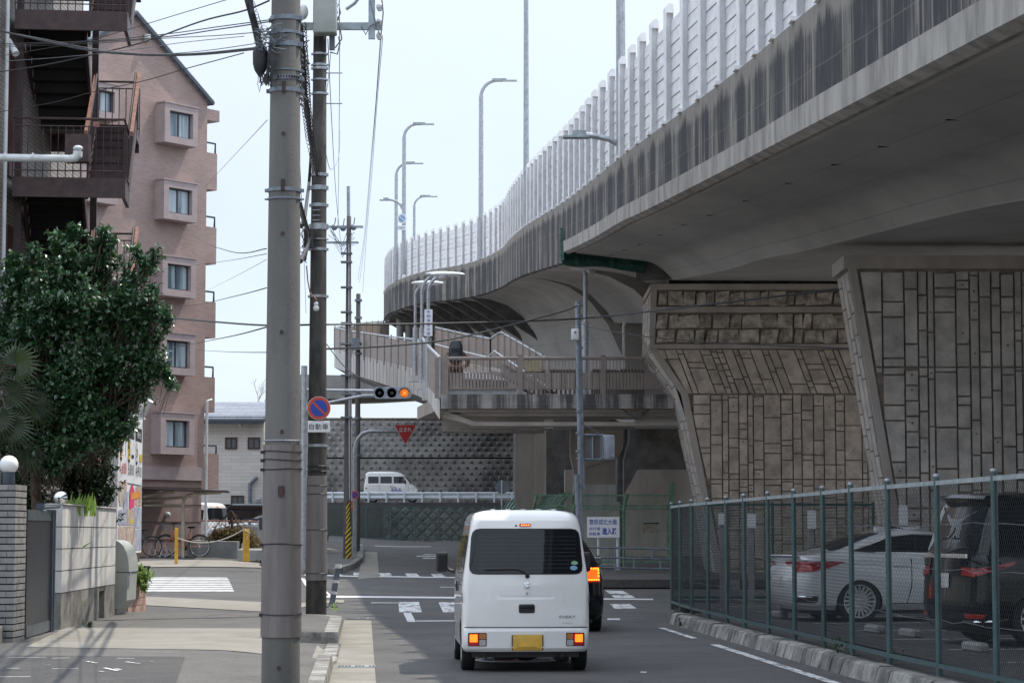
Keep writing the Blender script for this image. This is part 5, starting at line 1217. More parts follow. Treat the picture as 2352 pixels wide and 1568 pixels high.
# ================================================================== FENCES
def chain_link(b, p0, p1, z0, z1, cell=.062, r=.0017):
    """real diamond mesh between two points (z0, z1 offsets at both ends)"""
    d = p1 - p0; L_ = math.hypot(d.x, d.y); H = z1 - z0; ux = Vector((d.x / L_, d.y / L_, 0)); n_ = Vector((-ux.y, ux.x, 0)); k = -H
    def pt_(u, v): t = u / L_; return Vector((p0.x + d.x * t, p0.y + d.y * t, p0.z + d.z * t + z0 + v))
    sl_ = 1.35                                  # taller than wide diamonds
    step = cell
    u = -H / sl_
    while u < L_:
        for sg in (1, -1):
            if sg == 1: a = (u, 0); c = (u + H / sl_, H)
            else: a = (u, H); c = (u + H / sl_, 0)
            (ua, va), (uc, vc) = a, c
            if ua < 0: va += (vc - va) * (-ua) / (uc - ua); ua = 0
            if uc > L_: vc = va + (vc - va) * (L_ - ua) / (uc - ua); uc = L_
            if uc - ua < .01: continue
            A, B_ = pt_(ua, va), pt_(uc, vc); dd = (B_ - A).normalized(); w1 = n_ * r + Vector((0, 0, 0)); w2 = dd.cross(n_) * r
            off = n_ * (r if sg == 1 else -r)
            b.add([A + off - w2, A + off + w2, A + off + n_ * r * 1.6, B_ + off - w2, B_ + off + w2, B_ + off + n_ * r * 1.6], [(0, 1, 4, 3), (1, 2, 5, 4), (2, 0, 3, 5)])
        u += step
fx = [(1542.3, 45.15)]; px_ = [135, 190, 262, 363, 480, 592, 742, 905, 1087, 1264, 1497, 1806, 2167]; hh_ = [645, 665, 695, 731, 771, 812, 862, 913, 967, 1042, 1125, 1227, 1350]
FP = []
for k, (px, hz) in enumerate(zip(px_, hh_)):
    Y = 45.4 - k * 1.985; xx = (2600 + px * .636) / 1.7415; FP.append(Vector((P(xx, 1200, Y).x, Y, .19)))
d_ = (FP[-1] - FP[-4]) / 3
for k in range(3): FP.append(FP[-1] + d_)
for i, p in enumerate(FP): p.z = .19
T = thing('chain_link_fence', 'teal green chain link fence along the right kerb beside the car park', 'fence', FP[6])
H = 1.98
for i, p in enumerate(FP):
    b = MB(); b.tube(p - Vector((0, 0, .05)), p + Vector((0, 0, H)), .032, n=12); po = b.build('post', 'fence_green', T, smooth=True)
    b = MB(); b.sphere(p + Vector((0, 0, H)), .037, 12, 6, (1, 1, .7)); b.build('cap', 'fence_rail', po, smooth=True)
for p, q in zip(FP, FP[1:]):
    d = (q - p).normalized(); b = MB(); rt = Matrix.Rotation(math.atan2(d.y, d.x), 3, 'Z'); m_ = (p + q) / 2
    b.box(m_ + Vector((0, 0, H - .07)), ((q - p).length - .06, .04, .045), rt); b.build('top_rail', 'fence_rail', T)
    b = MB(); b.box(m_ + Vector((0, 0, .10)), ((q - p).length - .06, .04, .045), rt); b.build('bottom_rail', 'fence_green', T)
    b = MB(); chain_link(b, p, q, .12, H - .09); b.build('wire_mesh', 'fence_mesh', T, fix=False)
    b = MB()
    for zz_ in (.55, 1.05, 1.5): b.path([p + Vector((.03, -.02, zz_))] + [p.lerp(q, t) + Vector((.03, -.02, zz_ + random.uniform(-.02, .02))) for t in (.2, .4, .6, .8)] + [q + Vector((.03, -.02, zz_))], .004, 4)
    b.build('tension_wire', 'galv', T)
    b = MB(); b.box(p.lerp(q, .3) + Vector((0, -.0215, H - .07)), (.09, .004, .02), rt)
    b.build('rail_tag', 'steel_brown', T)
# back fence of the car park
T = thing('chain_link_fence', 'dark green chain link fence along the back of the car park', 'fence', (6, 46.8, LOT))
BP = [Vector((FP[0].x + .1 + k * 2., 46.8 - 0 * k, LOT)) for k in range(6)]
for k, p in enumerate(BP):
    b = MB(); b.tube(p, p + Vector((0, 0, H)), .03, n=10); b.build('post', 'fence_green_dark', T, smooth=True)
for p, q in zip(BP, BP[1:]):
    b = MB(); b.box((p + q) / 2 + Vector((0, 0, H - .05)), (2, .04, .05)); b.box((p + q) / 2 + Vector((0, 0, .1)), (2, .04, .05)); b.build('rail', 'fence_green_dark', T)
    b = MB(); chain_link(b, p, q, .12, H - .08, .07, .002); b.build('wire_mesh', 'fence_green_dark', T, fix=False)
for k, (x, y0, y1) in enumerate(((1659, 1178, 1205), (1725, 1179, 1212), (1863, 1172, 1214), (2073, 1160, 1205))):
    t = thing('stall_marker', ('white topped stall marker post %s' % ('nearest the fence corner', 'second from the fence corner', 'behind the white car boot', 'behind the roof of the white car')[k]), 'marker post', (XA(x, 42), 42, LOT), 0, 'stall markers')
    b = MB(); b.box((XA(x, 42), 41.9, (ZA(y0, 42) + ZA(y1, 42)) / 2), (.15, .04, ZA(y0, 42) - ZA(y1, 42))); b.build('number_plate', 'sign_white', t); b = MB(); b.box((XA(x, 42), 42, (LOT + ZA(y0 + 5, 42)) / 2), (.1, .06, ZA(y0 + 5, 42) - LOT)); b.build('post', 'concrete', t)
for k, (x, y) in enumerate(((1790, 1418), (1880, 1398), (2010, 1452), (2090, 1462), (2240, 1495))):
    p = G(x, y, LOT); t = thing('wheel_stop', 'low concrete wheel stop, %s from the left in the car park' % ('first', 'second', 'third', 'fourth', 'fifth')[k], 'wheel stop', (p.x, p.y, LOT), R(99), 'wheel stops')
    b = MB(); b.rbox((p.x, p.y, LOT + .05), (.6, .14, .12), .03, 1, Matrix.Rotation(R(99), 3, 'Z')); b.build('block', 'concrete', t)
# far island: kerb, walk, rails, green mesh fence, sign
b = MB(); kp = [G(x, y) for x, y in ((1300, 1352), (1385, 1347), (1450, 1346), (1550, 1349), (1700, 1352))]
for p, q in zip(kp, kp[1:]):
    n = max(1, int((q - p).length / .8))
    for t in range(n):
        a, c = p.lerp(q, t / n + .004), p.lerp(q, (t + 1) / n - .004); b.prism([a, c, c + Vector((0, .2, 0)), a + Vector((0, .2, 0))], (0, 0, .23))
struct(b.build('island_kerb', 'kerb', None))
b = MB(); b.prism([(kp[0].x - 1, kp[0].y + .15, .2), (kp[-1].x + 12, kp[-1].y + .15, .2), (kp[-1].x + 12, 92, .5), (kp[0].x - 3, 92, .5)], (0, 0, .21)); struct(b.build('island_pavement', 'asphalt', None))
T = thing('tube_railing', 'low galvanised tube railing in front of the blue lettered sign', 'railing', P(1450, 1300, 67)); b = MB(); Y = 67.5
for y in (1257, 1280, 1303): b.path([P(1352, y - 1, Y), P(1545, y + (3 if y > 1300 else 4), Y)], .028, 8)
b.build('rails', 'galv_dark', T, smooth=True); b = MB()
for x, y0_, y1_ in ((1413, 1256, 1317), (1423, 1258, 1310), (1498, 1258, 1282), (1456, 1282, 1303), (1543, 1258, 1306), (1517, 1283, 1304)): b.tube(P(x, y0_, Y), P(x, y1_, Y), .026, n=8)
b.build('uprights', 'galv_dark', T, smooth=True)
T = thing('direction_sign', 'white board with blue lettering on two white posts', 'sign', P(1385, 1308, 69)); Y = 69.
c = P(1385.5, 1210, Y); m_ = Y / F; b = MB(); b.box(c, (74 * m_, .03, 47 * m_)); b.build('board', 'sign_white', T)
b = MB()
for x, yb in ((1375, 1296), (1422, 1308)): b.tube(P(x - 2 if x < 1400 else x - 4.5, 1186, Y + .06), P(x, yb, Y + .06) if x < 1400 else P(x - 3, yb, Y + .06), .035, n=10)
b.build('post', 'white_steel', T, smooth=True)
text('菅原城北大橋', 63 * m_, 12.5 * m_, 'sign_blue', P(1385, 1198, Y - .02), (1, 0, 0), (0, 0, 1), T); text('歩行者', 25 * m_, 7.6 * m_, 'sign_blue', P(1366, 1213.5, Y - .02), (1, 0, 0), (0, 0, 1), T); text('自転車', 25 * m_, 7.6 * m_, 'sign_blue', P(1366, 1225, Y - .02), (1, 0, 0), (0, 0, 1), T); text('進入路', 34 * m_, 16 * m_, 'sign_blue', P(1400, 1219, Y - .02), (1, 0, 0), (0, 0, 1), T, bold=.02)
T = thing('mesh_fence', 'green mesh fence with cranked posts behind the blue lettered sign', 'fence', P(1450, 1290, 73)); Y = 73.
b = MB(); xs_ = (1225, 1433, 1540); zb_ = .55
for x in (1225, 1318, 1433):
    b.path([(XA(x, Y), Y, zb_), (XA(x, Y), Y, ZA(1168, Y)), P(x + 9, 1134, Y - .35)], .045, 8)
b.build('post', 'fence_green_light', T, smooth=True)
b = MB(); b.prism([P(1537, 1107, Y), P(1550, 1107, Y), P(1549, 1292, Y), P(1532, 1292, Y), P(1532, 1160, Y), P(1537, 1148, Y)], (0, .12, 0)); b.build('end_post', 'fence_green_light', T)
b = MB()
for y, w_ in ((1137, .05), (1161, .045), (1168, .05), (1290, .06)): b.box((P(1386, y, Y).x, Y, ZA(y, Y)), (XA(1545, Y) - XA(1225, Y), .05, w_))
b.build('rail', 'fence_green_light', T); b = MB(); q0, q1 = Vector((XA(1225, Y), Y + .04, 0)), Vector((XA(1538, Y), Y + .04, 0)); chain_link(b, q0, q1, ZA(1289, Y), ZA(1138, Y), .10, .004); b.build('wire_mesh', 'fence_green_light', T, fix=False)
T = thing('slanted_fence', 'row of slanting green fence tops showing above the roof of the white van', 'fence', P(1230, 1165, 80)); b = MB()
def slant(x0_, x1_3, y0a, y0b, y1a, y1b, n, Y0_, Y1_):
    for k in range(n):
        t = k / (n - 1); xx = x0_ + (x1_3 - x0_) * t; Y = Y0_ + (Y1_ - Y0_) * t; hgt = 1
        pa = P(xx, y1a + (y1b - y1a) * t, Y); pb = P(xx + 12 + 18 * t * (1 if n > 8 else .3), y0a + (y0b - y0a) * t, Y - .3); b.path([pa, pb], .05, 6)
    return [P(x0_, y1a, Y0_), P(x1_3, y1b, Y1_), P(x1_3 + (30 if n > 8 else 17), y0b + 2, Y1_ - .3), P(x0_ + 12, y0a + 2, Y0_ - .3)]
qa = slant(1158, 1195, 1148, 1145, 1168, 1168, 6, 96, 90); qb = slant(1200, 1278, 1144, 1131, 1168, 1168, 10, 90, 76); b.build('post', 'fence_green_light', T, smooth=True)
b = MB(); 
for q in (qa, qb): b.poly(q); b.path([q[3], q[2]], .03, 5)
b.build('panel', 'fence_green_dark', T, fix=False)
T = thing('notice_board', 'faded yellowish notice behind the green mesh fence', 'notice', P(1495, 1212, 74)); b = MB(); b.box(P(1495, 1211, 74), (.52, .03, .33)); b.build('board', 'sign_photo', T); b = MB(); b.box(P(1495, 1201, 74) + Vector((0, -.02, 0)), (.5, .01, .04)); b.build('stripe', 'black', T)

# ================================================================== LEVEE AND FAR BACKGROUND
zL = ZA(1154, 142)
b = MB(); b.prism([(XA(600, 140.5), 140.5, 1), (XA(1330, 140.5), 140.5, 1), (XA(1330, 140.5), 151.5, 1), (XA(600, 140.5), 151.5, 1)], (0, 0, zL - 1)); struct(b.build('levee_road', 'asphalt', None))
def block_wall(label, px0, px1, Y, zb_, zt_, kind, mt, back=12., lean=0., cat='retaining wall'):
    x0_, x1_4 = XA(px0, Y), XA(px1, Y); T = thing('retaining_wall', label, cat, ((x0_ + x1_4) / 2, Y, zb_))
    b = MB(); b.prism([(x0_, Y, zb_), (x1_4, Y, zb_), (x1_4, Y + lean, zt_), (x0_, Y + lean, zt_)], (0, back, 0)); b.build('backing', 'concrete_dark' if kind == 'dia' else 'concrete', T)
    b = MB(); bk_ = MB(); rnd = random.Random(5); rows_ = int((zt_ - zb_) / kind_h[kind]); hh = (zt_ - zb_) / rows_; ww = kind_w[kind]
    for r_ in range(rows_):
        z = zb_ + r_ * hh; yy = Y + lean * (r_ + .5) / rows_; x = x0_ + (ww / 2 if r_ % 2 else 0)
        while x < x1_4 - ww:
            if kind == 'lev':      # block with a black triangle painted on for the shade in its pocket
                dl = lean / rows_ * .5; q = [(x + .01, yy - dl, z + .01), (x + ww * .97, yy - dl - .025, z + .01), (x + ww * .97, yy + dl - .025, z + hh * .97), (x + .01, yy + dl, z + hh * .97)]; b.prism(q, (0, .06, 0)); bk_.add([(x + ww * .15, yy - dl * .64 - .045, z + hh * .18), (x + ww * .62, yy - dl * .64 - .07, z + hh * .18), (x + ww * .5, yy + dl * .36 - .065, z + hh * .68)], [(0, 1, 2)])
            else:
                c = Vector((x + ww / 2, yy - .06, z + hh / 2)); k = rnd.uniform(.78, .9); q = [c + Vector((-ww / 2 * k, .06, 0)), c + Vector((0, .06, -hh * .95 * k)), c + Vector((ww / 2 * k, .06, 0)), c + Vector((0, .06, hh * .95 * k))]; s_ = [c + (p - c) * .6 - Vector((0, .04, 0)) for p in q]
                b.add(q + s_, [(4, 5, 6, 7), (0, 1, 5, 4), (1, 2, 6, 5), (2, 3, 7, 6), (3, 0, 4, 7)])
            x += ww
    b.build('blocks', mt, T, fix=True)
    if bk_.v: bk_.build('pocket_shade', 'black', T, fix=False)
    return T
kind_h = {'lev': .34, 'dia': .33}; kind_w = {'lev': .56, 'dia': .66}
mat('levee_block', (.20, .19, .175), .95, var=.32, scale=.35); mat('dark_block', (.17, .175, .16), .95, var=.25, scale=.5)
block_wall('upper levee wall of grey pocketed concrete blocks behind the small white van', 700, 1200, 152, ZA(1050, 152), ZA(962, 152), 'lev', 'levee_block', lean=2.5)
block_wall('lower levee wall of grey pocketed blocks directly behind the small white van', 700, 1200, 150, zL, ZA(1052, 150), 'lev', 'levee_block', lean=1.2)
block_wall('dark diamond block wall behind the green net fence at the road end', 880, 1340, 140.2, 1.1, zL - .35, 'dia', 'dark_block')
T = thing('levee_wall_edge', 'concrete end strip where the levee wall meets the column', 'wall', (XA(1186, 149), 149, zL)); b = MB(); b.bx(XA(1178, 148), XA(1200, 148), 148, 149, zL, ZA(985, 148)); b.build('strip', 'concrete', T)
b = MB(); b.prism([(-90, 156, 0), (120, 156, 0), (120, 400, 0), (-90, 400, 0)], (0, 0, ZA(966, 160))); struct(b.build('levee', 'dirt', None))
T = thing('guard_rail', 'white corrugated guard rail along the levee road', 'guard rail', (XA(950, 141), 141, zL)); b = MB(); Y = 141.2
za_, zb_ = ZA(1129, Y), ZA(1146, Y); prof = [(0, zb_), (-.07, zb_ + .08), (0, zb_ + (za_ - zb_) * .45), (0, zb_ + (za_ - zb_) * .55), (-.07, za_ - .08), (0, za_)]
b.loft([[Vector((x, Y + dy, z_)) for dy, z_ in prof] for x in (XA(745, Y), XA(1200, Y))]); b.build('beam', 'white_steel', T)
for k in range(11):
    b = MB(); x = XA(764 + k * 41.2, Y); b.tube((x, Y - .14, zL - .15), (x, Y - .14, za_), .06, n=8); b.build('post', 'white_steel', T, smooth=True)
T = thing('net_fence', 'dark green net fence at the foot of the levee beyond the crossing', 'fence', (XA(900, 138), 138, 1.1)); Y = 138.; zf0, zf1 = ZA(1238, Y), ZA(1163, Y)
for k in range(9):
    x = XA(786 + k * 55.5, Y) if k else XA(735, Y); b = MB(); b.tube((x, Y, zf0 - .2), (x, Y, zf1), .05, n=8); b.build('post', 'fence_green', T, smooth=True)
b = MB(); 
for z_ in (zf0 + .05, zf1): b.box((XA(960, Y), Y, z_), (XA(1220, Y) - XA(700, Y), .05, .06))
b.build('rail', 'fence_green', T); b = MB(); chain_link(b, Vector((XA(700, Y), Y + .03, 0)), Vector((XA(1220, Y), Y + .03, 0)), zf0, zf1, .16, .0075); b.build('net', 'fence_green_dark', T, fix=False)
b = MB()
for k in range(34): x = XA(735 + k * 14.2, 137.2); b.bx(x, x + .34, 137.2, 137.6, .9, ZA(1241, 137.2) - random.random() * .03)
b.bx(XA(690, 137.6), XA(1230, 137.6), 137.6, 140.4, .9, ZA(1238, 137.6) - .08); struct(b.build('levee_kerb', 'kerb', None))
T = thing('round_mirror_back', 'grey back of a round sign on a thin post by the guard rail', 'traffic sign', (XA(1153, 139.8), 139.8, zL)); b = MB(); b.lathe([(.4, 0), (.4, .03)], P(1153, 1118, 139.8), 24, 'Y'); b.build('disc', 'cable_grey', T); b = MB(); b.tube(P(1152, 1175, 139.7), P(1152, 1102, 139.7), .04, n=6); b.build('post', 'galv', T)
T = thing('far_viaduct', 'distant grey concrete viaduct girder under the footbridge ramp', 'viaduct', (XA(800, 175), 175, 8)); Y = 175.
b = MB(); b.prism([(XA(660, Y), Y, ZA(859, Y)), (XA(985, Y), Y, ZA(866, Y)), (XA(985, Y), Y, ZA(905, Y)), (XA(860, Y), Y, ZA(912, Y)), (XA(660, Y), Y, ZA(918, Y))], (0, 8, 0)); b.build('girder', 'concrete', T)
b = MB(); b.bx(XA(640, Y), XA(706, Y), Y + 1, Y + 6, 1, ZA(915, Y)); b.build('pier', 'concrete', T)
T = thing('far_pier', 'dark concrete pier block on the levee under the left corner of the footbridge landing', 'pier', (XA(988, 156), 156, 8)); b = MB(); b.bx(XA(975, 155.5), XA(1012, 155.5), 155.5, 160, ZA(985, 155.5), ZA(905, 155.5)); b.build('shaft', 'concrete_dark', T)
T = thing('low_white_wall', 'low white wall between the two nearest poles', 'wall', (XA(695, 112), 112, .9)); b = MB(); b.bx(XA(600, 112), XA(706, 112), 112, 112.2, .9, ZA(1168, 112)); b.build('panel', 'sign_white', T); b = MB(); b.bx(XA(600, 112), XA(706, 112), 111.95, 112.25, ZA(1168, 112), ZA(1168, 112) + .1); b.build('coping', 'galv', T)
# ================================================================== VEHICLES (heading +Y, rear at y = 0, ground z = 0)
def lerp_tab(tab, z):
    if z <= tab[0][0]: return tab[0][1:]
    for a, c in zip(tab, tab[1:]):
        if z <= c[0]:
            t = (z - a[0]) / (c[0] - a[0]); return tuple(p + (q - p) * t for p, q in zip(a[1:], c[1:]))
    return tab[-1][1:]
class Body:
    """stack of plan outlines: z, half width, rear y, front y, rear corner radius, front corner radius"""
    def __init__(s, tab, bow=.035, fbow=.12, tuck=.0): s.tab = tab; s.bow = bow; s.fbow = fbow; s.tuck = tuck
    def par(s, z): return lerp_tab(s.tab, z)
    def rear(s, x, z):
        w_, y0, y1, r, rf = s.par(z); ax = min(abs(x), w_); y = y0 + s.bow * (x / w_) ** 2; e = ax - (w_ - r)
        if e > 0: y += r - math.sqrt(max(0, r * r - e * e))
        return y
    def front(s, x, z):
        w_, y0, y1, r, rf = s.par(z); ax = min(abs(x), w_); y = y1 - s.fbow * (x / w_) ** 2; e = ax - (w_ - rf)
        if e > 0: y -= rf - math.sqrt(max(0, rf * rf - e * e))
        return y
    def side(s, y, z):
        w_, y0, y1, r, rf = s.par(z); t = (y - (y0 + y1) / 2) / ((y1 - y0) / 2); return w_ * (1 - s.tuck * t ** 4)
    def outline(s, z):
        w_, y0, y1, r, rf = s.par(z); pts = []
        xr = [-(w_ - r) + 2 * (w_ - r) * i / 8 for i in range(9)]
        for x in xr: pts.append((x, s.rear(x, z)))
        for i in range(1, 7): a = i / 6 * pi / 2; x = w_ - r + r * sin(a); pts.append((x, s.rear(x - 1e-6, z)))
        ya, yb = s.rear(w_, z), s.front(w_, z)
        for i in range(1, 20): y = ya + (yb - ya) * i / 20; pts.append((s.side(y, z), y))
        for i in range(6, -1, -1): a = i / 6 * pi / 2; x = w_ - rf + rf * sin(a); pts.append((x, s.front(x - 1e-6, z)))
        for i in range(1, 8): x = (w_ - rf) * (1 - 2 * i / 8); pts.append((x, s.front(x, z)))
        for i in range(0, 7): a = i / 6 * pi / 2; x = -(w_ - rf + rf * sin(a)); pts.append((x, s.front(x + 1e-6, z)))
        for i in range(19, 0, -1): y = ya + (yb - ya) * i / 20; pts.append((-s.side(y, z), y))
        for i in range(6, 0, -1): a = i / 6 * pi / 2; x = -(w_ - r + r * sin(a)); pts.append((x, s.rear(x + 1e-6, z)))
        return [Vector((x, y, z)) for x, y in pts]
    def shell(s, name, mt, parent, arches=(), zs=None, arch_r=.33):
        b = MB(); zz_ = zs or []
        if not zs:
            for a, c in zip(s.tab, s.tab[1:]):
                n = max(1, int((c[0] - a[0]) / .05)); zz_ += [a[0] + (c[0] - a[0]) * i / n for i in range(n)]
            zz_.append(s.tab[-1][0])
        rows = [s.outline(z) for z in zz_]; b.loft(rows, closed=True); b.add(rows[0], [tuple(range(len(rows[0])))]); b.add(rows[-1], [tuple(range(len(rows[0])))])
        o = b.build(name, mt, parent, smooth=False)
        bm = bmesh.new(); bm.from_mesh(o.data); bmesh.ops.remove_doubles(bm, verts=bm.verts, dist=1e-4); bmesh.ops.recalc_face_normals(bm, faces=bm.faces); bm.to_mesh(o.data); bm.free()
        if arches:
            cb = MB()
            for y, rr in arches:
                for sx in (-1, 1): cb.tube((sx * (s.par(.5)[0] - .24), y, .30), (sx * (s.par(.5)[0] + .2), y, .30), arch_r, n=40)
            co = cb.build('cutter', 'black', None); m = o.modifiers.new('b', 'BOOLEAN'); m.operation = 'DIFFERENCE'; m.solver = 'EXACT'; m.object = co; m.material_mode = 'TRANSFER' if hasattr(m, 'material_mode') else m.material_mode
            bpy.context.view_layer.update(); me = bpy.data.meshes.new_from_object(o.evaluated_get(bpy.context.evaluated_depsgraph_get())); o.modifiers.clear(); old = o.data; o.data = me; me.name = name; bpy.data.meshes.remove(old); bpy.data.objects.remove(co)
        o.data.polygons.foreach_set('use_smooth', [True] * len(o.data.polygons)); o.data.set_sharp_from_angle(angle=R(32))
        while len(o.data.materials) > 2: o.data.materials.pop()
        return o
def rr_poly(x0, x1, z0, z1, r, n=5, skew=0., top=None):
    """rounded quadrilateral in (a, z); top=(x0t, x1t) makes a trapezium"""
    t0, t1 = top if top else (x0, x1); c = [(x0, z0), (x1, z0), (t1, z1), (t0, z1)]; out = []
    for i in range(4):
        p = Vector(c[i]); a = Vector(c[i - 1]); b_ = Vector(c[(i + 1) % 4]); da = (a - p).normalized(); db = (b_ - p).normalized()
        for k in range(n + 1):
            t = k / n; p0 = p + da * r; p1 = p + db * r; out.append((p0 * (1 - t) ** 2 + p * 2 * t * (1 - t) + p1 * t * t))
    return out
def patch(fn, poly, name, mt, parent, rings=6, thick=0., fnin=None, smooth=True):
    """surface patch mapped from a 2D outline onto a body face"""
    c = sum((Vector(p) for p in poly), Vector((0, 0))) / len(poly); b = MB(); n = len(poly); V = []
    for k in range(rings):
        t = 1 - k / rings
        for p in poly: q = c + (Vector(p) - c) * t; V.append(fn(q.x, q.y))
    V.append(fn(c.x, c.y)); F_ = []
    for k in range(rings - 1):
        for i in range(n): F_.append((k * n + i, k * n + (i + 1) % n, (k + 1) * n + (i + 1) % n, (k + 1) * n + i))
    for i in range(n): F_.append(((rings - 1) * n + i, (rings - 1) * n + (i + 1) % n, rings * n))
    if thick:
        base = len(V); V += [(fnin or fn)(Vector(p).x, Vector(p).y) for p in poly]
        for i in range(n): F_.append((i, (i + 1) % n, base + (i + 1) % n, base + i))
    b.add(V, F_); return b.build(name, mt, parent, smooth=smooth, sharp=40)
def wheel(parent, x, y, r, w_, rim, mt='alloy', spokes=10, sx=1):
    c = Vector((x, y, r)); b = MB(); b.lathe([(rim * 1.0, -w_ / 2), (r * .93, -w_ / 2), (r * .985, -w_ / 2 * .8), (r, -w_ / 2 * .5), (r, w_ / 2 * .5), (r * .985, w_ / 2 * .8), (r * .93, w_ / 2), (rim, w_ / 2)], c, 40, 'X', cap=False); wh = b.build('wheel', 'rubber', parent, smooth=True, sharp=30)
    b = MB(); xo = sx * w_ * .36; b.lathe([(rim * 1.02, sx * w_ * .5), (rim * .93, sx * w_ * .48), (rim * .9, 0)], c, 36, 'X', cap=False)
    for i in range(spokes):
        a = 2 * pi * i / spokes; d = Vector((0, cos(a), sin(a))); t_ = Vector((0, -sin(a), cos(a))); k = rim * (.10 if spokes > 7 else .2)
        b.prism([c + Vector((xo, 0, 0)) + d * rim * .12 - t_ * k * .7, c + Vector((xo + sx * .012, 0, 0)) + d * rim * .95 - t_ * k, c + Vector((xo + sx * .012, 0, 0)) + d * rim * .95 + t_ * k * .3, c + Vector((xo, 0, 0)) + d * rim * .12 + t_ * k * .7], (-sx * .02, 0, 0))
    b.lathe([(rim * .2, xo - .01), (rim * .17, xo + sx * .02)], c, 16, 'X'); b.build('rim', mt, wh, smooth=False)
    b = MB(); b.lathe([(rim * .92, -.02), (rim * .92, xo * .35)], c, 24, 'X'); b.build('rim_back', 'black', wh); return wh
def kei_van(label, main=True, group=None):
    t = thing('kei_van', label, 'van', (0, 0, 0), 0, group)
    tab = [(.235, .70, .03, 3.33, .10, .2), (.28, .735, .0, 3.37, .10, .22), (.50, .741, -.005, 3.38, .09, .24), (.52, .741, .0, 3.38, .09, .24), (.83, .738, .005, 3.30, .09, .24), (.88, .741, .0, 3.26, .09, .22), (1.0, .736, .005, 3.16, .09, .2), (1.12, .724, .02, 2.98, .09, .18), (1.66, .645, .085, 2.50, .085, .16), (1.75, .628, .11, 2.38, .10, .16), (1.80, .61, .15, 2.3, .12, .16), (1.835, .575, .20, 2.2, .14, .16), (1.86, .50, .28, 2.1, .15, .16), (1.873, .40, .38, 1.95, .15, .15), (1.878, .15, .8, 1.5, .1, .1)]
    B = Body(tab, .045, .14); ar = ((.56, 0), (2.95, 0)); B.shell('body', 'car_white', t, arches=((.56, 0), (2.93, 0)), arch_r=.31)
    rs = lambda off: (lambda x, z: Vector((x, B.rear(x, z) - off, z)))
    # tailgate, window, bumper
    gate = [(-.722, .524), (.722, .524), (.724, .84), (.728, .87), (.722, 1.0), (.706, 1.14), (.672, 1.38), (.632, 1.64), (.612, 1.74), (.58, 1.79), (-.58, 1.79), (-.612, 1.74), (-.632, 1.64), (-.672, 1.38), (-.706, 1.14), (-.722, 1.0), (-.728, .87), (-.724, .84)]
    gate = [(x * .965, z) for x, z in gate]
    gd = []
    for (a, z0), (c, z1) in zip(gate, gate[1:] + gate[:1]):
        m_ = max(1, int(math.hypot(c - a, z1 - z0) / .08)); gd += [(a + (c - a) * i / m_, z0 + (z1 - z0) * i / m_) for i in range(m_)]
    def gfn(x, z):
        o_ = .012
        if z < .86 - .0: o_ += .010 * ss(z, .87, .83)
        if 1.09 < z < 1.69: pass
        return Vector((x, B.rear(x, z) - o_, z))
    tg = patch(gfn, gd, 'tailgate', 'car_white', t, 60, .02, lambda x, z: Vector((x, B.rear(x, z) + .01, z)))
    dens = lambda q: [(a + (c - a) * i / 8, z0 + (z1 - z0) * i / 8) for (a, z0), (c, z1) in zip(q, q[1:] + q[:1]) for i in range(8)]
    gp = dens(rr_poly(-.668, .668, 1.125, 1.655, .10, 3, top=(-.628, .628))); patch(rs(.016), gp, 'window_seal', 'black', t, 30)
    gp = dens(rr_poly(-.652, .652, 1.138, 1.642, .09, 3, top=(-.614, .614))); gl = patch(rs(.0195), gp, 'rear_window', 'car_glass', t, 30)
    b = MB()
    for k in range(9): z = 1.2 + k * .045; b.loft([[rs(.0205)(x, z), rs(.0205)(x, z + .0009)] for x in frange(-.56, .58, 12)])
    b.build('heater_lines', 'galv_dark', gl, fix=False)
    f2 = rs(.021)
    el = lambda cx_, cz, a, c_: [(cx_ + a * cos(w_), cz + c_ * sin(w_)) for w_ in [2 * pi * i / 18 for i in range(18)]]
    patch(f2, el(.565, 1.258, .04, .023), 'sticker', 'sticker_green', gl, 2); patch(f2, el(.555, 1.200, .043, .026), 'sticker', 'sticker_blue', gl, 2)
    b = MB(); b.path([rs(.05)(.012, 1.11), rs(.055)(-.03, 1.155), rs(.05)(-.085, 1.185), rs(.045)(-.12, 1.19), rs(.035)(-.48, 1.183)], .010, 6); b.path([rs(.03)(-.10, 1.182), rs(.03)(-.48, 1.176)], .008, 4); b.sphere(rs(.03)(.012, 1.108), .026, 12, 8, (1, .8, 1)); b.build('wiper', 'plastic_black', t, smooth=True)
    b = MB(); b.loft([[rs(.036)(x, .512), rs(.036)(x, .522)] for x in frange(-.715, .715, 30)]); b.build('tailgate_seam', 'black', t, fix=False)
    # high brake lamp, camera, emblem, lock, handle
    patch(rs(.017), rr_poly(-.085, .068, 1.668, 1.722, .024, 4), 'brake_lamp_surround', 'car_white', t, 2, .01, rs(.01)); hb = patch(rs(.022), rr_poly(-.077, .061, 1.677, 1.713, .017, 4), 'high_brake_lamp', 'lamp_red', t, 2)
    b = MB()
    for k in range(4): b.box(rs(.026)(-.045 + k * .026, 1.695), (.015, .006, .012))
    b.build('lit_leds', 'lamp_lit_core', hb)
    b = MB(); b.sphere(rs(.014)(-.113, 1.687), .012, 10, 6, (1, .5, 1)); b.build('washer_nozzle', 'plastic_black', t, smooth=True)
    # S shaped emblem from two folded bands
    b = MB(); ex, ez = .006, 1.004; k = .033
    S_ = [(-1, .45), (.15, 1.0), (.95, .72), (.35, .36), (.0, .55), (-.3, .38), (1.0, -.35), (-.1, -1.05), (-1.0, -.62), (-.35, -.32), (.0, -.55), (.3, -.35)]
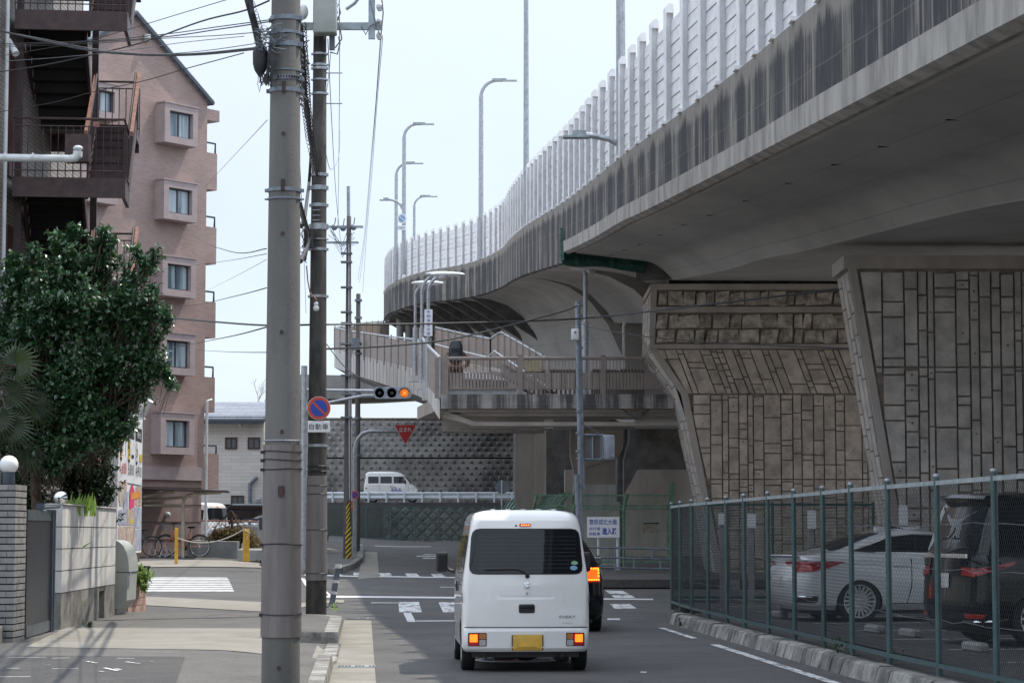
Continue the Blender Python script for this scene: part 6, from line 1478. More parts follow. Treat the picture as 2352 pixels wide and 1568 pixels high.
    b.add([rs(.030)(ex + x * k, ez + z * k) for x, z in S_] + [rs(.012)(ex + x * k * 1.05, ez + z * k * 1.05) for x, z in S_], [(0, 1, 2, 3, 4, 5, 6, 11, 10, 9), (6, 7, 8, 9, 10, 11)] + [(i, (i + 1) % 12, 12 + (i + 1) % 12, 12 + i) for i in range(12)]); b.build('emblem', 'chrome_trim', t, fix=False)
    b = MB(); b.tube(rs(.012)(.006, .909), rs(.028)(.006, .909), .015, n=16); b.build('lock', 'chrome_trim', t)
    patch(rs(.026), rr_poly(-.088, .098, .681, .784, .024, 4), 'handle_recess', 'plastic_black', t, 2, .01, rs(.01)); b = MB(); b.rbox(rs(.034)(.005, .757), (.17, .022, .04), .008, 2); b.build('tailgate_handle', 'black', t, smooth=True)
    text('EVERY', .19, .031, 'galv_dark', rs(.028)(.478, .638), (1, 0, 0), (0, 0, 1), t, bold=.01); text('最大積載量350kg', .12, .013, 'galv_dark', rs(.028)(.478, .567), (1, 0, 0), (0, 0, 1), t)
    # bumper
    def bf(off): return lambda x, z: Vector((x, B.rear(min(.735, max(-.735, x)), z) - off - .02 * ss(z, .52, .47), z))
    bp_ = rr_poly(-.728, .728, .242, .512, .03, 3); bd = []
    for (a, z0), (c, z1) in zip(bp_, bp_[1:] + bp_[:1]):
        m_ = max(1, int(math.hypot(c - a, z1 - z0) / .08)); bd += [(a + (c - a) * i / m_, z0 + (z1 - z0) * i / m_) for i in range(m_)]
    bm_ = patch(bf(.012), bd, 'rear_bumper', 'car_white', t, 30, .02, lambda x, z: Vector((x, B.rear(x, z) + .02, z)))
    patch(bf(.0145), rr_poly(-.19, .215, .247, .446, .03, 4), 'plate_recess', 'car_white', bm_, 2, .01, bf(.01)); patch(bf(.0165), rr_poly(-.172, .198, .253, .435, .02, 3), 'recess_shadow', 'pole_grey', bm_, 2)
    pl = patch(bf(.028), rr_poly(-.155, .180, .254, .434, .012, 3), 'number_plate', 'plate_yellow', t, 2, .01, bf(.018), smooth=False)
    for sx in (-1, 1):
        xo = .567 * sx; fr = patch(bf(.016), rr_poly(xo - .108, xo + .108, .302, .457, .016, 3), 'tail_lamp', 'plastic_black', t, 2, .01, bf(.005))
        xa = xo + sx * .042; patch(bf(.022), rr_poly(xa - .056, xa + .056, .310, .449, .012, 3), 'red_lens', 'lamp_red', fr, 2); patch(bf(.0245), rr_poly(xa - .046, xa + .046, .350, .440, .012, 3), 'lit_lens', 'lamp_lit', fr, 2)
        b = MB()
        for i in range(6):
            for j in range(7): b.box(bf(.026)(xa - .036 + i * .0145, .357 + j * .0125), (.008, .003, .007))
        b.build('glowing_core', 'lamp_lit_core', fr)
        xb = xo - sx * .060; patch(bf(.021), rr_poly(xb - .038, xb + .038, .386, .449, .01, 3), 'amber_lens', 'lamp_amber', fr, 2); patch(bf(.021), rr_poly(xb - .038, xb + .038, .310, .378, .01, 3), 'clear_lens', 'lamp_clear', fr, 2)
    # sides
    for sx in (-1, 1):
        sf = lambda off: (lambda y, z: Vector((sx * (B.side(y, z) + off), y, z)))
        for y0, y1, nm in ((.28, .92, 'quarter_window'), (1.02, 1.72, 'side_window')): patch(sf(.006), rr_poly(y0, y1, 1.16, 1.58, .05, 4), nm, 'car_glass', t, 3)
        patch(sf(.006), rr_poly(1.82, 2.62, 1.16, 1.58, .05, 4, top=(1.82, 2.40)), 'front_side_window', 'car_glass', t, 3)
        b = MB()
        for y in (.97, 1.77, 2.72): b.loft([[Vector((sx * (B.side(y, z) + .003), y - .006, z)), Vector((sx * (B.side(y, z) + .003), y + .006, z))] for z in frange(.35, 1.1 if y > 2.5 else 1.7, 14)])
        for z in (1.0,): b.loft([[Vector((sx * (B.side(y, z) + .004), y, z - .004)), Vector((sx * (B.side(y, z) + .004), y, z + .004))] for y in frange(.3, 1.7, 6)])
        b.build('door_gap', 'black', t, fix=False)
        b = MB()
        for y in (1.66, 1.88): b.box((sx * (B.side(y, .98) + .012), y, .96), (.02, .12 if y > 1.7 else .04, .03 if y > 1.7 else .12))
        b.build('door_handle', 'plastic_black' , t)
        patch(sf(.005), rr_poly(.10, .22, .80, .92, .01, 2), 'side_marker', 'lamp_clear', t, 2)
        b = MB(); m0 = Vector((sx * (B.side(2.5, 1.12) + .02), 2.55, 1.12)); b.path([m0, m0 + Vector((sx * .07, 0, .02)), m0 + Vector((sx * .12, 0, .08))], .02, 6); b.rbox(m0 + Vector((sx * .16, 0, .12)), (.15, .07, .25), .03, 2); mm = b.build('door_mirror', 'plastic_black', t, smooth=True)
        b = MB(); b.rbox(m0 + Vector((sx * .16, -.034, .12)), (.10, .006, .18), .002, 1); b.build('mirror_glass', 'car_glass', mm)
        for y in (.56, 2.93): wheel(t, sx * .655, y, .275, .155, .17, 'steel_wheel', 8, sx)
        b = MB(); b.path([Vector((sx * (B.side(.9, 1.72) - .005), .12 + .2, 1.735)), Vector((sx * (B.side(.9, 1.72) - .005), 2.2, 1.735))], .010, 5); b.build('roof_gutter', 'car_white', t)
        yf = B.front(.5, .85); hp = [Vector((sx * x, B.front(x, z) - (-.008), z)) for x, z in ((.44, .74), (.70, .80), (.715, 1.0), (.56, .97), (.45, .88))]; b = MB(); b.poly(hp); b.build('headlight', 'lamp_clear', t)
    b = MB()
    for k in range(5): b.box((-.36 + k * .18, 1.2, 1.879), (.05, 1.3, .010))
    b.build('roof_ribs', 'car_white', t)
    ff = lambda off: (lambda x, z: Vector((x, B.front(x, z) + off, z)))
    patch(ff(.006), rr_poly(-.66, .66, 1.10, 1.64, .08, 5, top=(-.57, .57)), 'windscreen', 'car_glass', t, 6); patch(ff(.008), rr_poly(-.36, .36, .62, .78, .03, 3), 'grille', 'plastic_black', t, 2); patch(ff(.01), rr_poly(-.5, .5, .32, .46, .03, 3), 'lower_grille', 'plastic_black', t, 2)
    # underside
    b = MB(); b.bx(-.62, .62, .10, 3.1, .17, .26); b.tube((-.6, .56, .24), (.6, .56, .24), .045, n=10); b.sphere((.02, .50, .20), .14, 14, 8, (1.3, .8, .62)); b.tube((-.36, .2, .21), (-.12, .2, .21), .075, n=12); b.tube((.42, .08, .2), (.42, .9, .2), .04)
    b.sphere((.42, .2, .18), .1, 10, 6, (1, 1.4, .7)); b.path([Vector((-.50, .06, .22)), Vector((-.47, .05, .16)), Vector((-.40, .05, .15)), Vector((-.37, .06, .18))], .012, 5); b.build('underbody', 'plastic_black', t)
    return t
VAN = kei_van('white kei van with lit brake lights waiting in the road under the elevated road')
VAN.location = (.165, 27.35, 0); VAN.rotation_euler = (0, 0, R(3.3))
zv = zL + .02; v2 = copy_tree(VAN, (XA(836, 143.5), 143.5, zv), R(-90), 'small white kei van driving on the levee road behind the guard rail'); v2.name = 'kei_van'
for ch in [c for c in v2.children if c.name.split('.')[0] == 'lettering']: bpy.data.objects.remove(ch)
text('ERA', .62, .22, 'sign_blue', (XA(912, 143.5), 142.74, zL + .78), (1, 0, 0), (0, 0, 1), None, 'lettering'); o = C.objects[-1]
WM[v2.name] = (Matrix.Translation(v2.location) @ Matrix.Rotation(R(-90), 4, 'Z')).inverted(); o.data.transform(WM[v2.name]); o.parent = v2
p = G(500, 1256, .02); v3 = copy_tree(VAN, (XA(503, 97), 97, gz(-12, 97) + .02), R(60), 'white kei van parked behind the chain link fence beside the pink building')
# --- sedan in the car park
def wrap(B, sx, u, z, off):
    """point u metres round the rear corner (negative on the rear face, positive on the flank), off metres proud of the body"""
    w_, y0, y1, r, rf = B.par(z); q = r * pi / 2
    if u < -q / 2: x = w_ - r + (u + q / 2); return Vector((sx * x, B.rear(x, z) - off, z))
    if u < q / 2:
        a = (u + q / 2) / q * pi / 2; x = w_ - r + r * sin(a); return Vector((sx * (x + off * sin(a)), B.rear(x - 1e-5, z) - off * cos(a), z))
    y = B.rear(w_, z) + u - q / 2; return Vector((sx * (B.side(y, z) + off), y, z))
def sedan():
    t = thing('sedan', 'pearl white saloon car parked behind the teal fence with its boot towards the road', 'car')
    k = 1.04
    tab = [(.20, .82, .16, 4.80, .15, .3), (.28, .90, .06, 4.90, .18, .35), (.45, .93, .0, 4.97, .2, .42), (.62, .935, -.01, 4.97, .22, .45), (.78, .93, .03, 4.88, .22, .45), (.88, .925, .07, 4.66, .22, .45), (.95, .915, .06, 4.20, .22, .45), (1.0, .88, .10, 3.80, .22, .4), (1.03, .84, .22, 3.55, .25, .35), (1.055, .80, .50, 3.38, .3, .3), (1.10, .775, .66, 3.22, .3, .28), (1.20, .735, .96, 2.98, .3, .26), (1.30, .69, 1.28, 2.74, .28, .24), (1.38, .645, 1.60, 2.50, .26, .22), (1.42, .59, 1.86, 2.36, .24, .2), (1.445, .48, 2.0, 2.25, .1, .1)]
    tab = [(z * k, *r_) for z, *r_ in tab]; B = Body(tab, .10, .30, .03); B.shell('body', 'car_pearl', t, arches=((1.06, 0), (3.93, 0)), arch_r=.375)
    for sx in (-1, 1):
        sf = lambda off: (lambda y, z: Vector((sx * (B.side(y, z) + off), y, z)))
        poly = [(.98, 1.13), (1.35, 1.10), (2.2, 1.085), (3.12, 1.08), (2.72, 1.27), (2.42, 1.37), (2.0, 1.385), (1.62, 1.345), (1.28, 1.22)]
        dd = []
        for (a, z0), (c, z1) in zip(poly, poly[1:] + poly[:1]): dd += [(a + (c - a) * i / 5, z0 + (z1 - z0) * i / 5) for i in range(5)]
        wn = patch(sf(.008), dd, 'side_window', 'car_glass', t, 6)
        b = MB(); b.path([sf(.014)(a, z) for a, z in dd] + [sf(.014)(*dd[0])], .010, 4); b.build('chrome_surround', 'chrome_trim', wn)
        b = MB(); b.loft([[sf(.012)(y, 1.09), sf(.012)(y + .05, 1.38)] for y in (1.98, 2.03)]); b.build('pillar', 'black', wn)
        for y in (1.06, 3.93): wheel(t, sx * .80, y, .345, .225, .26, 'alloy', 20, sx)
        b = MB(); 
        for y0 in (1.90, 2.98): b.loft([[sf(.004)(y0 - .25 * max(0, .6 - z) * (1 if y0 < 2 else 0), z), sf(.004)(y0 + .012 - .25 * max(0, .6 - z) * (1 if y0 < 2 else 0), z)] for z in frange(.3, 1.08, 10)])
        b.loft([[sf(.004)(y, .30), sf(.004)(y, .315)] for y in frange(1.5, 3.4, 8)]); b.build('door_gap', 'black', t, fix=False)
        b = MB()
        for y in (1.72, 2.75): b.rbox(sf(.02)(y, .90), (.03, .24, .035), .012, 2)
        b.build('door_handle', 'car_pearl', t, smooth=True)
        b = MB(); b.rbox(sf(.09)(3.0, 1.10), (.2, .12, .14), .04, 2); b.build('door_mirror', 'car_pearl', t, smooth=True)
        # wrap-round tail lamp
        def tl(u, z):   # u metres round the corner, 0 at the corner
            return wrap(B, sx, u, z, .014)
        po = [(-.60, .955), (-.60, .915), (-.34, .88), (-.18, .80), (.10, .80), (.34, .86), (.62, .955), (.3, .965), (0, .965)]; dd = []
        for (a, z0), (c, z1) in zip(po, po[1:] + po[:1]): dd += [(a + (c - a) * i / 4, z0 + (z1 - z0) * i / 4) for i in range(4)]
        la = patch(tl, dd, 'tail_lamp', 'lamp_red', t, 4)
        patch(lambda u, z: tl(u, z) + Vector((sx * .004, -.004, 0)), [(-.44, .945), (-.1, .965), (.58, .962), (.3, .972), (0, .978), (-.44, .96)], 'chrome_strip', 'chrome_trim', la, 1)
        pr = [(-.15, .42), (-.12, .33), (.18, .335), (.22, .42)]; dd = []
        for (a, z0), (c, z1) in zip(pr, pr[1:] + pr[:1]): dd += [(a + (c - a) * i / 4, z0 + (z1 - z0) * i / 4) for i in range(4)]
        ef = patch(tl, dd, 'exhaust_trim', 'plastic_black', t, 2); b = MB(); b.path([tl(*q) for q in dd] + [tl(*dd[0])], .012, 4); b.build('chrome_frame', 'chrome_trim', ef); patch(lambda u, z: tl(u, z) + Vector((sx * .004, -.004, 0)), [(-.08, .40), (.15, .40), (.14, .415), (-.08, .415)], 'reflector', 'lamp_red', ef, 1)
    rs = lambda off: (lambda x, z: Vector((x, B.rear(x, z) - off, z + off * .6)))
    patch(rs(.012), rr_poly(-.70, .70, 1.12, 1.40, .06, 4, top=(-.52, .52)), 'rear_window', 'car_glass', t, 6)
    patch(rs(.012), rr_poly(-.27, .27, .55, .73, .02, 2), 'number_plate', 'number_plate_white', t, 2)
    b = MB(); b.rbox((0, .10, 1.045), (1.5, .10, .02), .008, 1); b.build('boot_lip', 'car_pearl', t, smooth=True)
    b = MB(); b.rbox((0, 1.72, 1.47), (.06, .2, .07), .02, 2); b.build('roof_fin', 'car_pearl', t, smooth=True)
    patch(lambda x, z: Vector((x, B.front(x, z) + .01, z + .006)), rr_poly(-.66, .66, 1.12, 1.40, .06, 4, top=(-.5, .5)), 'windscreen', 'car_glass', t, 5)
    b = MB(); b.bx(-.75, .75, .3, 4.6, .15, .24); b.build('underbody', 'plastic_black', t)
    return t
SD = sedan(); SD.location = (XA(1771, 37.6) + .05, 37.35, LOT - .03); SD.rotation_euler = (0, 0, R(-90 + 11))
def minivan():
    t = thing('minivan', 'black minivan parked nearest the teal fence at the right edge', 'car')
    tab = [(.20, .80, .10, 4.6, .15, .3), (.28, .88, .03, 4.68, .16, .3), (.5, .90, .0, 4.7, .16, .35), (.85, .90, .02, 4.6, .15, .4), (1.05, .895, .04, 4.2, .14, .35), (1.15, .88, .07, 3.9, .14, .3), (1.60, .81, .22, 3.2, .14, .3), (1.75, .77, .27, 3.0, .15, .3), (1.80, .74, .3, 2.9, .16, .3), (1.84, .66, .38, 2.75, .2, .3), (1.86, .5, .5, 2.6, .2, .2)]
    B = Body(tab, .09, .3, .02); B.shell('body', 'car_black', t, arches=((.85, 0), (3.75, 0)), arch_r=.36)
    rs = lambda off: (lambda x, z: Vector((x, B.rear(x, z) - off, z)))
    patch(rs(.008), rr_poly(-.74, .74, 1.13, 1.70, .06, 4, top=(-.68, .68)), 'rear_window', 'car_glass', t, 5)
    b = MB(); rows = []
    for x in frange(-.74, .74, 13): y = B.rear(x * .98, 1.74); rows.append([Vector((x, y + .25, 1.86 - .05 * abs(x) ** 2)), Vector((x, y - .12, 1.84 - .04 * x * x)), Vector((x, y - .16, 1.80 - .04 * x * x)), Vector((x, y + .02, 1.745))])
    b.loft(rows); b.build('roof_spoiler', 'car_black', t, smooth=True)
    for sx in (-1, 1):
        def tl(u, z):
            return wrap(B, sx, u, z, .014)
        def lamp(po, nm, mt, par_=None, e=0.):
            dd = []
            for (a, z0), (c, z1) in zip(po, po[1:] + po[:1]): dd += [(a + (c - a) * i / 4, z0 + (z1 - z0) * i / 4) for i in range(4)]
            return patch(lambda u, z: tl(u, z) + Vector((sx * e, -e, 0)), dd, nm, mt, par_ or t, 3)
        la = lamp([(-.40, 1.10), (-.40, .84), (-.1, .82), (.12, .88), (.40, .98), (.42, 1.02), (.15, 1.10)], 'tail_lamp', 'car_glass')
        lamp([(-.38, .96), (-.38, .86), (-.1, .84), (.10, .90), (.40, .99), (.40, 1.03), (.1, .97), (-.1, .93)], 'red_lens', 'lamp_red', la, .005)
        sf = lambda off: (lambda y, z: Vector((sx * (B.side(y, z) + off), y, z)))
        patch(sf(.008), rr_poly(.45, 1.5, 1.17, 1.66, .05, 4), 'side_window', 'car_glass', t, 4); patch(sf(.008), rr_poly(1.6, 2.9, 1.17, 1.66, .05, 4, top=(1.6, 2.7)), 'side_window', 'car_glass', t, 4)
        for y in (.85, 3.75): wheel(t, sx * .78, y, .33, .21, .23, 'alloy', 14, sx)
        b = MB(); b.path([tl(u, z) for u, z in ((-.35, .30), (-.1, .30), (.1, .31), (.3, .33))], .016, 5); b.build('bumper_strip', 'chrome_trim', t)
        lamp([(-.3, .40), (-.28, .34), (0, .34), (.05, .39)], 'reflector', 'lamp_red', None, .003)
    b = MB(); b.box(rs(.02)(0, 1.09), (1.3, .03, .05)); b.build('chrome_bar', 'chrome_trim', t)
    patch(rs(.012), rr_poly(-.17, .17, .70, .88, .02, 2), 'number_plate', 'number_plate_white', t, 2)
    b = MB(); b.path([rs(.03)(-.1, 1.12), rs(.03)(.45, 1.2)], .01, 5); b.build('wiper', 'plastic_black', t)
    b = MB(); b.bx(-.75, .75, .3, 4.3, .15, .24); b.build('underbody', 'plastic_black', t)
    return t
MV = minivan(); MV.location = (XA(2135, 28.7) + .24, 29.2, LOT); MV.rotation_euler = (0, 0, R(-90 + 13))
# --- black car ahead of the van
def crossover():
    t = thing('black_car', 'black car with glowing tail lamp mostly hidden in front of the white van', 'car')
    tab = [(.20, .80, .12, 4.2, .15, .3), (.30, .89, .04, 4.3, .2, .35), (.55, .90, .0, 4.33, .22, .4), (.85, .895, .0, 4.2, .22, .4), (.98, .88, .03, 3.8, .22, .4), (1.05, .85, .08, 3.4, .2, .35), (1.15, .80, .2, 3.1, .2, .3), (1.35, .71, .45, 2.7, .2, .28), (1.48, .64, .7, 2.4, .2, .26), (1.53, .56, .95, 2.2, .2, .2), (1.55, .4, 1.2, 2.0, .1, .1)]
    B = Body(tab, .12, .3, .03); B.shell('body', 'car_black', t, arches=((.80, 0), (3.4, 0)), arch_r=.36)
    rs = lambda off: (lambda x, z: Vector((x, B.rear(x, z) - off, z)))
    patch(rs(.01), rr_poly(-.70, .70, 1.08, 1.45, .06, 4, top=(-.58, .58)), 'rear_window', 'car_glass', t, 5)
    for sx in (-1, 1):
        la = patch(rs(.012), rr_poly(sx * .70 - .135, sx * .70 + .135, .80, 1.06, .04, 3), 'tail_lamp', 'lamp_red', t, 4)
        b = MB()
        for k in range(6):
            for z in (.85, 1.03): b.box(rs(.022)(sx * .70 - .095 + k * .038, z), (.026, .01, .026))
        for z in (.91, .96, 1.0): b.box(rs(.022)(sx * .795, z), (.03, .01, .03))
        b.build('lit_leds', 'lamp_lit_core', la); patch(rs(.017), rr_poly(sx * .70 - .11, sx * .70 + .11, .835, 1.045, .03, 3), 'lit_lens', 'lamp_lit', la, 2)
        for y in (.80, 3.4): wheel(t, sx * .775, y, .34, .22, .24, 'alloy', 12, sx)
        b = MB(); b.tube((sx * .55, -.02, .33), (sx * .55, .2, .33), .05, n=14); b.build('exhaust', 'chrome_trim', t)
        m0 = Vector((sx * .88, 2.6, 1.05)); b = MB(); b.rbox(m0 + Vector((sx * .1, 0, .08)), (.22, .1, .16), .04, 2); mm = b.build('door_mirror', 'car_black', t, smooth=True); b = MB(); b.rbox(m0 + Vector((sx * .11, -.055, .08)), (.17, .006, .11), .002, 1); b.build('mirror_glass', 'chrome', mm)
        sf = lambda off: (lambda y, z: Vector((sx * (B.side(y, z) + off), y, z))); patch(sf(.008), [(.95, 1.12), (2.9, 1.08), (2.5, 1.36), (1.9, 1.46), (1.2, 1.36)], 'side_window', 'car_glass', t, 3)
    b = MB(); b.bx(-.7, .7, .2, 4.0, .15, .25); b.build('underbody', 'plastic_black', t); return t
BC = crossover(); BC.location = (XA(1393, 38.4) - .92, 38.2, 0); BC.rotation_euler = (0, 0, R(3.4))
# --- grey estate and dark car behind the far left fence (simple but shaped)
g = copy_tree(SD, (XA(565, 93), 93.5, gz(-12, 93)), R(-90), 'silver saloon parked behind the chain link fence, right of the white kei van'); g.name = 'sedan'
for ch in g.children:
    if ch.data and ch.data.materials and ch.data.materials[0] and ch.data.materials[0].name == 'car_pearl': ch.data = ch.data.copy(); ch.data.materials[0] = MATS['car_silver']
g.location = (XA(468, 96) + 4.97, 96, gz(-12, 96)); g.rotation_euler = (0, 0, R(90)); 
g2 = copy_tree(MV, (XA(500, 101), 102, gz(-12, 101)), R(-92), 'dark minivan parked behind the silver saloon at the siding house'); g2.name = 'minivan'
# ================================================================== LEFT SIDE: gate, wall, plants
# brick gate pillar built from courses
T = thing('gate_pillar', 'dark jointed grey brick gate pillar at the left edge', 'gate pillar', (-7.2, 32.5, .1)); zt = 2.28; xf = -6.79
b = MB(); b.bx(-8.6, xf - .02, 32.25, 32.95, 0, zt - .01); b.build('core', 'mortar_dark', T)
b = MB(); rnd = random.Random(3); z = .1; n = 24; hh = (zt - .1) / n
for k in range(n):
    x = xf; off = .0 if k % 2 else .12; xx = xf
    first = True
    while xx > -8.5:
        w_ = (.22 if not first else (.11 + off)); b.bx(max(xx - w_ + .006, -8.6), xx, 32.225 - rnd.uniform(0, .006), 32.4, z, z + hh - .018); xx -= w_; first = False
    y = 32.405
    for w_ in ((.22, .22, .11) if k % 2 else (.11, .22, .22)): b.bx(xf - .1, xf + rnd.uniform(0, .004), y, y + w_ - .006, z, z + hh - .018); y += w_
    z += hh
b.build('bricks', 'brick_grey', T)
T = thing('globe_lamp', 'white globe lamp on a dark base on top of the brick gate pillar', 'lamp', (XA(20, 32.5), 32.5, 2.28)); c = P(20.5, 1067, 32.5)
b = MB(); b.sphere(c, .13, 28, 18); b.build('globe', 'globe', T, smooth=True); b = MB(); b.lathe([(.085, 2.28), (.085, c.z - .09), (.07, c.z - .08)], (c.x, c.y, 0), 20); b.build('base', 'window_frame', T, smooth=True)
T = thing('planter_step', 'low concrete step at the foot of the brick gate pillar', 'step', (-7.4, 31.6, .1)); b = MB(); b.rbox((-7.75, 31.0, .22), (1.66, 2.4, .26), .02, 2); b.build('block', 'wall_base', T)
# aluminium gate
T = thing('metal_gate', 'dark grey aluminium gate leaf standing between the pillar and the white wall', 'gate', (-7.0, 34, .1))
g0, g1 = P(57, 1440, 33.2), P(112, 1400, 35.6); g0.z = g1.z = .12; dg = (g1 - g0); L_ = dg.length; rt = Matrix.Rotation(math.atan2(dg.y, dg.x), 3, 'Z'); m_ = (g0 + g1) / 2; Hg = 1.82
b = MB(); nB = 22
for k in range(nB): p = g0.lerp(g1, (k + .5) / nB); b.box(p + Vector((0, 0, Hg / 2)), (L_ / nB * .94, .025, Hg - .3), rt)
b.build('boards', 'gate_alu', T); b = MB(); b.box(m_ + Vector((0, 0, Hg - .08)), (L_, .05, .15), rt); b.box(m_ + Vector((0, 0, .10)), (L_, .05, .15), rt)
b.build('rails', 'gate_trim', T); b = MB(); b.box(g1 + Vector((0, 0, Hg / 2)), (.07, .10, Hg + .03), rt); b.box(g1 + dg.normalized() * .25 + Vector((0, 0, Hg / 2)), (.08, .10, Hg + .03), rt); b.box(g0 + dg * .55 + Vector((0, 0, Hg + .05)), (.16, .12, .09), rt); b.path([g0 + dg * .7 + Vector((0, 0, Hg + .03)), g1 + Vector((.1, .2, Hg + .06))], .02, 6); b.build('stile', 'window_frame', T)
T = thing('convex_mirror', 'small silver ball mirror on the gate end beside the white wall', 'mirror', P(139, 1142, 35.9)); b = MB(); b.sphere(P(139, 1142, 35.9), .108, 26, 16); b.build('ball', 'chrome', T, smooth=True); b = MB(); b.tube(P(139, 1142, 36), P(128, 1152, 36), .02); b.build('arm', 'gate_alu', T)
# white panelled garden wall
T = thing('garden_wall', 'pale panelled concrete garden wall with a dark stone base', 'wall', (-7.1, 39, .1)); w0 = Vector((-6.95, 36.45, 0)); w1 = Vector((-7.19, 42.8, 0)); dw = w1 - w0; rt = Matrix.Rotation(math.atan2(dw.y, dw.x), 3, 'Z'); L_ = dw.length; n_ = Vector((dw.y, -dw.x, 0)).normalized()
def wallbox(b, s0, s1, z0_, z1_, out=0., th=.30): a, c = w0 + dw * (s0 / L_), w0 + dw * (s1 / L_); q = [a + n_ * out, c + n_ * out, c - n_ * th, a - n_ * th]; b.prism([v + Vector((0, 0, z0_)) for v in q], (0, 0, z1_ - z0_))
b = MB(); zs = [.68, 1.02, 1.36, 1.70, 2.04]
for z0_, z1_ in zip(zs, zs[1:]): wallbox(b, 0, L_, z0_ + .008, z1_ - .008)
wallbox(b, -.01, L_ + .05, 2.04, 2.06, .03, .33)
b.build('panels', 'wall_white', T); b = MB(); wallbox(b, .01, L_ - .01, .6, 2.03, -.012, .28); b.build('joints', 'concrete_dark', T)
b = MB(); wallbox(b, 0, 4.3, -.05, .672, -.004, .3); wallbox(b, 5.0, L_, -.05, .672, -.004, .3); wallbox(b, 4.3, 5.0, -.05, .672, -.2, .3); b.build('base', 'wall_base', T)
# grey moulded bin
T = thing('refuse_bin', 'grey moulded refuse box with rounded lid at the end of the garden wall', 'bin', (-6.9, 43.6, .1)); x0_, x1_ = XA(255, 43.05), XA(295, 43.05); y0_, y1_ = 43.05, 44.1; zb_ = .13; zm = ZA(1314, 43.2); zt = ZA(1241, 43.2)
prof = [(x0_, zb_ + .08), (x0_, zm)] ; low_ = [Vector((x0_, y0_, zb_ + .1)), Vector((x1_ - .13, y0_, zb_ + .1)), Vector((x1_ - .02, y0_, zb_ + .25)), Vector((x1_ - .0, y0_, zm)), Vector((x0_, y0_, zm))]
b = MB(); b.prism(low_, (0, y1_ - y0_, 0)); b.bx(x0_, x1_ - .2, y0_ + .05, y1_, .1, zb_ + .12); b.build('body', 'bin_grey', T)
lid = [Vector((x0_, y0_ - .01, zm + .012))] + [Vector((x0_ + (x1_ + .02 - x0_) * cos(a) ** .8 if cos(a) > 0 else x0_, y0_ - .01, zm + .012 + (zt - zm) * sin(a) ** .9)) for a in [k / 14 * pi / 2 for k in range(15)]]
b = MB(); b.prism(lid, (0, y1_ - y0_ + .02, 0)); b.build('lid', 'bin_grey', T, smooth=True, sharp=30); b = MB(); b.box((x1_ - .02, y0_ + .12, zm - .13), (.06, .16, .26)); b.box((x1_ + .01, y0_ + .15, zm - .02), (.03, .12, .04)); b.build('latch', 'galv', T)
# brick planter
T = thing('brick_planter', 'low pink block planter at the corner of the pavement', 'planter', (-7.1, 47, .1)); b = MB(); a, c = G(300, 1415, .1), G(337, 1392, .05)
b2 = MB(); X0, X1, Ya, Yb = -7.95, XA(337, 47.5), 45.3, 47.5; zt = ZA(1340, 46)
for k in range(4):
    z0_ = .05 + (zt - .05) * k / 4; z1_ = .05 + (zt - .05) * (k + 1) / 4 - .01; y = Ya + (.0 if k % 2 else -.2)
    while y < Yb: b.bx(X0, X1, max(y, Ya), min(y + .39, Yb), z0_, z1_); y += .4
b.build('blocks', 'planter_brick', T); b = MB(); b.bx(X0 + .02, X1 - .02, Ya + .02, Yb - .02, .05, zt - .02); b.build('core', 'wall_base', T)
b = MB(); b.lathe([(.12, zt), (.17, zt + .32), (.19, zt + .34)], (XA(326, 46.6), 46.6, 0), 18); tagp(b.build('plant_pot', 'window_frame', None), 'dark round plant pot among the shrub in the block planter', 'pot')

# ---------------------------------------------------------------- leaves
def leaf(b, p, d, up, l, w_, fold=.25):
    d = d.normalized(); s_ = d.cross(up); s_ = s_.normalized() if s_.length > 1e-4 else d.orthogonal().normalized(); n_ = s_.cross(d)
    b.add([p, p + d * l * .5 + s_ * w_ + n_ * fold * w_, p + d * l - n_ * l * .18, p + d * l * .5 - s_ * w_ + n_ * fold * w_, p + d * l * .5], [(0, 1, 4), (1, 2, 4), (2, 3, 4), (3, 0, 4)])
def rv(rnd): 
    while True:
        v = Vector((rnd.uniform(-1, 1), rnd.uniform(-1, 1), rnd.uniform(-1, 1)))
        if .05 < v.length < 1: return v.normalized()
def foliage(b, bs, blobs, base, ntip, per, l, w_, rnd, droop=.15, tipl=.55, fill=0, stemr=.004):
    tot = sum(r_ ** 2 for c, r_ in blobs)
    for c, r_ in blobs:
        for _ in range(max(4, int(ntip * r_ * r_ / tot))):
            v = rv(rnd); v.z = abs(v.z) * .7 + v.z * .3; v.y *= .9; p1 = c + Vector((v.x, v.y, v.z)) * r_ * (rnd.uniform(.6, 1.1) if rnd.random() < .8 else rnd.uniform(1.1, 1.5)); d = (v + Vector((0, 0, .6 - droop)) + rv(rnd) * .35).normalized(); p0 = p1 - d * tipl * r_ ** .5; mid = (p0 + p1) / 2 + Vector((0, 0, -droop * .3))
            if bs is not None: bs.path([p0 - (p0 - base) * .12, mid, p1], stemr, 3)
            for k in range(per):
                t = rnd.random() ** .8; q = (p0.lerp(mid, t * 2) if t < .5 else mid.lerp(p1, t * 2 - 1)); dd = (rv(rnd) + d * .7 + Vector((0, 0, -droop))).normalized(); ll = l * rnd.uniform(.65, 1.15); leaf(b, q + rv(rnd) * .03, dd, rv(rnd) * .4 + Vector((0, 0, 1)), ll, w_ * ll / l)
        for _ in range(int(fill * r_ * r_ / tot)):
            v = rv(rnd); q = c + v * r_ * rnd.random() ** .5 * .78; leaf(b, q, rv(rnd), rv(rnd), l, w_)
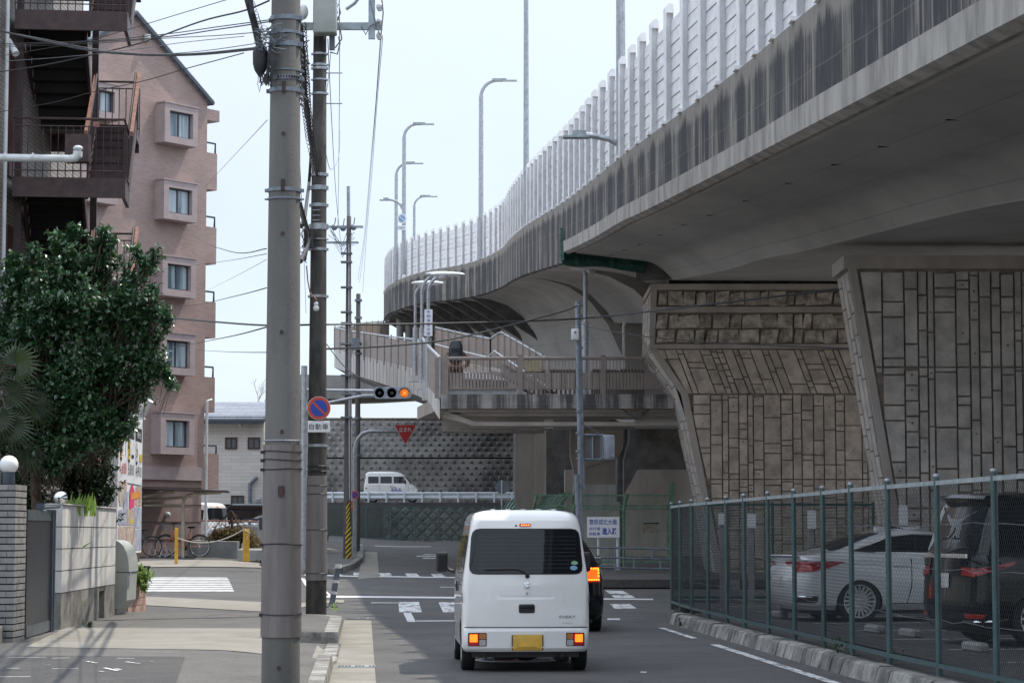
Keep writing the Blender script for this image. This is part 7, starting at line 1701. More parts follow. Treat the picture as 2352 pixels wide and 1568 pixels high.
def tree(name, label, cat, base, blobs, ntip, per, l, w_, mt, seed, trunk_r=.12, fill=0, droop=.15, top=None, tipl=.55):
    rnd = random.Random(seed); T = thing(name, label, cat, base); b = MB(); bs = MB(); foliage(b, bs, blobs, base, ntip, per, l, w_, rnd, droop, tipl, fill=fill)
    tp = top or base + Vector((0, 0, 1.4)); bs.path([base, base.lerp(tp, .5) + Vector((.05, .03, 0)), tp], trunk_r, 10, rs=[trunk_r * 1.2, trunk_r, trunk_r * .8])
    for c, r_ in blobs:
        m_ = tp.lerp(c, .5) + Vector((rnd.uniform(-.15, .15), rnd.uniform(-.1, .1), rnd.uniform(0, .2))); bs.path([tp, m_, c], .04, 6, rs=[trunk_r * .5, trunk_r * .3, .012])
    b.build('crown', mt, T, fix=False); bs.build('trunk', 'bark', T, smooth=True); return T
def bl(lst, Y): return [(P(x, y, Y + dy), r_ / F * Y) for x, y, r_, dy in lst]
tree('camellia_tree', 'large glossy dark green broadleaf tree rising behind the garden wall', 'tree', Vector((-7.9, 39.2, .1)),
     bl([(150, 640, 78, 0), (150, 570, 36, 0), (225, 600, 62, .3), (235, 560, 34, .2), (60, 690, 70, 0), (45, 625, 32, 0), (80, 610, 28, .1), (300, 640, 40, 0), (335, 600, 26, 0), (320, 730, 52, -.2), (355, 700, 30, -.2), (260, 760, 90, .2), (150, 770, 100, .1), (40, 800, 90, 0), (330, 820, 52, -.2), (365, 840, 26, -.2), (352, 588, 16, -.2), (318, 575, 18, 0), (378, 725, 16, -.3), (384, 862, 15, -.3), (132, 540, 20, 0), (170, 522, 14, 0), (240, 530, 20, 0), (80, 572, 18, 0), (30, 590, 18, 0), (345, 660, 16, -.2), (200, 960, 80, -.4), (120, 1010, 90, -.4), (262, 985, 46, -.3), (60, 980, 80, -.5), (150, 900, 80, -.5), (320, 880, 42, -.1), (285, 940, 36, .2), (200, 700, 70, -.3), (110, 700, 60, -.3), (290, 690, 55, -.2), (60, 760, 60, -.4), (180, 840, 70, -.4), (250, 820, 60, -.3), (230, 880, 95, .4), (110, 890, 100, .3), (10, 740, 60, 0), (345, 765, 40, 0), (150, 960, 80, .5), (255, 950, 50, .5), (290, 900, 40, .3), (20, 560 + 80, 30, 0)], 38.6), 1050, 40, .115, .034, 'leaf_camellia', 3, .10, top=Vector((-7.9, 39.0, 2.6)), fill=7000, tipl=1.15)
tree('hedge_shrub', 'dark broadleaf shrub low behind the garden wall, left of the price board', 'shrub', Vector((-7.7, 43.6, .1)), bl([(210, 1080, 62, 0), (235, 1020, 44, 0), (185, 1010, 48, 0), (230, 1130, 45, 0), (150, 1090, 60, .2), (165, 1150, 50, 0), (215, 1195, 50, 0)], 43.2), 190, 34, .095, .03, 'leaf_hedge', 5, .06, fill=1800)
tree('hedge_shrub', 'dark shrub filling the gap behind the aluminium gate', 'shrub', Vector((-8.3, 39.5, .1)), bl([(90, 1060, 80, 0), (20, 1010, 80, 0), (90, 1160, 80, 0), (140, 1240, 55, 0), (120, 1330, 60, 0), (20, 1140, 90, .5), (100, 1000, 60, 0)], 39.6), 130, 30, .09, .028, 'leaf_hedge', 6, .06, fill=3600)
tree('planter_shrub', 'bright green shrub spilling over the pink block planter', 'shrub', Vector((XA(325, 46.4), 46.4, .5)), bl([(326, 1325, 20, 0), (318, 1300, 14, 0), (336, 1318, 15, -.2), (330, 1345, 12, -.4), (316, 1330, 15, .2)], 46.4), 60, 26, .075, .016, 'leaf_shrub', 8, .02, top=Vector((XA(325, 46.4), 46.4, .7)))
b = MB(); rnd = random.Random(31)     # fan palm
T = thing('fan_palm', 'fan palm with drooping pleated leaves behind the gate pillar at the left edge', 'palm', Vector((-8.3, 37.6, .1)))
bp = MB(); ctr = P(-20, 900, 37.6)
for k, (x, y, s_) in enumerate(((38, 838, 60), (20, 905, 64), (75, 930, 62), (28, 980, 58), (-15, 860, 60), (60, 1035, 52), (-5, 960, 55))):
    hub = P(x, y, 37.4 + (k % 3) * .18); bp.path([ctr, (ctr + hub) / 2 + Vector((0, 0, .2)), hub], .014, 5); out = (hub - ctr).normalized(); side = out.cross(Vector((0, 1, 0))).normalized(); tilt = Vector((rnd.uniform(-.3, .3), -1, rnd.uniform(-.2, .4))).normalized()
    u_ = (out - tilt * out.dot(tilt)).normalized(); v_ = tilt.cross(u_)
    for i in range(24):
        a = R(-128 + 256 * i / 23); L_ = s_ / F * 37.5 * (1.15 - .3 * abs(a) / 2.3) * rnd.uniform(.9, 1.08); d = (u_ * cos(a) + v_ * sin(a)); w2 = L_ * .06; sd_ = tilt.cross(d); e = hub + d * L_ + Vector((0, 0, -.10 * L_)) + tilt * -.1 * L_; m_ = hub + d * L_ * .55 + tilt * .04 * L_
        b.add([hub, m_ + sd_ * w2, e, m_ - sd_ * w2, m_ + tilt * w2 * .7], [(0, 1, 4), (1, 2, 4), (2, 3, 4), (3, 0, 4)])
b.build('fronds', 'leaf_palm', T, fix=False); bp.path([Vector((-8.5, 37.7, .1)), ctr], .1, 8, rs=[.12, .1]); bp.build('trunk', 'bark', T, smooth=True)
def blades(label, cx_, cy, Y, n, L0, seed, spread=1., mt='leaf_yucca'):
    rnd = random.Random(seed); base = P(cx_, cy, Y); T = thing('yucca', label, 'plant', base); b = MB()
    for k in range(n):
        a = rnd.uniform(0, 2 * pi); el_ = rnd.uniform(.55, 1.5); d = Vector((cos(a) * cos(el_) * spread, sin(a) * cos(el_), sin(el_))); s_ = Vector((0, 1, 0)).cross(d) ; s_ = s_.normalized() * .022; L_ = L0 * rnd.uniform(.7, 1.1); p = base + Vector((rnd.uniform(-.2, .2) * spread, rnd.uniform(-.1, .1), 0)); e = p + d * L_; m_ = p + d * L_ * .5 + Vector((0, 0, .02))
        b.add([p - s_ * .6, p + s_ * .6, m_ + s_, e, m_ - s_], [(0, 1, 2, 4), (4, 2, 3)])
    b.build('blades', mt, T, fix=False)
blades('light green spiky plant poking above the garden wall on its left half', 168, 1185, 38.2, 16, .42, 1, .8); blades('light green spiky plant poking above the middle of the garden wall', 195, 1185, 38.8, 16, .42, 2, .8)
for k, y in enumerate((1420, 1340, 1280, 1220)): blades('bright spiky plant in the gap by the gate, %s' % ('lowest', 'second from below', 'third from below', 'topmost')[k], 127, y, 38.6, 26, .5, 10 + k, 1.0)
# pruned trunk behind the sign
T = thing('pruned_tree', 'pruned bare trunk with stub branches rising behind the price board', 'tree', Vector((XA(303, 54), 54, .2))); b = MB(); b.path([P(300, 1290, 54), P(301, 1100, 54), P(303, 940, 54), P(306, 905, 54), P(303, 860, 54)], .13, 9, rs=[.2, .18, .13, .11, .05]); rnd = random.Random(9)
for y in (905, 893, 884, 912, 920, 875, 868): 
    s_ = rnd.choice((-1, 1)); b.path([P(304, y, 54), P(304 + s_ * 9, y - 5, 54), P(304 + s_ * 15, y - 14 + rnd.uniform(-5, 8), 54)], .03, 6, rs=[.06, .045, .03])
b.path([P(300, 1120, 50), P(255, 1055, 49.8)], .05, 6); b.path([P(296, 1060, 50), P(262, 1075, 49.6), P(230, 1095, 49)], .05, 6, rs=[.09, .06, .03]); b.build('trunk', 'bark', T, smooth=True)
for k, (xx, yy, ss_) in enumerate(((262, 1110, 34), )):
    t = thing('folded_parasol', 'pale cream panel with red edge seen between the shrubs left of the price board', 'panel', P(262, 1150, 54)); b = MB(); b.prism([P(228, 1125, 54), P(262, 1050, 54), P(272, 1090, 54), P(272, 1140, 54), P(240, 1150, 54)], (0, .3, 0)); b.build('panel', 'beige_panel', t); b = MB(); b.path([P(262, 1048, 53.9), P(272, 1090, 53.9), P(273, 1140, 53.9)], .05, 6); b.build('edge', 'wood_red', t)
# price board
T = thing('price_board', 'tall white restaurant price board with three price columns beside the planter', 'sign board', P(300, 1270, 50))
A0 = P(273, 934, 47.4); A1 = P(328, 957, 52.0); B1 = P(322, 1268, 52.0); ux = (Vector((A1.x, A1.y, 0)) - Vector((A0.x, A0.y, 0))); W_ = ux.length; ux = ux.normalized(); Zt = (A0.z + A1.z) / 2; Zb = B1.z; H_ = Zt - Zb; O_ = Vector((A0.x, A0.y, Zb)); nn = ux.cross(Vector((0, 0, 1)))
b = MB(); b.prism([O_ - nn * .25 - ux * .05, O_ + ux * W_ - nn * .25, O_ + ux * W_, O_ - ux * .05], (0, 0, H_)); b.build('case', 'sign_white', T)
def srect(u0, u1, v0, v1, nm, mt, off=.006):
    b = MB(); b.quad(*[O_ + ux * W_ * u + Vector((0, 0, H_ * v)) + nn * off for u, v in ((u0, v0), (u1, v0), (u1, v1), (u0, v1))]); return b.build(nm, mt, T, fix=False)
def spoly(pts, nm, mt, off=.008):
    b = MB(); b.poly([O_ + ux * W_ * u + Vector((0, 0, H_ * v)) + nn * off for u, v in pts]); return b.build(nm, mt, T, fix=False)
for u0, u1, mt in ((.05, .31, 'sign_red'), (.36, .63, 'sign_black'), (.68, .96, 'sign_black')): srect(u0, u1, .81, .905, 'heading_panel', mt)
for u, s_ in ((.18, '昼'), (.495, '平日'), (.82, '会社')): text(s_, W_ * .17, H_ * .05, 'sign_white', O_ + ux * W_ * u + Vector((0, 0, H_ * .857)) + nn * .01, ux, (0, 0, 1), T)
for u, mt, ch in ((.10, 'sign_orange', '1'), (.42, 'sign_yellow', '2'), (.74, 'wall_white', '3')):
    spoly([(u - .04, .66), (u, .635), (u + .04, .66), (u + .04, .78), (u, .81), (u - .04, .78)], 'pencil_shape', mt); spoly([(u - .04, .655), (u, .63), (u + .04, .655), (u, .662)], 'tip', 'sign_black', .011); text(ch, W_ * .05, H_ * .06, 'sign_black', O_ + ux * W_ * u + Vector((0, 0, H_ * .72)) + nn * .012, ux, (0, 0, 1), T)
srect(.86, .97, .665, .72, 'tag', 'sign_yellow', .009); srect(.52, .62, .675, .70, 'tag', 'sign_black', .009)
for u, s_, mt in ((.19, '1,600', 'sign_red'), (.50, '3,810', 'sign_black'), (.82, '4,910', 'sign_black')): text(s_, W_ * .25, H_ * .085, mt, O_ + ux * W_ * u + Vector((0, 0, H_ * .585)) + nn * .01, ux, (0, 0, 1), T)
srect(.03, .33, .488, .494, 'rule', 'sign_red', .009); srect(.36, .97, .488, .494, 'rule', 'sign_black', .009)
rnd = random.Random(12)
cells = [(.03, .34, .36, .48, 'sign_photo'), (.06, .20, .33, .44, 'beige_panel'), (.22, .40, .30, .43, 'sign_bluegrey'), (.72, .98, .34, .48, 'sign_photo'), (.03, .36, .20, .30, 'sign_bluegrey'), (.37, .66, .20, .31, 'sign_photo'), (.67, .98, .18, .33, 'sign_bluegrey'), (.03, .36, .03, .19, 'sign_photo'), (.37, .70, .02, .19, 'sign_photo'), (.71, .98, .02, .17, 'sign_bluegrey')]
for k, (a, c, d, e, mt) in enumerate(cells): srect(a, c, d, e, 'picture', mt, .007 + .001 * (k % 3))
spoly([(.45, .31), (.66, .33), (.66, .44), (.58, .485), (.52, .485), (.45, .42)], 'pink_panel', 'sign_pink', .012); spoly([(.5, .38), (.9, .40), (.9, .45), (.5, .43)], 'orange_panel', 'sign_orange', .014); srect(.50, .62, .215, .24, 'tag', 'sign_yellow', .012); srect(.23, .34, .045, .065, 'tag', 'sign_yellow', .012)
for k, u in enumerate((.45, .98)):
    t = thing('spotlight', ('left' if k == 0 else 'right') + ' white cylinder spotlight on a bracket over the price board', 'spotlight', O_ + ux * W_ * u + Vector((0, 0, H_ + .2)), 0, 'spotlights over the price board'); c = P((309, 333)[k], (915, 938)[k], 49.5); b = MB(); d = Vector((.02 + k * .09, -.05, .17)); b.tube(c - d, c + d, .085, .085, n=14); b.lathe([(.07, 0), (.12, -.05)], c - d, 14); b.build('can', 'pipe_white', t, smooth=True, sharp=40)
    b = MB(); b.tube(c + Vector((0, 0, .05)), P((285, 314)[k], (922, 926)[k], 49.5), .018); b.path([P(285, 927, 49.5), P(305, 938, 49.5), P(330, 951, 49.8), P(336, 950, 49.8)], .03, 6); b.build('arm', 'pipe_white', t)

# ================================================================== FIRE ESCAPE BUILDING
T = thing('tiled_building', 'brown grey tiled building at the left edge behind the steel fire escape', 'building', (-9, 41, .1))
b = MB(); b.bx(-22, -8.72, 39.3, 47, 0, 16); b.build('wall', 'grey_tile', T)
b = MB(); b.bx(-8.72, -8.68, 40.2, 40.9, 7.75, 9.85); b.bx(-8.72, -8.68, 40.2, 40.9, 4.8, 6.9); b.build('door', 'door_red', T)
b = MB(); b.tube((-8.62, 39.6, 0), (-8.62, 39.6, 15), .035); b.build('drain_pipe', 'pipe_white', T)
T2_ = thing('wall_lamp', 'white bullet shaped wall lamp on the tiled building by the upper stairs', 'lamp', P(32, 115, 39.9)); b = MB(); a, c = P(19, 92, 39.8), P(37, 124, 39.6); b.tube(a, c, .045, .06, n=14); b.build('shade', 'pipe_white', T2_, smooth=True, sharp=40)
T = thing('fire_escape', 'rusty dark brown steel fire escape stairs climbing the tiled building', 'staircase', (XA(277, 40), 40, .1))
Fh = 2.9; X0, XM, X1 = -8.55, XA(172, 40), XA(277, 40) ; YA, YB = 40.0, 41.25; YC2, YD = 43.3, 44.2; zl1 = ZA(452, 40) + .32
def rail_run(b, p, q, h=1.02, n=8, t_=.012, mid=True):
    z = Vector((0, 0, 1)); b.path([p + z * h, q + z * h], .022, 6); b.path([p + z * (h - .13), q + z * (h - .13)], .012, 5); b.path([p + z * .12, q + z * .12], .012, 5)
    for k in range(n + 1): a = p.lerp(q, k / n); b.tube(a + z * .0, a + z * (h - .13), t_ * .8, n=5)
for fl in (-1, 0, 1, 2):
    z = zl1 + Fh * fl
    b = MB(); b.bx(X0, X1, YA, YA + .06, z - .34, z); b.bx(X1 - .06, X1, YA + .06, YB, z - .34, z); b.bx(X0, X1, YA + .06, YB, z - .06, z - .02); b.bx(X0, X0 + .06, YA + .06, YB, z - .34, z)
    b.bx(XM, X1, YC2, YD, z + Fh / 2 - .2, z + Fh / 2); b.bx(X0, X1, YD - .06, YD, z + Fh / 2 - .34, z + Fh / 2); b.bx(X0, X1, YC2, YD - .06, z + Fh / 2 - .06, z + Fh / 2 - .02)
    b.build('landing', 'steel_brown', T)
    b = MB(); rail_run(b, Vector((X0, YA + .03, z)), Vector((X1, YA + .03, z)), n=15); rail_run(b, Vector((X1 - .03, YA, z)), Vector((X1 - .03, YB, z)), n=6); rail_run(b, Vector((X0, YD - .03, z + Fh / 2)), Vector((X1, YD - .03, z + Fh / 2)), n=15); rail_run(b, Vector((X1 - .03, YC2, z + Fh / 2)), Vector((X1 - .03, YD, z + Fh / 2)), n=5)
    rail_run(b, Vector((X1 - .03, YB, z)), Vector((X1 - .03, YC2, z + Fh / 2)), n=22); rail_run(b, Vector((XM + .03, YB, z)), Vector((XM + .03, YC2, z + Fh / 2)), n=22); b.build('railing', 'steel_brown', T)
    # right flight going up and back, left flight coming forward
    b = MB(); n = 8
    for k in range(n):
        y = YB + (YC2 - YB) * k / n; zz_ = z + Fh / 2 * (k + 1) / n; b.bx(XM + .06, X1 - .06, y, y + (YC2 - YB) / n, zz_ - .03, zz_); b.bx(XM + .06, X1 - .06, y, y + .02, zz_ - Fh / 2 / n, zz_)
    b.build('treads', 'steel_brown', T)
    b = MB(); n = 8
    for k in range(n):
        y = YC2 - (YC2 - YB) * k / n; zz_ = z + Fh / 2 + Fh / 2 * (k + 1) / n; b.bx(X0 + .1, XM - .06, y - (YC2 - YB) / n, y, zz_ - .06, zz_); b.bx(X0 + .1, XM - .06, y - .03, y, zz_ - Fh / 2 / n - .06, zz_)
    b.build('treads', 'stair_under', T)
    b = MB()
    for x, (ya, z_a), (yb, z_b) in ((XM + .03, (YB, z), (YC2, z + Fh / 2)), (X1 - .03, (YB, z), (YC2, z + Fh / 2)), (X0 + .07, (YC2, z + Fh / 2), (YB, z + Fh)), (XM - .03, (YC2, z + Fh / 2), (YB, z + Fh))):
        b.prism([(x - .025, ya, z_a - .2), (x + .025, ya, z_a - .2), (x + .025, ya, z_a + .12), (x - .025, ya, z_a + .12)], (0, yb - ya, z_b - z_a))
    b.build('stringer', 'steel_brown', T)
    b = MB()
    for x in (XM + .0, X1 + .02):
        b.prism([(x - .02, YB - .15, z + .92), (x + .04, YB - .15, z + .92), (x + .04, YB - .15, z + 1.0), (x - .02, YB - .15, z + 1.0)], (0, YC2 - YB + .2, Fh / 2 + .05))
    b.build('sunlit_capping', 'steel_rust', T)  # sun on the brown steel is put into this lighter orange colour
b = MB()
for x, y in ((X0 + .05, YA + .5), (XM, YC2), (XA(120, 45), YD - .05)): b.bx(x - .06, x + .06, y - .06, y + .06, .1, zl1 + 3 * Fh)
b.build('column', 'steel_brown', T)
T.rotation_euler.z = R(6)
t = thing('brown_cabinet', 'brown metal cabinet on the fire escape landing railing', 'cabinet', P(180, 375, 39.8)); b = MB(); b.box(P(179, 342, 39.85), (.40, .25, .48)); b.build('case', 'steel_brown', t)
t = thing('duct_pipe', 'fat white duct pipe with an upturned elbow below the landing', 'pipe', P(90, 362, 39.2)); b = MB(); b.path([P(-60, 361, 39.2), P(160, 365, 39.2), P(172, 363, 39.2), P(178, 357, 39.2), P(179, 348, 39.2)], .068, 14, rs=[.065, .065, .075, .085, .08]); b.build('pipe', 'pipe_white', t, smooth=True)
b = MB(); b.sphere(P(179, 341, 39.2), .085, 14, 10, (1, 1, .6))
for x in (10, 74): b.path([P(x, 361, 39.2), P(x + 3, 361.3, 39.2)], .074, 14)
b.build('cap', 'pipe_white', t, smooth=True)
for fl in (0, 1):
    t = thing('stair_tag', ('lower' if fl == 0 else 'upper') + ' small orange tag on the fire escape railing', 'tag', (XA(208, 40), 39.98, zl1 + Fh * fl + .92)); b = MB(); b.box((XA(208, 40), 39.97, zl1 + Fh * fl + .93), (.11, .01, .10)); b.build('tag', 'steel_rust', t)

# ================================================================== PINK APARTMENT BUILDING (own axes: +x along the facade, -y outwards)
YB_ = 86.; cx0 = XA(466, YB_); ang = R(53); gz0 = gz(cx0, YB_)
Tb = thing('apartment_building', 'pink tiled apartment block with a gabled wall and boxed bay windows', 'building', (cx0, YB_, 0), ang)
Mx = Matrix.Translation(Vector((cx0, YB_, 0))) @ Matrix.Rotation(ang, 4, 'Z')
def L(s_, d_, z): return Mx @ Vector((s_, d_, z))        # s along facade (0 = right corner, negative left), d into the building
def fac(x, y):     # picture point on the facade plane -> (s, z)
    r = ray(x, y); o0 = Vector((0, 0, 1.6)); n_ = Mx.to_3x3() @ Vector((0, 1, 0)); q = Mx @ Vector((0, 0, 0)); t = (q - o0).dot(n_) / r.dot(n_); p = Mx.inverted() @ (o0 + r * t); return p.x, p.z
sA, zA = fac(305, 33); s0_, zE = fac(469, 232); zlow = fac(460, 1097)[1]; sl_ = sA - (0 - sA); 
Wd = 15.
b = MB(); pts = [L(-11.5, 0, zlow), L(0, 0, zlow), L(0, 0, zE), L(sA, 0, zA), L(2 * sA, 0, zE + .15), L(-11.5, 0, zE + .15 - 1.6)]
b.prism(pts, Mx.to_3x3() @ Vector((0, Wd, 0))); b.build('wall', 'pink_tile', Tb)
b = MB(); b.prism([L(-11.5, .05, gz0 - .5), L(-.05, .05, gz0 - .5), L(-.05, .05, zlow), L(-11.5, .05, zlow)], Mx.to_3x3() @ Vector((0, Wd - .1, 0))); b.build('ground_floor_wall', 'pink_low', Tb)
b = MB()
for k in range(5): z = gz0 + .55 + k * .62; b.prism([L(-11.4, .035, z), L(-.04, .035, z), L(-.04, .035, z + .025), L(-11.4, .035, z + .025)], Mx.to_3x3() @ Vector((0, .03, 0)))
b.build('wall_joints', 'window_brown', Tb)
def slab(p, q, th=.18, ov=.12):
    a, c = Vector((p[0], 0, p[1])), Vector((q[0], 0, q[1])); d = (c - a).normalized(); up = Vector((-d.z, 0, d.x)); up = up if up.z > 0 else -up
    return [L(*(v + Vector((0, -ov, 0)))) for v in (a - up * .02, c - up * .02, c + up * th, a + up * th)]
b = MB(); b.prism(slab((.15, zE - .12), (sA, zA)), Mx.to_3x3() @ Vector((0, Wd + .2, 0))); b.prism(slab((sA, zA), (2 * sA - 2.2, zE - 1.55)), Mx.to_3x3() @ Vector((0, Wd + .2, 0))); rf = b.build('roof', 'roof_slate', Tb)
b = MB(); 
for p, q in (((.17, zE - .12), (sA, zA)), ((sA, zA), (2 * sA - 2.2, zE - 1.55))): b.prism([v + (Mx.to_3x3() @ Vector((0, -.05, 0))) for v in slab(p, q, .1)], Mx.to_3x3() @ Vector((0, .06, 0)))
b.build('verge', 'window_frame', rf)
def bay(sc, z0_, z1_, w_, pr=.5, flat=False):
    """bay box with thick pale frame, recessed sliding window"""
    fr = .25; x0_, x1_ = sc - w_ / 2, sc + w_ / 2; D = lambda v: Mx.to_3x3() @ Vector(v)
    b = MB(); 
    b.prism([L(x0_, -pr, z0_), L(x1_, -pr, z0_), L(x1_, -pr, z0_ + fr), L(x0_, -pr, z0_ + fr)], D((0, pr, 0))); b.prism([L(x0_, -pr, z1_ - fr), L(x1_, -pr, z1_ - fr), L(x1_, -pr, z1_), L(x0_, -pr, z1_)], D((0, pr, 0)))
    for a, c in ((x0_, x0_ + fr), (x1_ - fr, x1_)): b.prism([L(a, -pr, z0_ + fr), L(c, -pr, z0_ + fr), L(c, -pr, z1_ - fr), L(a, -pr, z1_ - fr)], D((0, pr, 0)))
    b.prism([L(x0_ - .04, -pr - .03, z1_), L(x1_ + .04, -pr - .03, z1_), L(x1_ + .04, -pr - .03, z1_ + .05), L(x0_ - .04, -pr - .03, z1_ + .05)], D((0, pr * .9, 0)))
    w = b.build('bay_window', 'pink_trim', Tb)
    a, c, d, e = x0_ + fr, x1_ - fr, z0_ + fr, z1_ - fr; yy = -pr + .16; b = MB()
    for q in (((a, d), (c, d + .05)), ((a, e - .05), (c, e)), ((a, d + .05), (a + .05, e - .05)), ((c - .05, d + .05), (c, e - .05)), (((a + c) / 2 - .035, d + .05), ((a + c) / 2 + .035, e - .05))):
        (p0, q0), (p1, q1) = q; b.prism([L(p0, yy, q0), L(p1, yy, q0), L(p1, yy, q1), L(p0, yy, q1)], D((0, .05, 0)))
    b.build('window_frame', 'window_frame', w)
    b = MB(); b.poly([L(a, yy + .03, d), L(c, yy + .03, d), L(c, yy + .03, e), L(a, yy + .03, e)]); b.build('pane', 'curtain_pane', w, fix=False)
m, n_, L_k, p_ = newmat('curtain_pane'); p_.inputs['Base Color'].default_value = (.22, .28, .31, 1); p_.inputs['Roughness'].default_value = .12; p_.inputs['Specular IOR Level'].default_value = .7
tc = n_.new('ShaderNodeTexCoord'); wv = n_.new('ShaderNodeTexNoise'); wv.inputs['Scale'].default_value = 1; mp = n_.new('ShaderNodeMapping'); mp.inputs['Scale'].default_value = (3.2, 3.2, .25); L_k.new(tc.outputs['Object'], mp.inputs[0]); L_k.new(mp.outputs[0], wv.inputs[0]); mr = n_.new('ShaderNodeMix'); mr.data_type = 'RGBA'; mr.inputs[6].default_value = (.10, .15, .18, 1); mr.inputs[7].default_value = (.42, .50, .54, 1); mq = n_.new('ShaderNodeMapRange'); mq.inputs[1].default_value = .38; mq.inputs[2].default_value = .58; L_k.new(wv.outputs[0], mq.inputs[0]); L_k.new(mq.outputs[0], mr.inputs[0]); L_k.new(mr.outputs[2], p_.inputs['Base Color'])
for xc, y0_, y1_ in ((407, 250, 332), (405, 425, 506), (402, 598, 680), (400, 772, 858), (398, 954, 1040)):
    # push from wall plane: use centre of the front face
    sC, z1_ = fac(xc - 12, y0_ - 4); _, z0_ = fac(xc - 8, y1_ + 4); bay(sC, z0_ - .0, z1_, 1.68)
for xc, y0_, y1_ in ((213, 200, 275), (208, 385, 468)):
    sC, z1_ = fac(xc, y0_ - 6); _, z0_ = fac(xc, y1_); bay(sC, z0_, z1_, 1.68)
b = MB(); bw = MB(); D3 = Mx.to_3x3()
for y0_, y1_ in ((346, 431), (517, 602), (690, 773), (864, 945)):
    z1_ = fac(475, y0_)[1]; z0_ = fac(475, y1_)[1]; b.prism([L(.0, .25, z0_), L(.80, .25, z0_), L(.80, .25, z1_), L(.0, .25, z1_)], D3 @ Vector((0, 9, 0))); bw.path([L(.0, .3, z1_ + .38), L(.74, .3, z1_ + .38), L(.74, .3, z1_)], .04, 5); bw.path([L(.2, .3, z1_ + .38), L(.2, .3, z1_)], .02, 5)
z1_, z0_ = fac(475, 246)[1], fac(475, 272)[1]; b.prism([L(0, .2, z0_), L(.85, .2, z0_), L(.85, .2, z1_), L(0, .2, z1_)], D3 @ Vector((0, 9, 0)))
z1_, z0_ = fac(478, 1040)[1], fac(478, 1122)[1]; b.prism([L(0, .3, z0_), L(1.1, .3, z0_), L(1.1, .3, z1_), L(.0, .3, z1_)], D3 @ Vector((0, 9, 0))); bw.path([L(0, .4, z1_ + .3), L(1.05, .4, z1_ + .3), L(1.05, .4, z1_)], .04, 5)
b.build('balcony', 'pink_tile', Tb); bw.build('balcony_rail', 'window_frame', Tb)
b = MB(); z0_, z1_ = fac(400, 1118)[1], fac(400, 1094)[1]; b.prism([L(-11, -.06, zlow - .1), L(.02, -.06, zlow - .1), L(.02, -.06, zlow + .38), L(-11, -.06, zlow + .38)], D3 @ Vector((0, .1, 0))); b.build('string_course', 'pink_trim', Tb)
b = MB(); b.path([L(.06, -.08, gz0), L(.06, -.08, fac(468, 920)[1]), L(.3, -.08, fac(468, 917)[1])], .05, 8); b.build('downpipe', 'pipe_white', Tb)
b = MB(); sC, zc_ = fac(262, 82); b.lathe([(.12, -.12), (.12, .12)], L(-3.2, -.1, fac(315, 82 + 2)[1]) , 12); b.build('vent', 'pipe_white', Tb)
t = thing('round_light', 'small round light on the ground floor wall beside the cycle shelter', 'lamp', L(-2.6, -.05, gz0 + 1.7)); sC, zc_ = fac(383, 1173 + 10); b = MB(); b.sphere(L(sC, -.05, fac(392, 1182)[1]), .11, 12, 8); b.build('globe', 'pipe_white', t, smooth=True)
# cycle shelter
t = thing('cycle_shelter', 'thin flat roofed cycle shelter with curved beige steel posts', 'shelter', P(420, 1283, 82)); b = MB(); YS_ = 81.; q = [P(300, 1117, YS_), P(523, 1126, YS_), P(523, 1128, YS_), P(300, 1121, YS_)]; b.prism(q, (-.3, 3.2, .0)); b.build('roof', 'window_brown', t)
b = MB(); b.path([P(420, 1280, 82), P(420, 1165, 82), P(422, 1148, 82), P(430, 1138, 82), P(450, 1133, 82), P(508, 1130, 82)], .06, 8); b.path([P(330, 1160, 82.5), P(420, 1160, 82.5)], .04, 6); b.path([P(420, 1280, 84), P(420, 1165, 84)], .05, 6); b.path([P(330, 1140, 83), P(400, 1128, 82.5)], .06, 6); b.path([P(330, 1150, 83.5), P(420, 1142, 83)], .05, 6); b.build('posts', 'beige_panel', t, smooth=True)
bicycle('bicycle', 'orange city bicycle parked at the cycle shelter', 'bicycles parked at the shelter', 'bike_orange', (XA(418, 82), 82.2, .0), R(90 - 6)); o = [q for q in C.objects if q.name.startswith('bicycle')][-1]; 
for q in C.objects:
    if q.name.startswith('bicycle') and q.parent is None and q['label'].startswith('orange'): q.location.z = ZA(1278, 82); q.scale = (1.12, 1.12, 1.12)
bicycle('bicycle', 'grey bicycle half hidden behind the price board', 'bicycles parked at the shelter', 'cable_grey', (XA(313, 81), 81, ZA(1277, 81)), R(92))
t = thing('cycle_rack', 'low steel cycle rack behind the orange bicycle', 'cycle rack', P(372, 1280, 81.6)); b = MB()
for x in (338, 352, 366, 378): b.path([P(x, 1281, 81.6), P(x + 6, 1262, 81.8), P(x + 16, 1272, 82.2)], .018, 5)
b.build('hoops', 'galv', t)
# planters, bush, posts, rope, fence
def cplanter(label, pts, Y, yb, yt, dep):
    t = thing('concrete_planter', label, 'planter', P(pts[0], yb, Y)); b = MB(); b.prism([P(pts[0], yb, Y), P(pts[1], yb + 1, Y), P(pts[1], yt + 1, Y), P(pts[0], yt, Y)], (0, dep, .05)); b.build('box', 'concrete', t)
cplanter('long low concrete planter behind the orange bicycle', (430, 545), 83.2, 1284, 1242, 3)
cplanter('short low concrete planter by the right yellow posts', (545, 603), 80.5, 1284, 1262, 1.4)
tree('dry_bush', 'brown dry clipped bush in the concrete planters', 'bush', P(530, 1262, 84.5), bl([(495, 1238, 24, 0), (520, 1228, 26, 0), (548, 1228, 27, 0), (572, 1236, 24, 0), (478, 1244, 14, 0), (588, 1250, 16, 0), (580, 1255, 18, -.5), (520, 1240, 30, .3)], 84.3), 260, 26, .10, .028, 'leaf_brown', 21, .05, fill=2500)
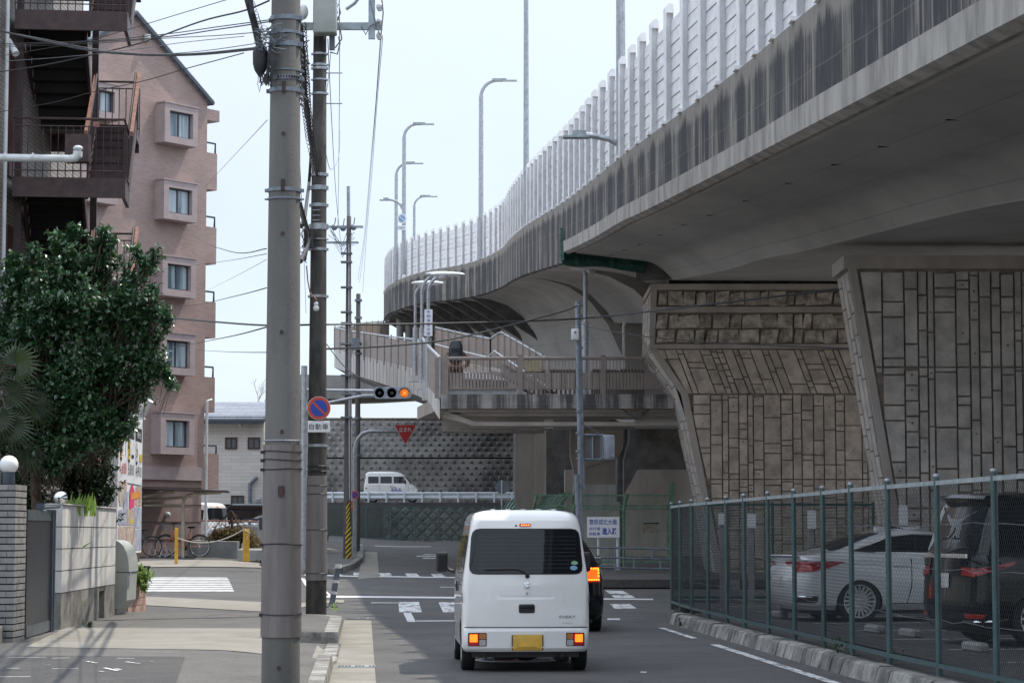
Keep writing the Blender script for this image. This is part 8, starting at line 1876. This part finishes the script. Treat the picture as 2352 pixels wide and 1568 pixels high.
for k, (x, yt, yb) in enumerate(((405, 1212, 1295), (562, 1214, 1290), (569, 1214, 1290))):
    t = thing('yellow_post', ('single yellow post in front of the orange bicycle', 'left post of the yellow pair at the short planter', 'right post of the yellow pair at the short planter')[k], 'bollard', P(x, yb, 76), 0, 'yellow posts'); b = MB(); b.rbox((P(x, yb, 76) + P(x, yt, 76)) / 2, (.10, .10, P(x, yt, 76).z - P(x, yb, 76).z), .015, 2); b.build('post', 'yellow_paint', t)
t = thing('rope', 'sagging pale rope strung between the yellow posts', 'rope', P(480, 1245, 76)); b = MB(); b.path([P(408 + 154 * k / 12, 1229 + 20 * (1 - ((k - 5) / 6) ** 2) - 8 * k / 12, 75.95) for k in range(13)], .018, 6); b.path([P(562, 1217, 75.9), P(574, 1222, 75.9), P(566, 1240, 75.9)], .018, 6); b.build('rope', 'rope', t, smooth=True)
t = thing('chain_link_fence', 'low chain link fence with orange top rail in front of the parked vehicles', 'fence', P(530, 1240, 87)); b = MB(); q0, q1 = P(455, 1240, 87), P(601, 1240, 87); z_ = q0.z; q1.z = z_; zt_ = ZA(1195, 87); chain_link(b, Vector((q0.x, 87, 0)), Vector((q1.x, 87, 0)), z_ - .3, zt_, .14, .007); b.build('wire_mesh', 'galv', t, fix=False)
b = MB(); b.path([P(455, 1195, 86.9), P(601, 1197, 86.9)], .03, 6); b.build('top_rail', 'steel_rust', t); b = MB(); b.box(P(600, 1225, 86.8), (.25, .2, 1.3)); b.tube(P(603, 1280, 86), P(603, 1205, 86), .05); b.build('end_post', 'wall_white', t)
t = thing('wall_vent_frame', 'dark square frame standing at the end of the low fence', 'frame', P(599, 1200, 86)); b = MB(); b.box(P(600, 1202, 86), (.14, .1, .45)); b.box(P(580, 1192, 86), (.7, .08, .06)); b.build('frame', 'window_frame', t)
# siding house
T = thing('siding_house', 'cream siding house with grey slate roof behind the parked vehicles', 'house', P(530, 1230, 108)); YH = 108.; zb_ = .8; ze = ZA(968, YH)
b = MB(); b.bx(XA(250, YH), XA(604, YH), YH, YH + 9, zb_, ze); b.build('wall', 'siding', T)
b = MB(); x0_, x1_ = XA(240, YH), XA(607, YH); b.prism([(x0_, YH - .5, ze - .05), (x1_, YH - .5, ze - .05), (x1_, YH - .5, ze + .12), (x0_, YH - .5, ze + .12)], (0, .4, .2)); rr_ = [(x0_, YH - .4, ze + .12), (x1_, YH - .4, ze + .12), (x1_ + .2, YH + 4.5, ZA(928, YH + 4.5)), (x0_, YH + 4.5, ZA(928, YH + 4.5))]; b.prism(rr_, (0, 0, .1)); b.prism([(x0_, YH + 9.4, ze + .1), (x1_, YH + 9.4, ze + .1), (x1_, YH + 4.5, ZA(928, YH + 4.5)), (x0_, YH + 4.5, ZA(928, YH + 4.5))], (0, 0, .1)); rf = b.build('roof', 'roof_slate', T)
b = MB(); b.bx(x0_, x1_, YH - .62, YH - .48, ze - .12, ze + .03); b.build('gutter', 'window_frame', rf)
for x0p, x1p, yt, yb in ((515, 543, 1004, 1031), (567, 596, 1004, 1031), (530, 560, 1137, 1163)):
    a, c, d, e = XA(x0p, YH), XA(x1p, YH), ZA(yb, YH), ZA(yt, YH); b = MB(); b.bx(a, c, YH - .06, YH, d, d + .07); b.bx(a, c, YH - .06, YH, e - .07, e); b.bx(a, a + .07, YH - .06, YH, d + .07, e - .07); b.bx(c - .07, c, YH - .06, YH, d + .07, e - .07); b.bx((a + c) / 2 - .03, (a + c) / 2 + .03, YH - .05, YH, d + .07, e - .07); w_ = b.build('window', 'window_brown', T); b = MB(); b.bx(a + .02, c - .02, YH - .03, YH - .01, d + .02, e - .02); b.build('pane', 'window_glass', w_)
b = MB(); b.path([P(574, 1230, YH - .1), P(574, 1110, YH - .1), P(590, 1095, YH - .1)], .08, 8); b.build('downpipe', 'galv_dark', T)
b = MB()
for y in (1150, 1168): b.rbox(P(591, y, YH - .1), (.28, .2, .28), .05, 2)
b.build('meters', 'galv', T)
b = MB(); b.tube(P(553, 973, YH - .3), P(553, 981, YH - .3), .09); b.build('wall_lamp', 'galv', T)
rnd = random.Random(77); T = thing('bare_tree', 'faint bare twiggy tree over the roof of the siding house', 'tree', P(600, 1000, 118)); b = MB()
def twig(p, d, l, r_, k):
    q = p + d * l; b.path([p, q], r_, 4)
    if k: 
        for _ in range(3): twig(q, (d + rv(rnd) * .55).normalized(), l * .68, r_ * .6, k - 1)
twig(P(602, 1000, 118), Vector((-.1, 0, 1)), 1.1, .025, 4); b.build('trunk', 'bark', T)

# ================================================================== OVERHEAD WIRES
def wire(label, pts, r, mt='cable', sag=0., wig=0.):
    """pts: (x, y, depth)"""
    q = [P(*p) for p in pts]; q = cr([tuple(v) for v in q], 6) if len(q) > 2 else [q[0].lerp(q[1], k / 10) + Vector((0, 0, -sag * 4 * (k / 10) * (1 - k / 10))) for k in range(11)]
    t = thing('overhead_wire', label, 'wire', q[len(q) // 2], 0, 'overhead wires'); b = MB(); b.path(q, r, 5); b.build('wire', mt, t); return t
wire('thick black cable sagging from the fire escape to the closure on the foreground pole', [(-5, 70, 38), (90, 92, 36), (205, 116, 33), (330, 126, 29), (450, 125, 26), (585, 112, 22.9)], .017)
wire('thin carrier strand just above the thick sagging cable', [(-5, 70, 38), (110, 92, 36), (200, 110, 33), (330, 124, 29), (450, 119, 26), (590, 100, 22.9)], .005, 'cable_grey')
wire('black cable crossing the gable and climbing to the top of the foreground pole', [(-5, 166, 38), (100, 150, 36), (230, 122, 33), (330, 97, 30), (460, 50, 26), (560, 25, 24), (618, 2, 22.9)], .010)
wire('thin wire sloping up across the sky to the top edge', [(-5, 130, 38), (170, 100, 34), (270, 75, 31), (420, 30, 27), (560, -12, 23.5)], .005)
wire('upper of the flat wires reaching the foreground pole', [(-5, 101, 38), (200, 95, 34), (370, 80, 29), (500, 62, 26), (620, 46, 22.9)], .006)
wire('middle of the flat wires reaching the foreground pole', [(-5, 105, 38), (200, 97, 34), (370, 86, 29), (500, 68, 26), (620, 50, 22.9)], .007)
wire('lower of the flat wires reaching the foreground pole', [(-5, 109, 38), (200, 101, 34), (370, 89, 29), (500, 82, 26), (620, 72, 22.9)], .005)
wire('pale thin wire falling left across the tiled wall', [(-5, 142, 38), (150, 131, 35), (300, 115, 31), (420, 98, 27), (560, 84, 23.5)], .0045, 'cable_grey')
wire('long wire rising across the pink gable to the foreground pole', [(-5, 258, 38), (120, 236, 36), (220, 210, 33), (330, 186, 30), (420, 160, 27), (560, 122, 23.5)], .006)
wire('single thin wire rising steeply from the balcony to the foreground pole', [(470, 430, 60), (540, 355, 40), (614, 276, 23)], .004, 'cable_grey')
wire('thin wire from the pink building to the middle of the foreground pole', [(405, 500, 82), (450, 545, 60), (530, 578, 35), (612, 571, 23.1)], .006)
wire('upper rising wire from the bay window to the foreground pole', [(370, 708, 84), (450, 700, 60), (540, 680, 35), (612, 661, 23.1)], .006)
wire('thin wire rising from the second bay window', [(470, 670, 70), (540, 635, 40), (612, 596, 23.1)], .003, 'cable_grey')
wire('flat thin wire reaching the pole below the band', [(372, 618, 84), (500, 602, 45), (612, 583, 23.1)], .004)
wire('bundled wire rising to the foreground pole above the second crossing wire', [(380, 802, 82), (460, 786, 55), (540, 770, 35), (612, 751, 23.1)], .008)
wire('thin wire reaching the dark pole near the long crossing cable', [(455, 804, 70), (530, 808, 40), (612, 809, 24)], .005)
wire('long black cable crossing the whole view in front of both near poles', [(355, 727, 60), (480, 738, 55), (612, 747, 50), (750, 745, 48), (1000, 743, 52), (1325, 732, 61), (1600, 702, 55), (1940, 662, 46)], .022)
wire('second black cable rising from the dark pole to the steel pole', [(748, 801, 43), (900, 794, 48), (1040, 778, 52), (1180, 745, 56), (1290, 716, 60), (1325, 703, 61.5)], .018)
wire('black cable from the steel pole into the shade of the nearer pier', [(1330, 738, 61.8), (1360, 752, 60), (1500, 775, 56), (1700, 790, 50), (1950, 800, 44)], .014)
wire('vertical looking cable hanging from the top edge beside the crossarm', [(779, -10, 42), (780, 120, 50), (779, 300, 65), (777, 460, 84), (776, 521, 88)], .008, 'cable_grey')
for k, (a, c) in enumerate((((874, 84), (822, 642)), ((876, 84), (826, 648)), ((879, 88), (833, 672)))):
    wire('%s of three long wires falling from the insulators to the thin pole' % ('left', 'middle', 'right')[k], [(a[0], a[1], 43), (a[0] - 12 - k, 250, 52), (a[0] - 25, 400, 66), (a[0] - 37, 540, 84), (c[0], c[1], 97)], .006, 'cable_grey')
wire('thin looping wire between the near poles on the left', [(689, 380, 24), (695, 520, 30), (700, 640, 40), (703, 720, 42)], .004, 'cable_grey')
wire('thin wire to the traffic signal arm', [(750, 790, 60), (800, 850, 66), (860, 880, 72), (888, 893, 74.8)], .014, 'cable_grey')
wire('looping slack wire under the crossarm', [(760, 120, 43), (752, 200, 45), (742, 240, 43), (730, 225, 42.6)], .006, 'cable_grey')
wire('thin slack wire right of the dark pole', [(748, 350, 42.8), (760, 390, 46), (778, 360, 52), (781, 300, 60)], .006, 'cable_grey')
wire('near vertical thin wire left of the hanging cable', [(753, 90, 42.6), (762, 280, 55), (772, 450, 75), (786, 590, 88)], .009, 'cable_grey')
# ------------------------------------------------------------------ small plants on the kerbs
def tuft(label, x, y, Y0=None, mt='leaf_hedge', n=14, r_=.13, off=.2, seed=0):
    p = G(x, y, off); T = thing('weed', label, 'weed', p); b = MB(); rnd = random.Random(seed)
    for k in range(n * 4): v = rv(rnd); v.z = abs(v.z); leaf(b, p + v * r_ * rnd.random(), v + Vector((0, 0, .3)), Vector((0, 0, 1)), .05, .014)
    b.build('leaves', mt, T, fix=False)
tuft('small weed hanging over the right kerb face', 1563, 1438, off=.08, seed=1); tuft('weed at the foot of the teal fence, middle of the kerb', 1925, 1500, off=.2, seed=2, r_=.2); tuft('weed at the foot of the teal fence near the front', 2050, 1520, off=.2, seed=3, r_=.22)
tuft('grass tuft beside the leaning marker post', 770, 1402, mt='leaf_yucca', off=.18, seed=4, r_=.14); tuft('sparse weed where the wall meets the pavement', 205, 1440, off=.12, seed=5, r_=.08); tuft('dry weeds at the foot of the thin poles', 822, 1285, mt='leaf_brown', off=.1, seed=6, r_=.5, n=30)
tuft('weeds at the foot of the short planter', 590, 1288, mt='leaf_shrub', off=.05, seed=7, r_=.35, n=20)
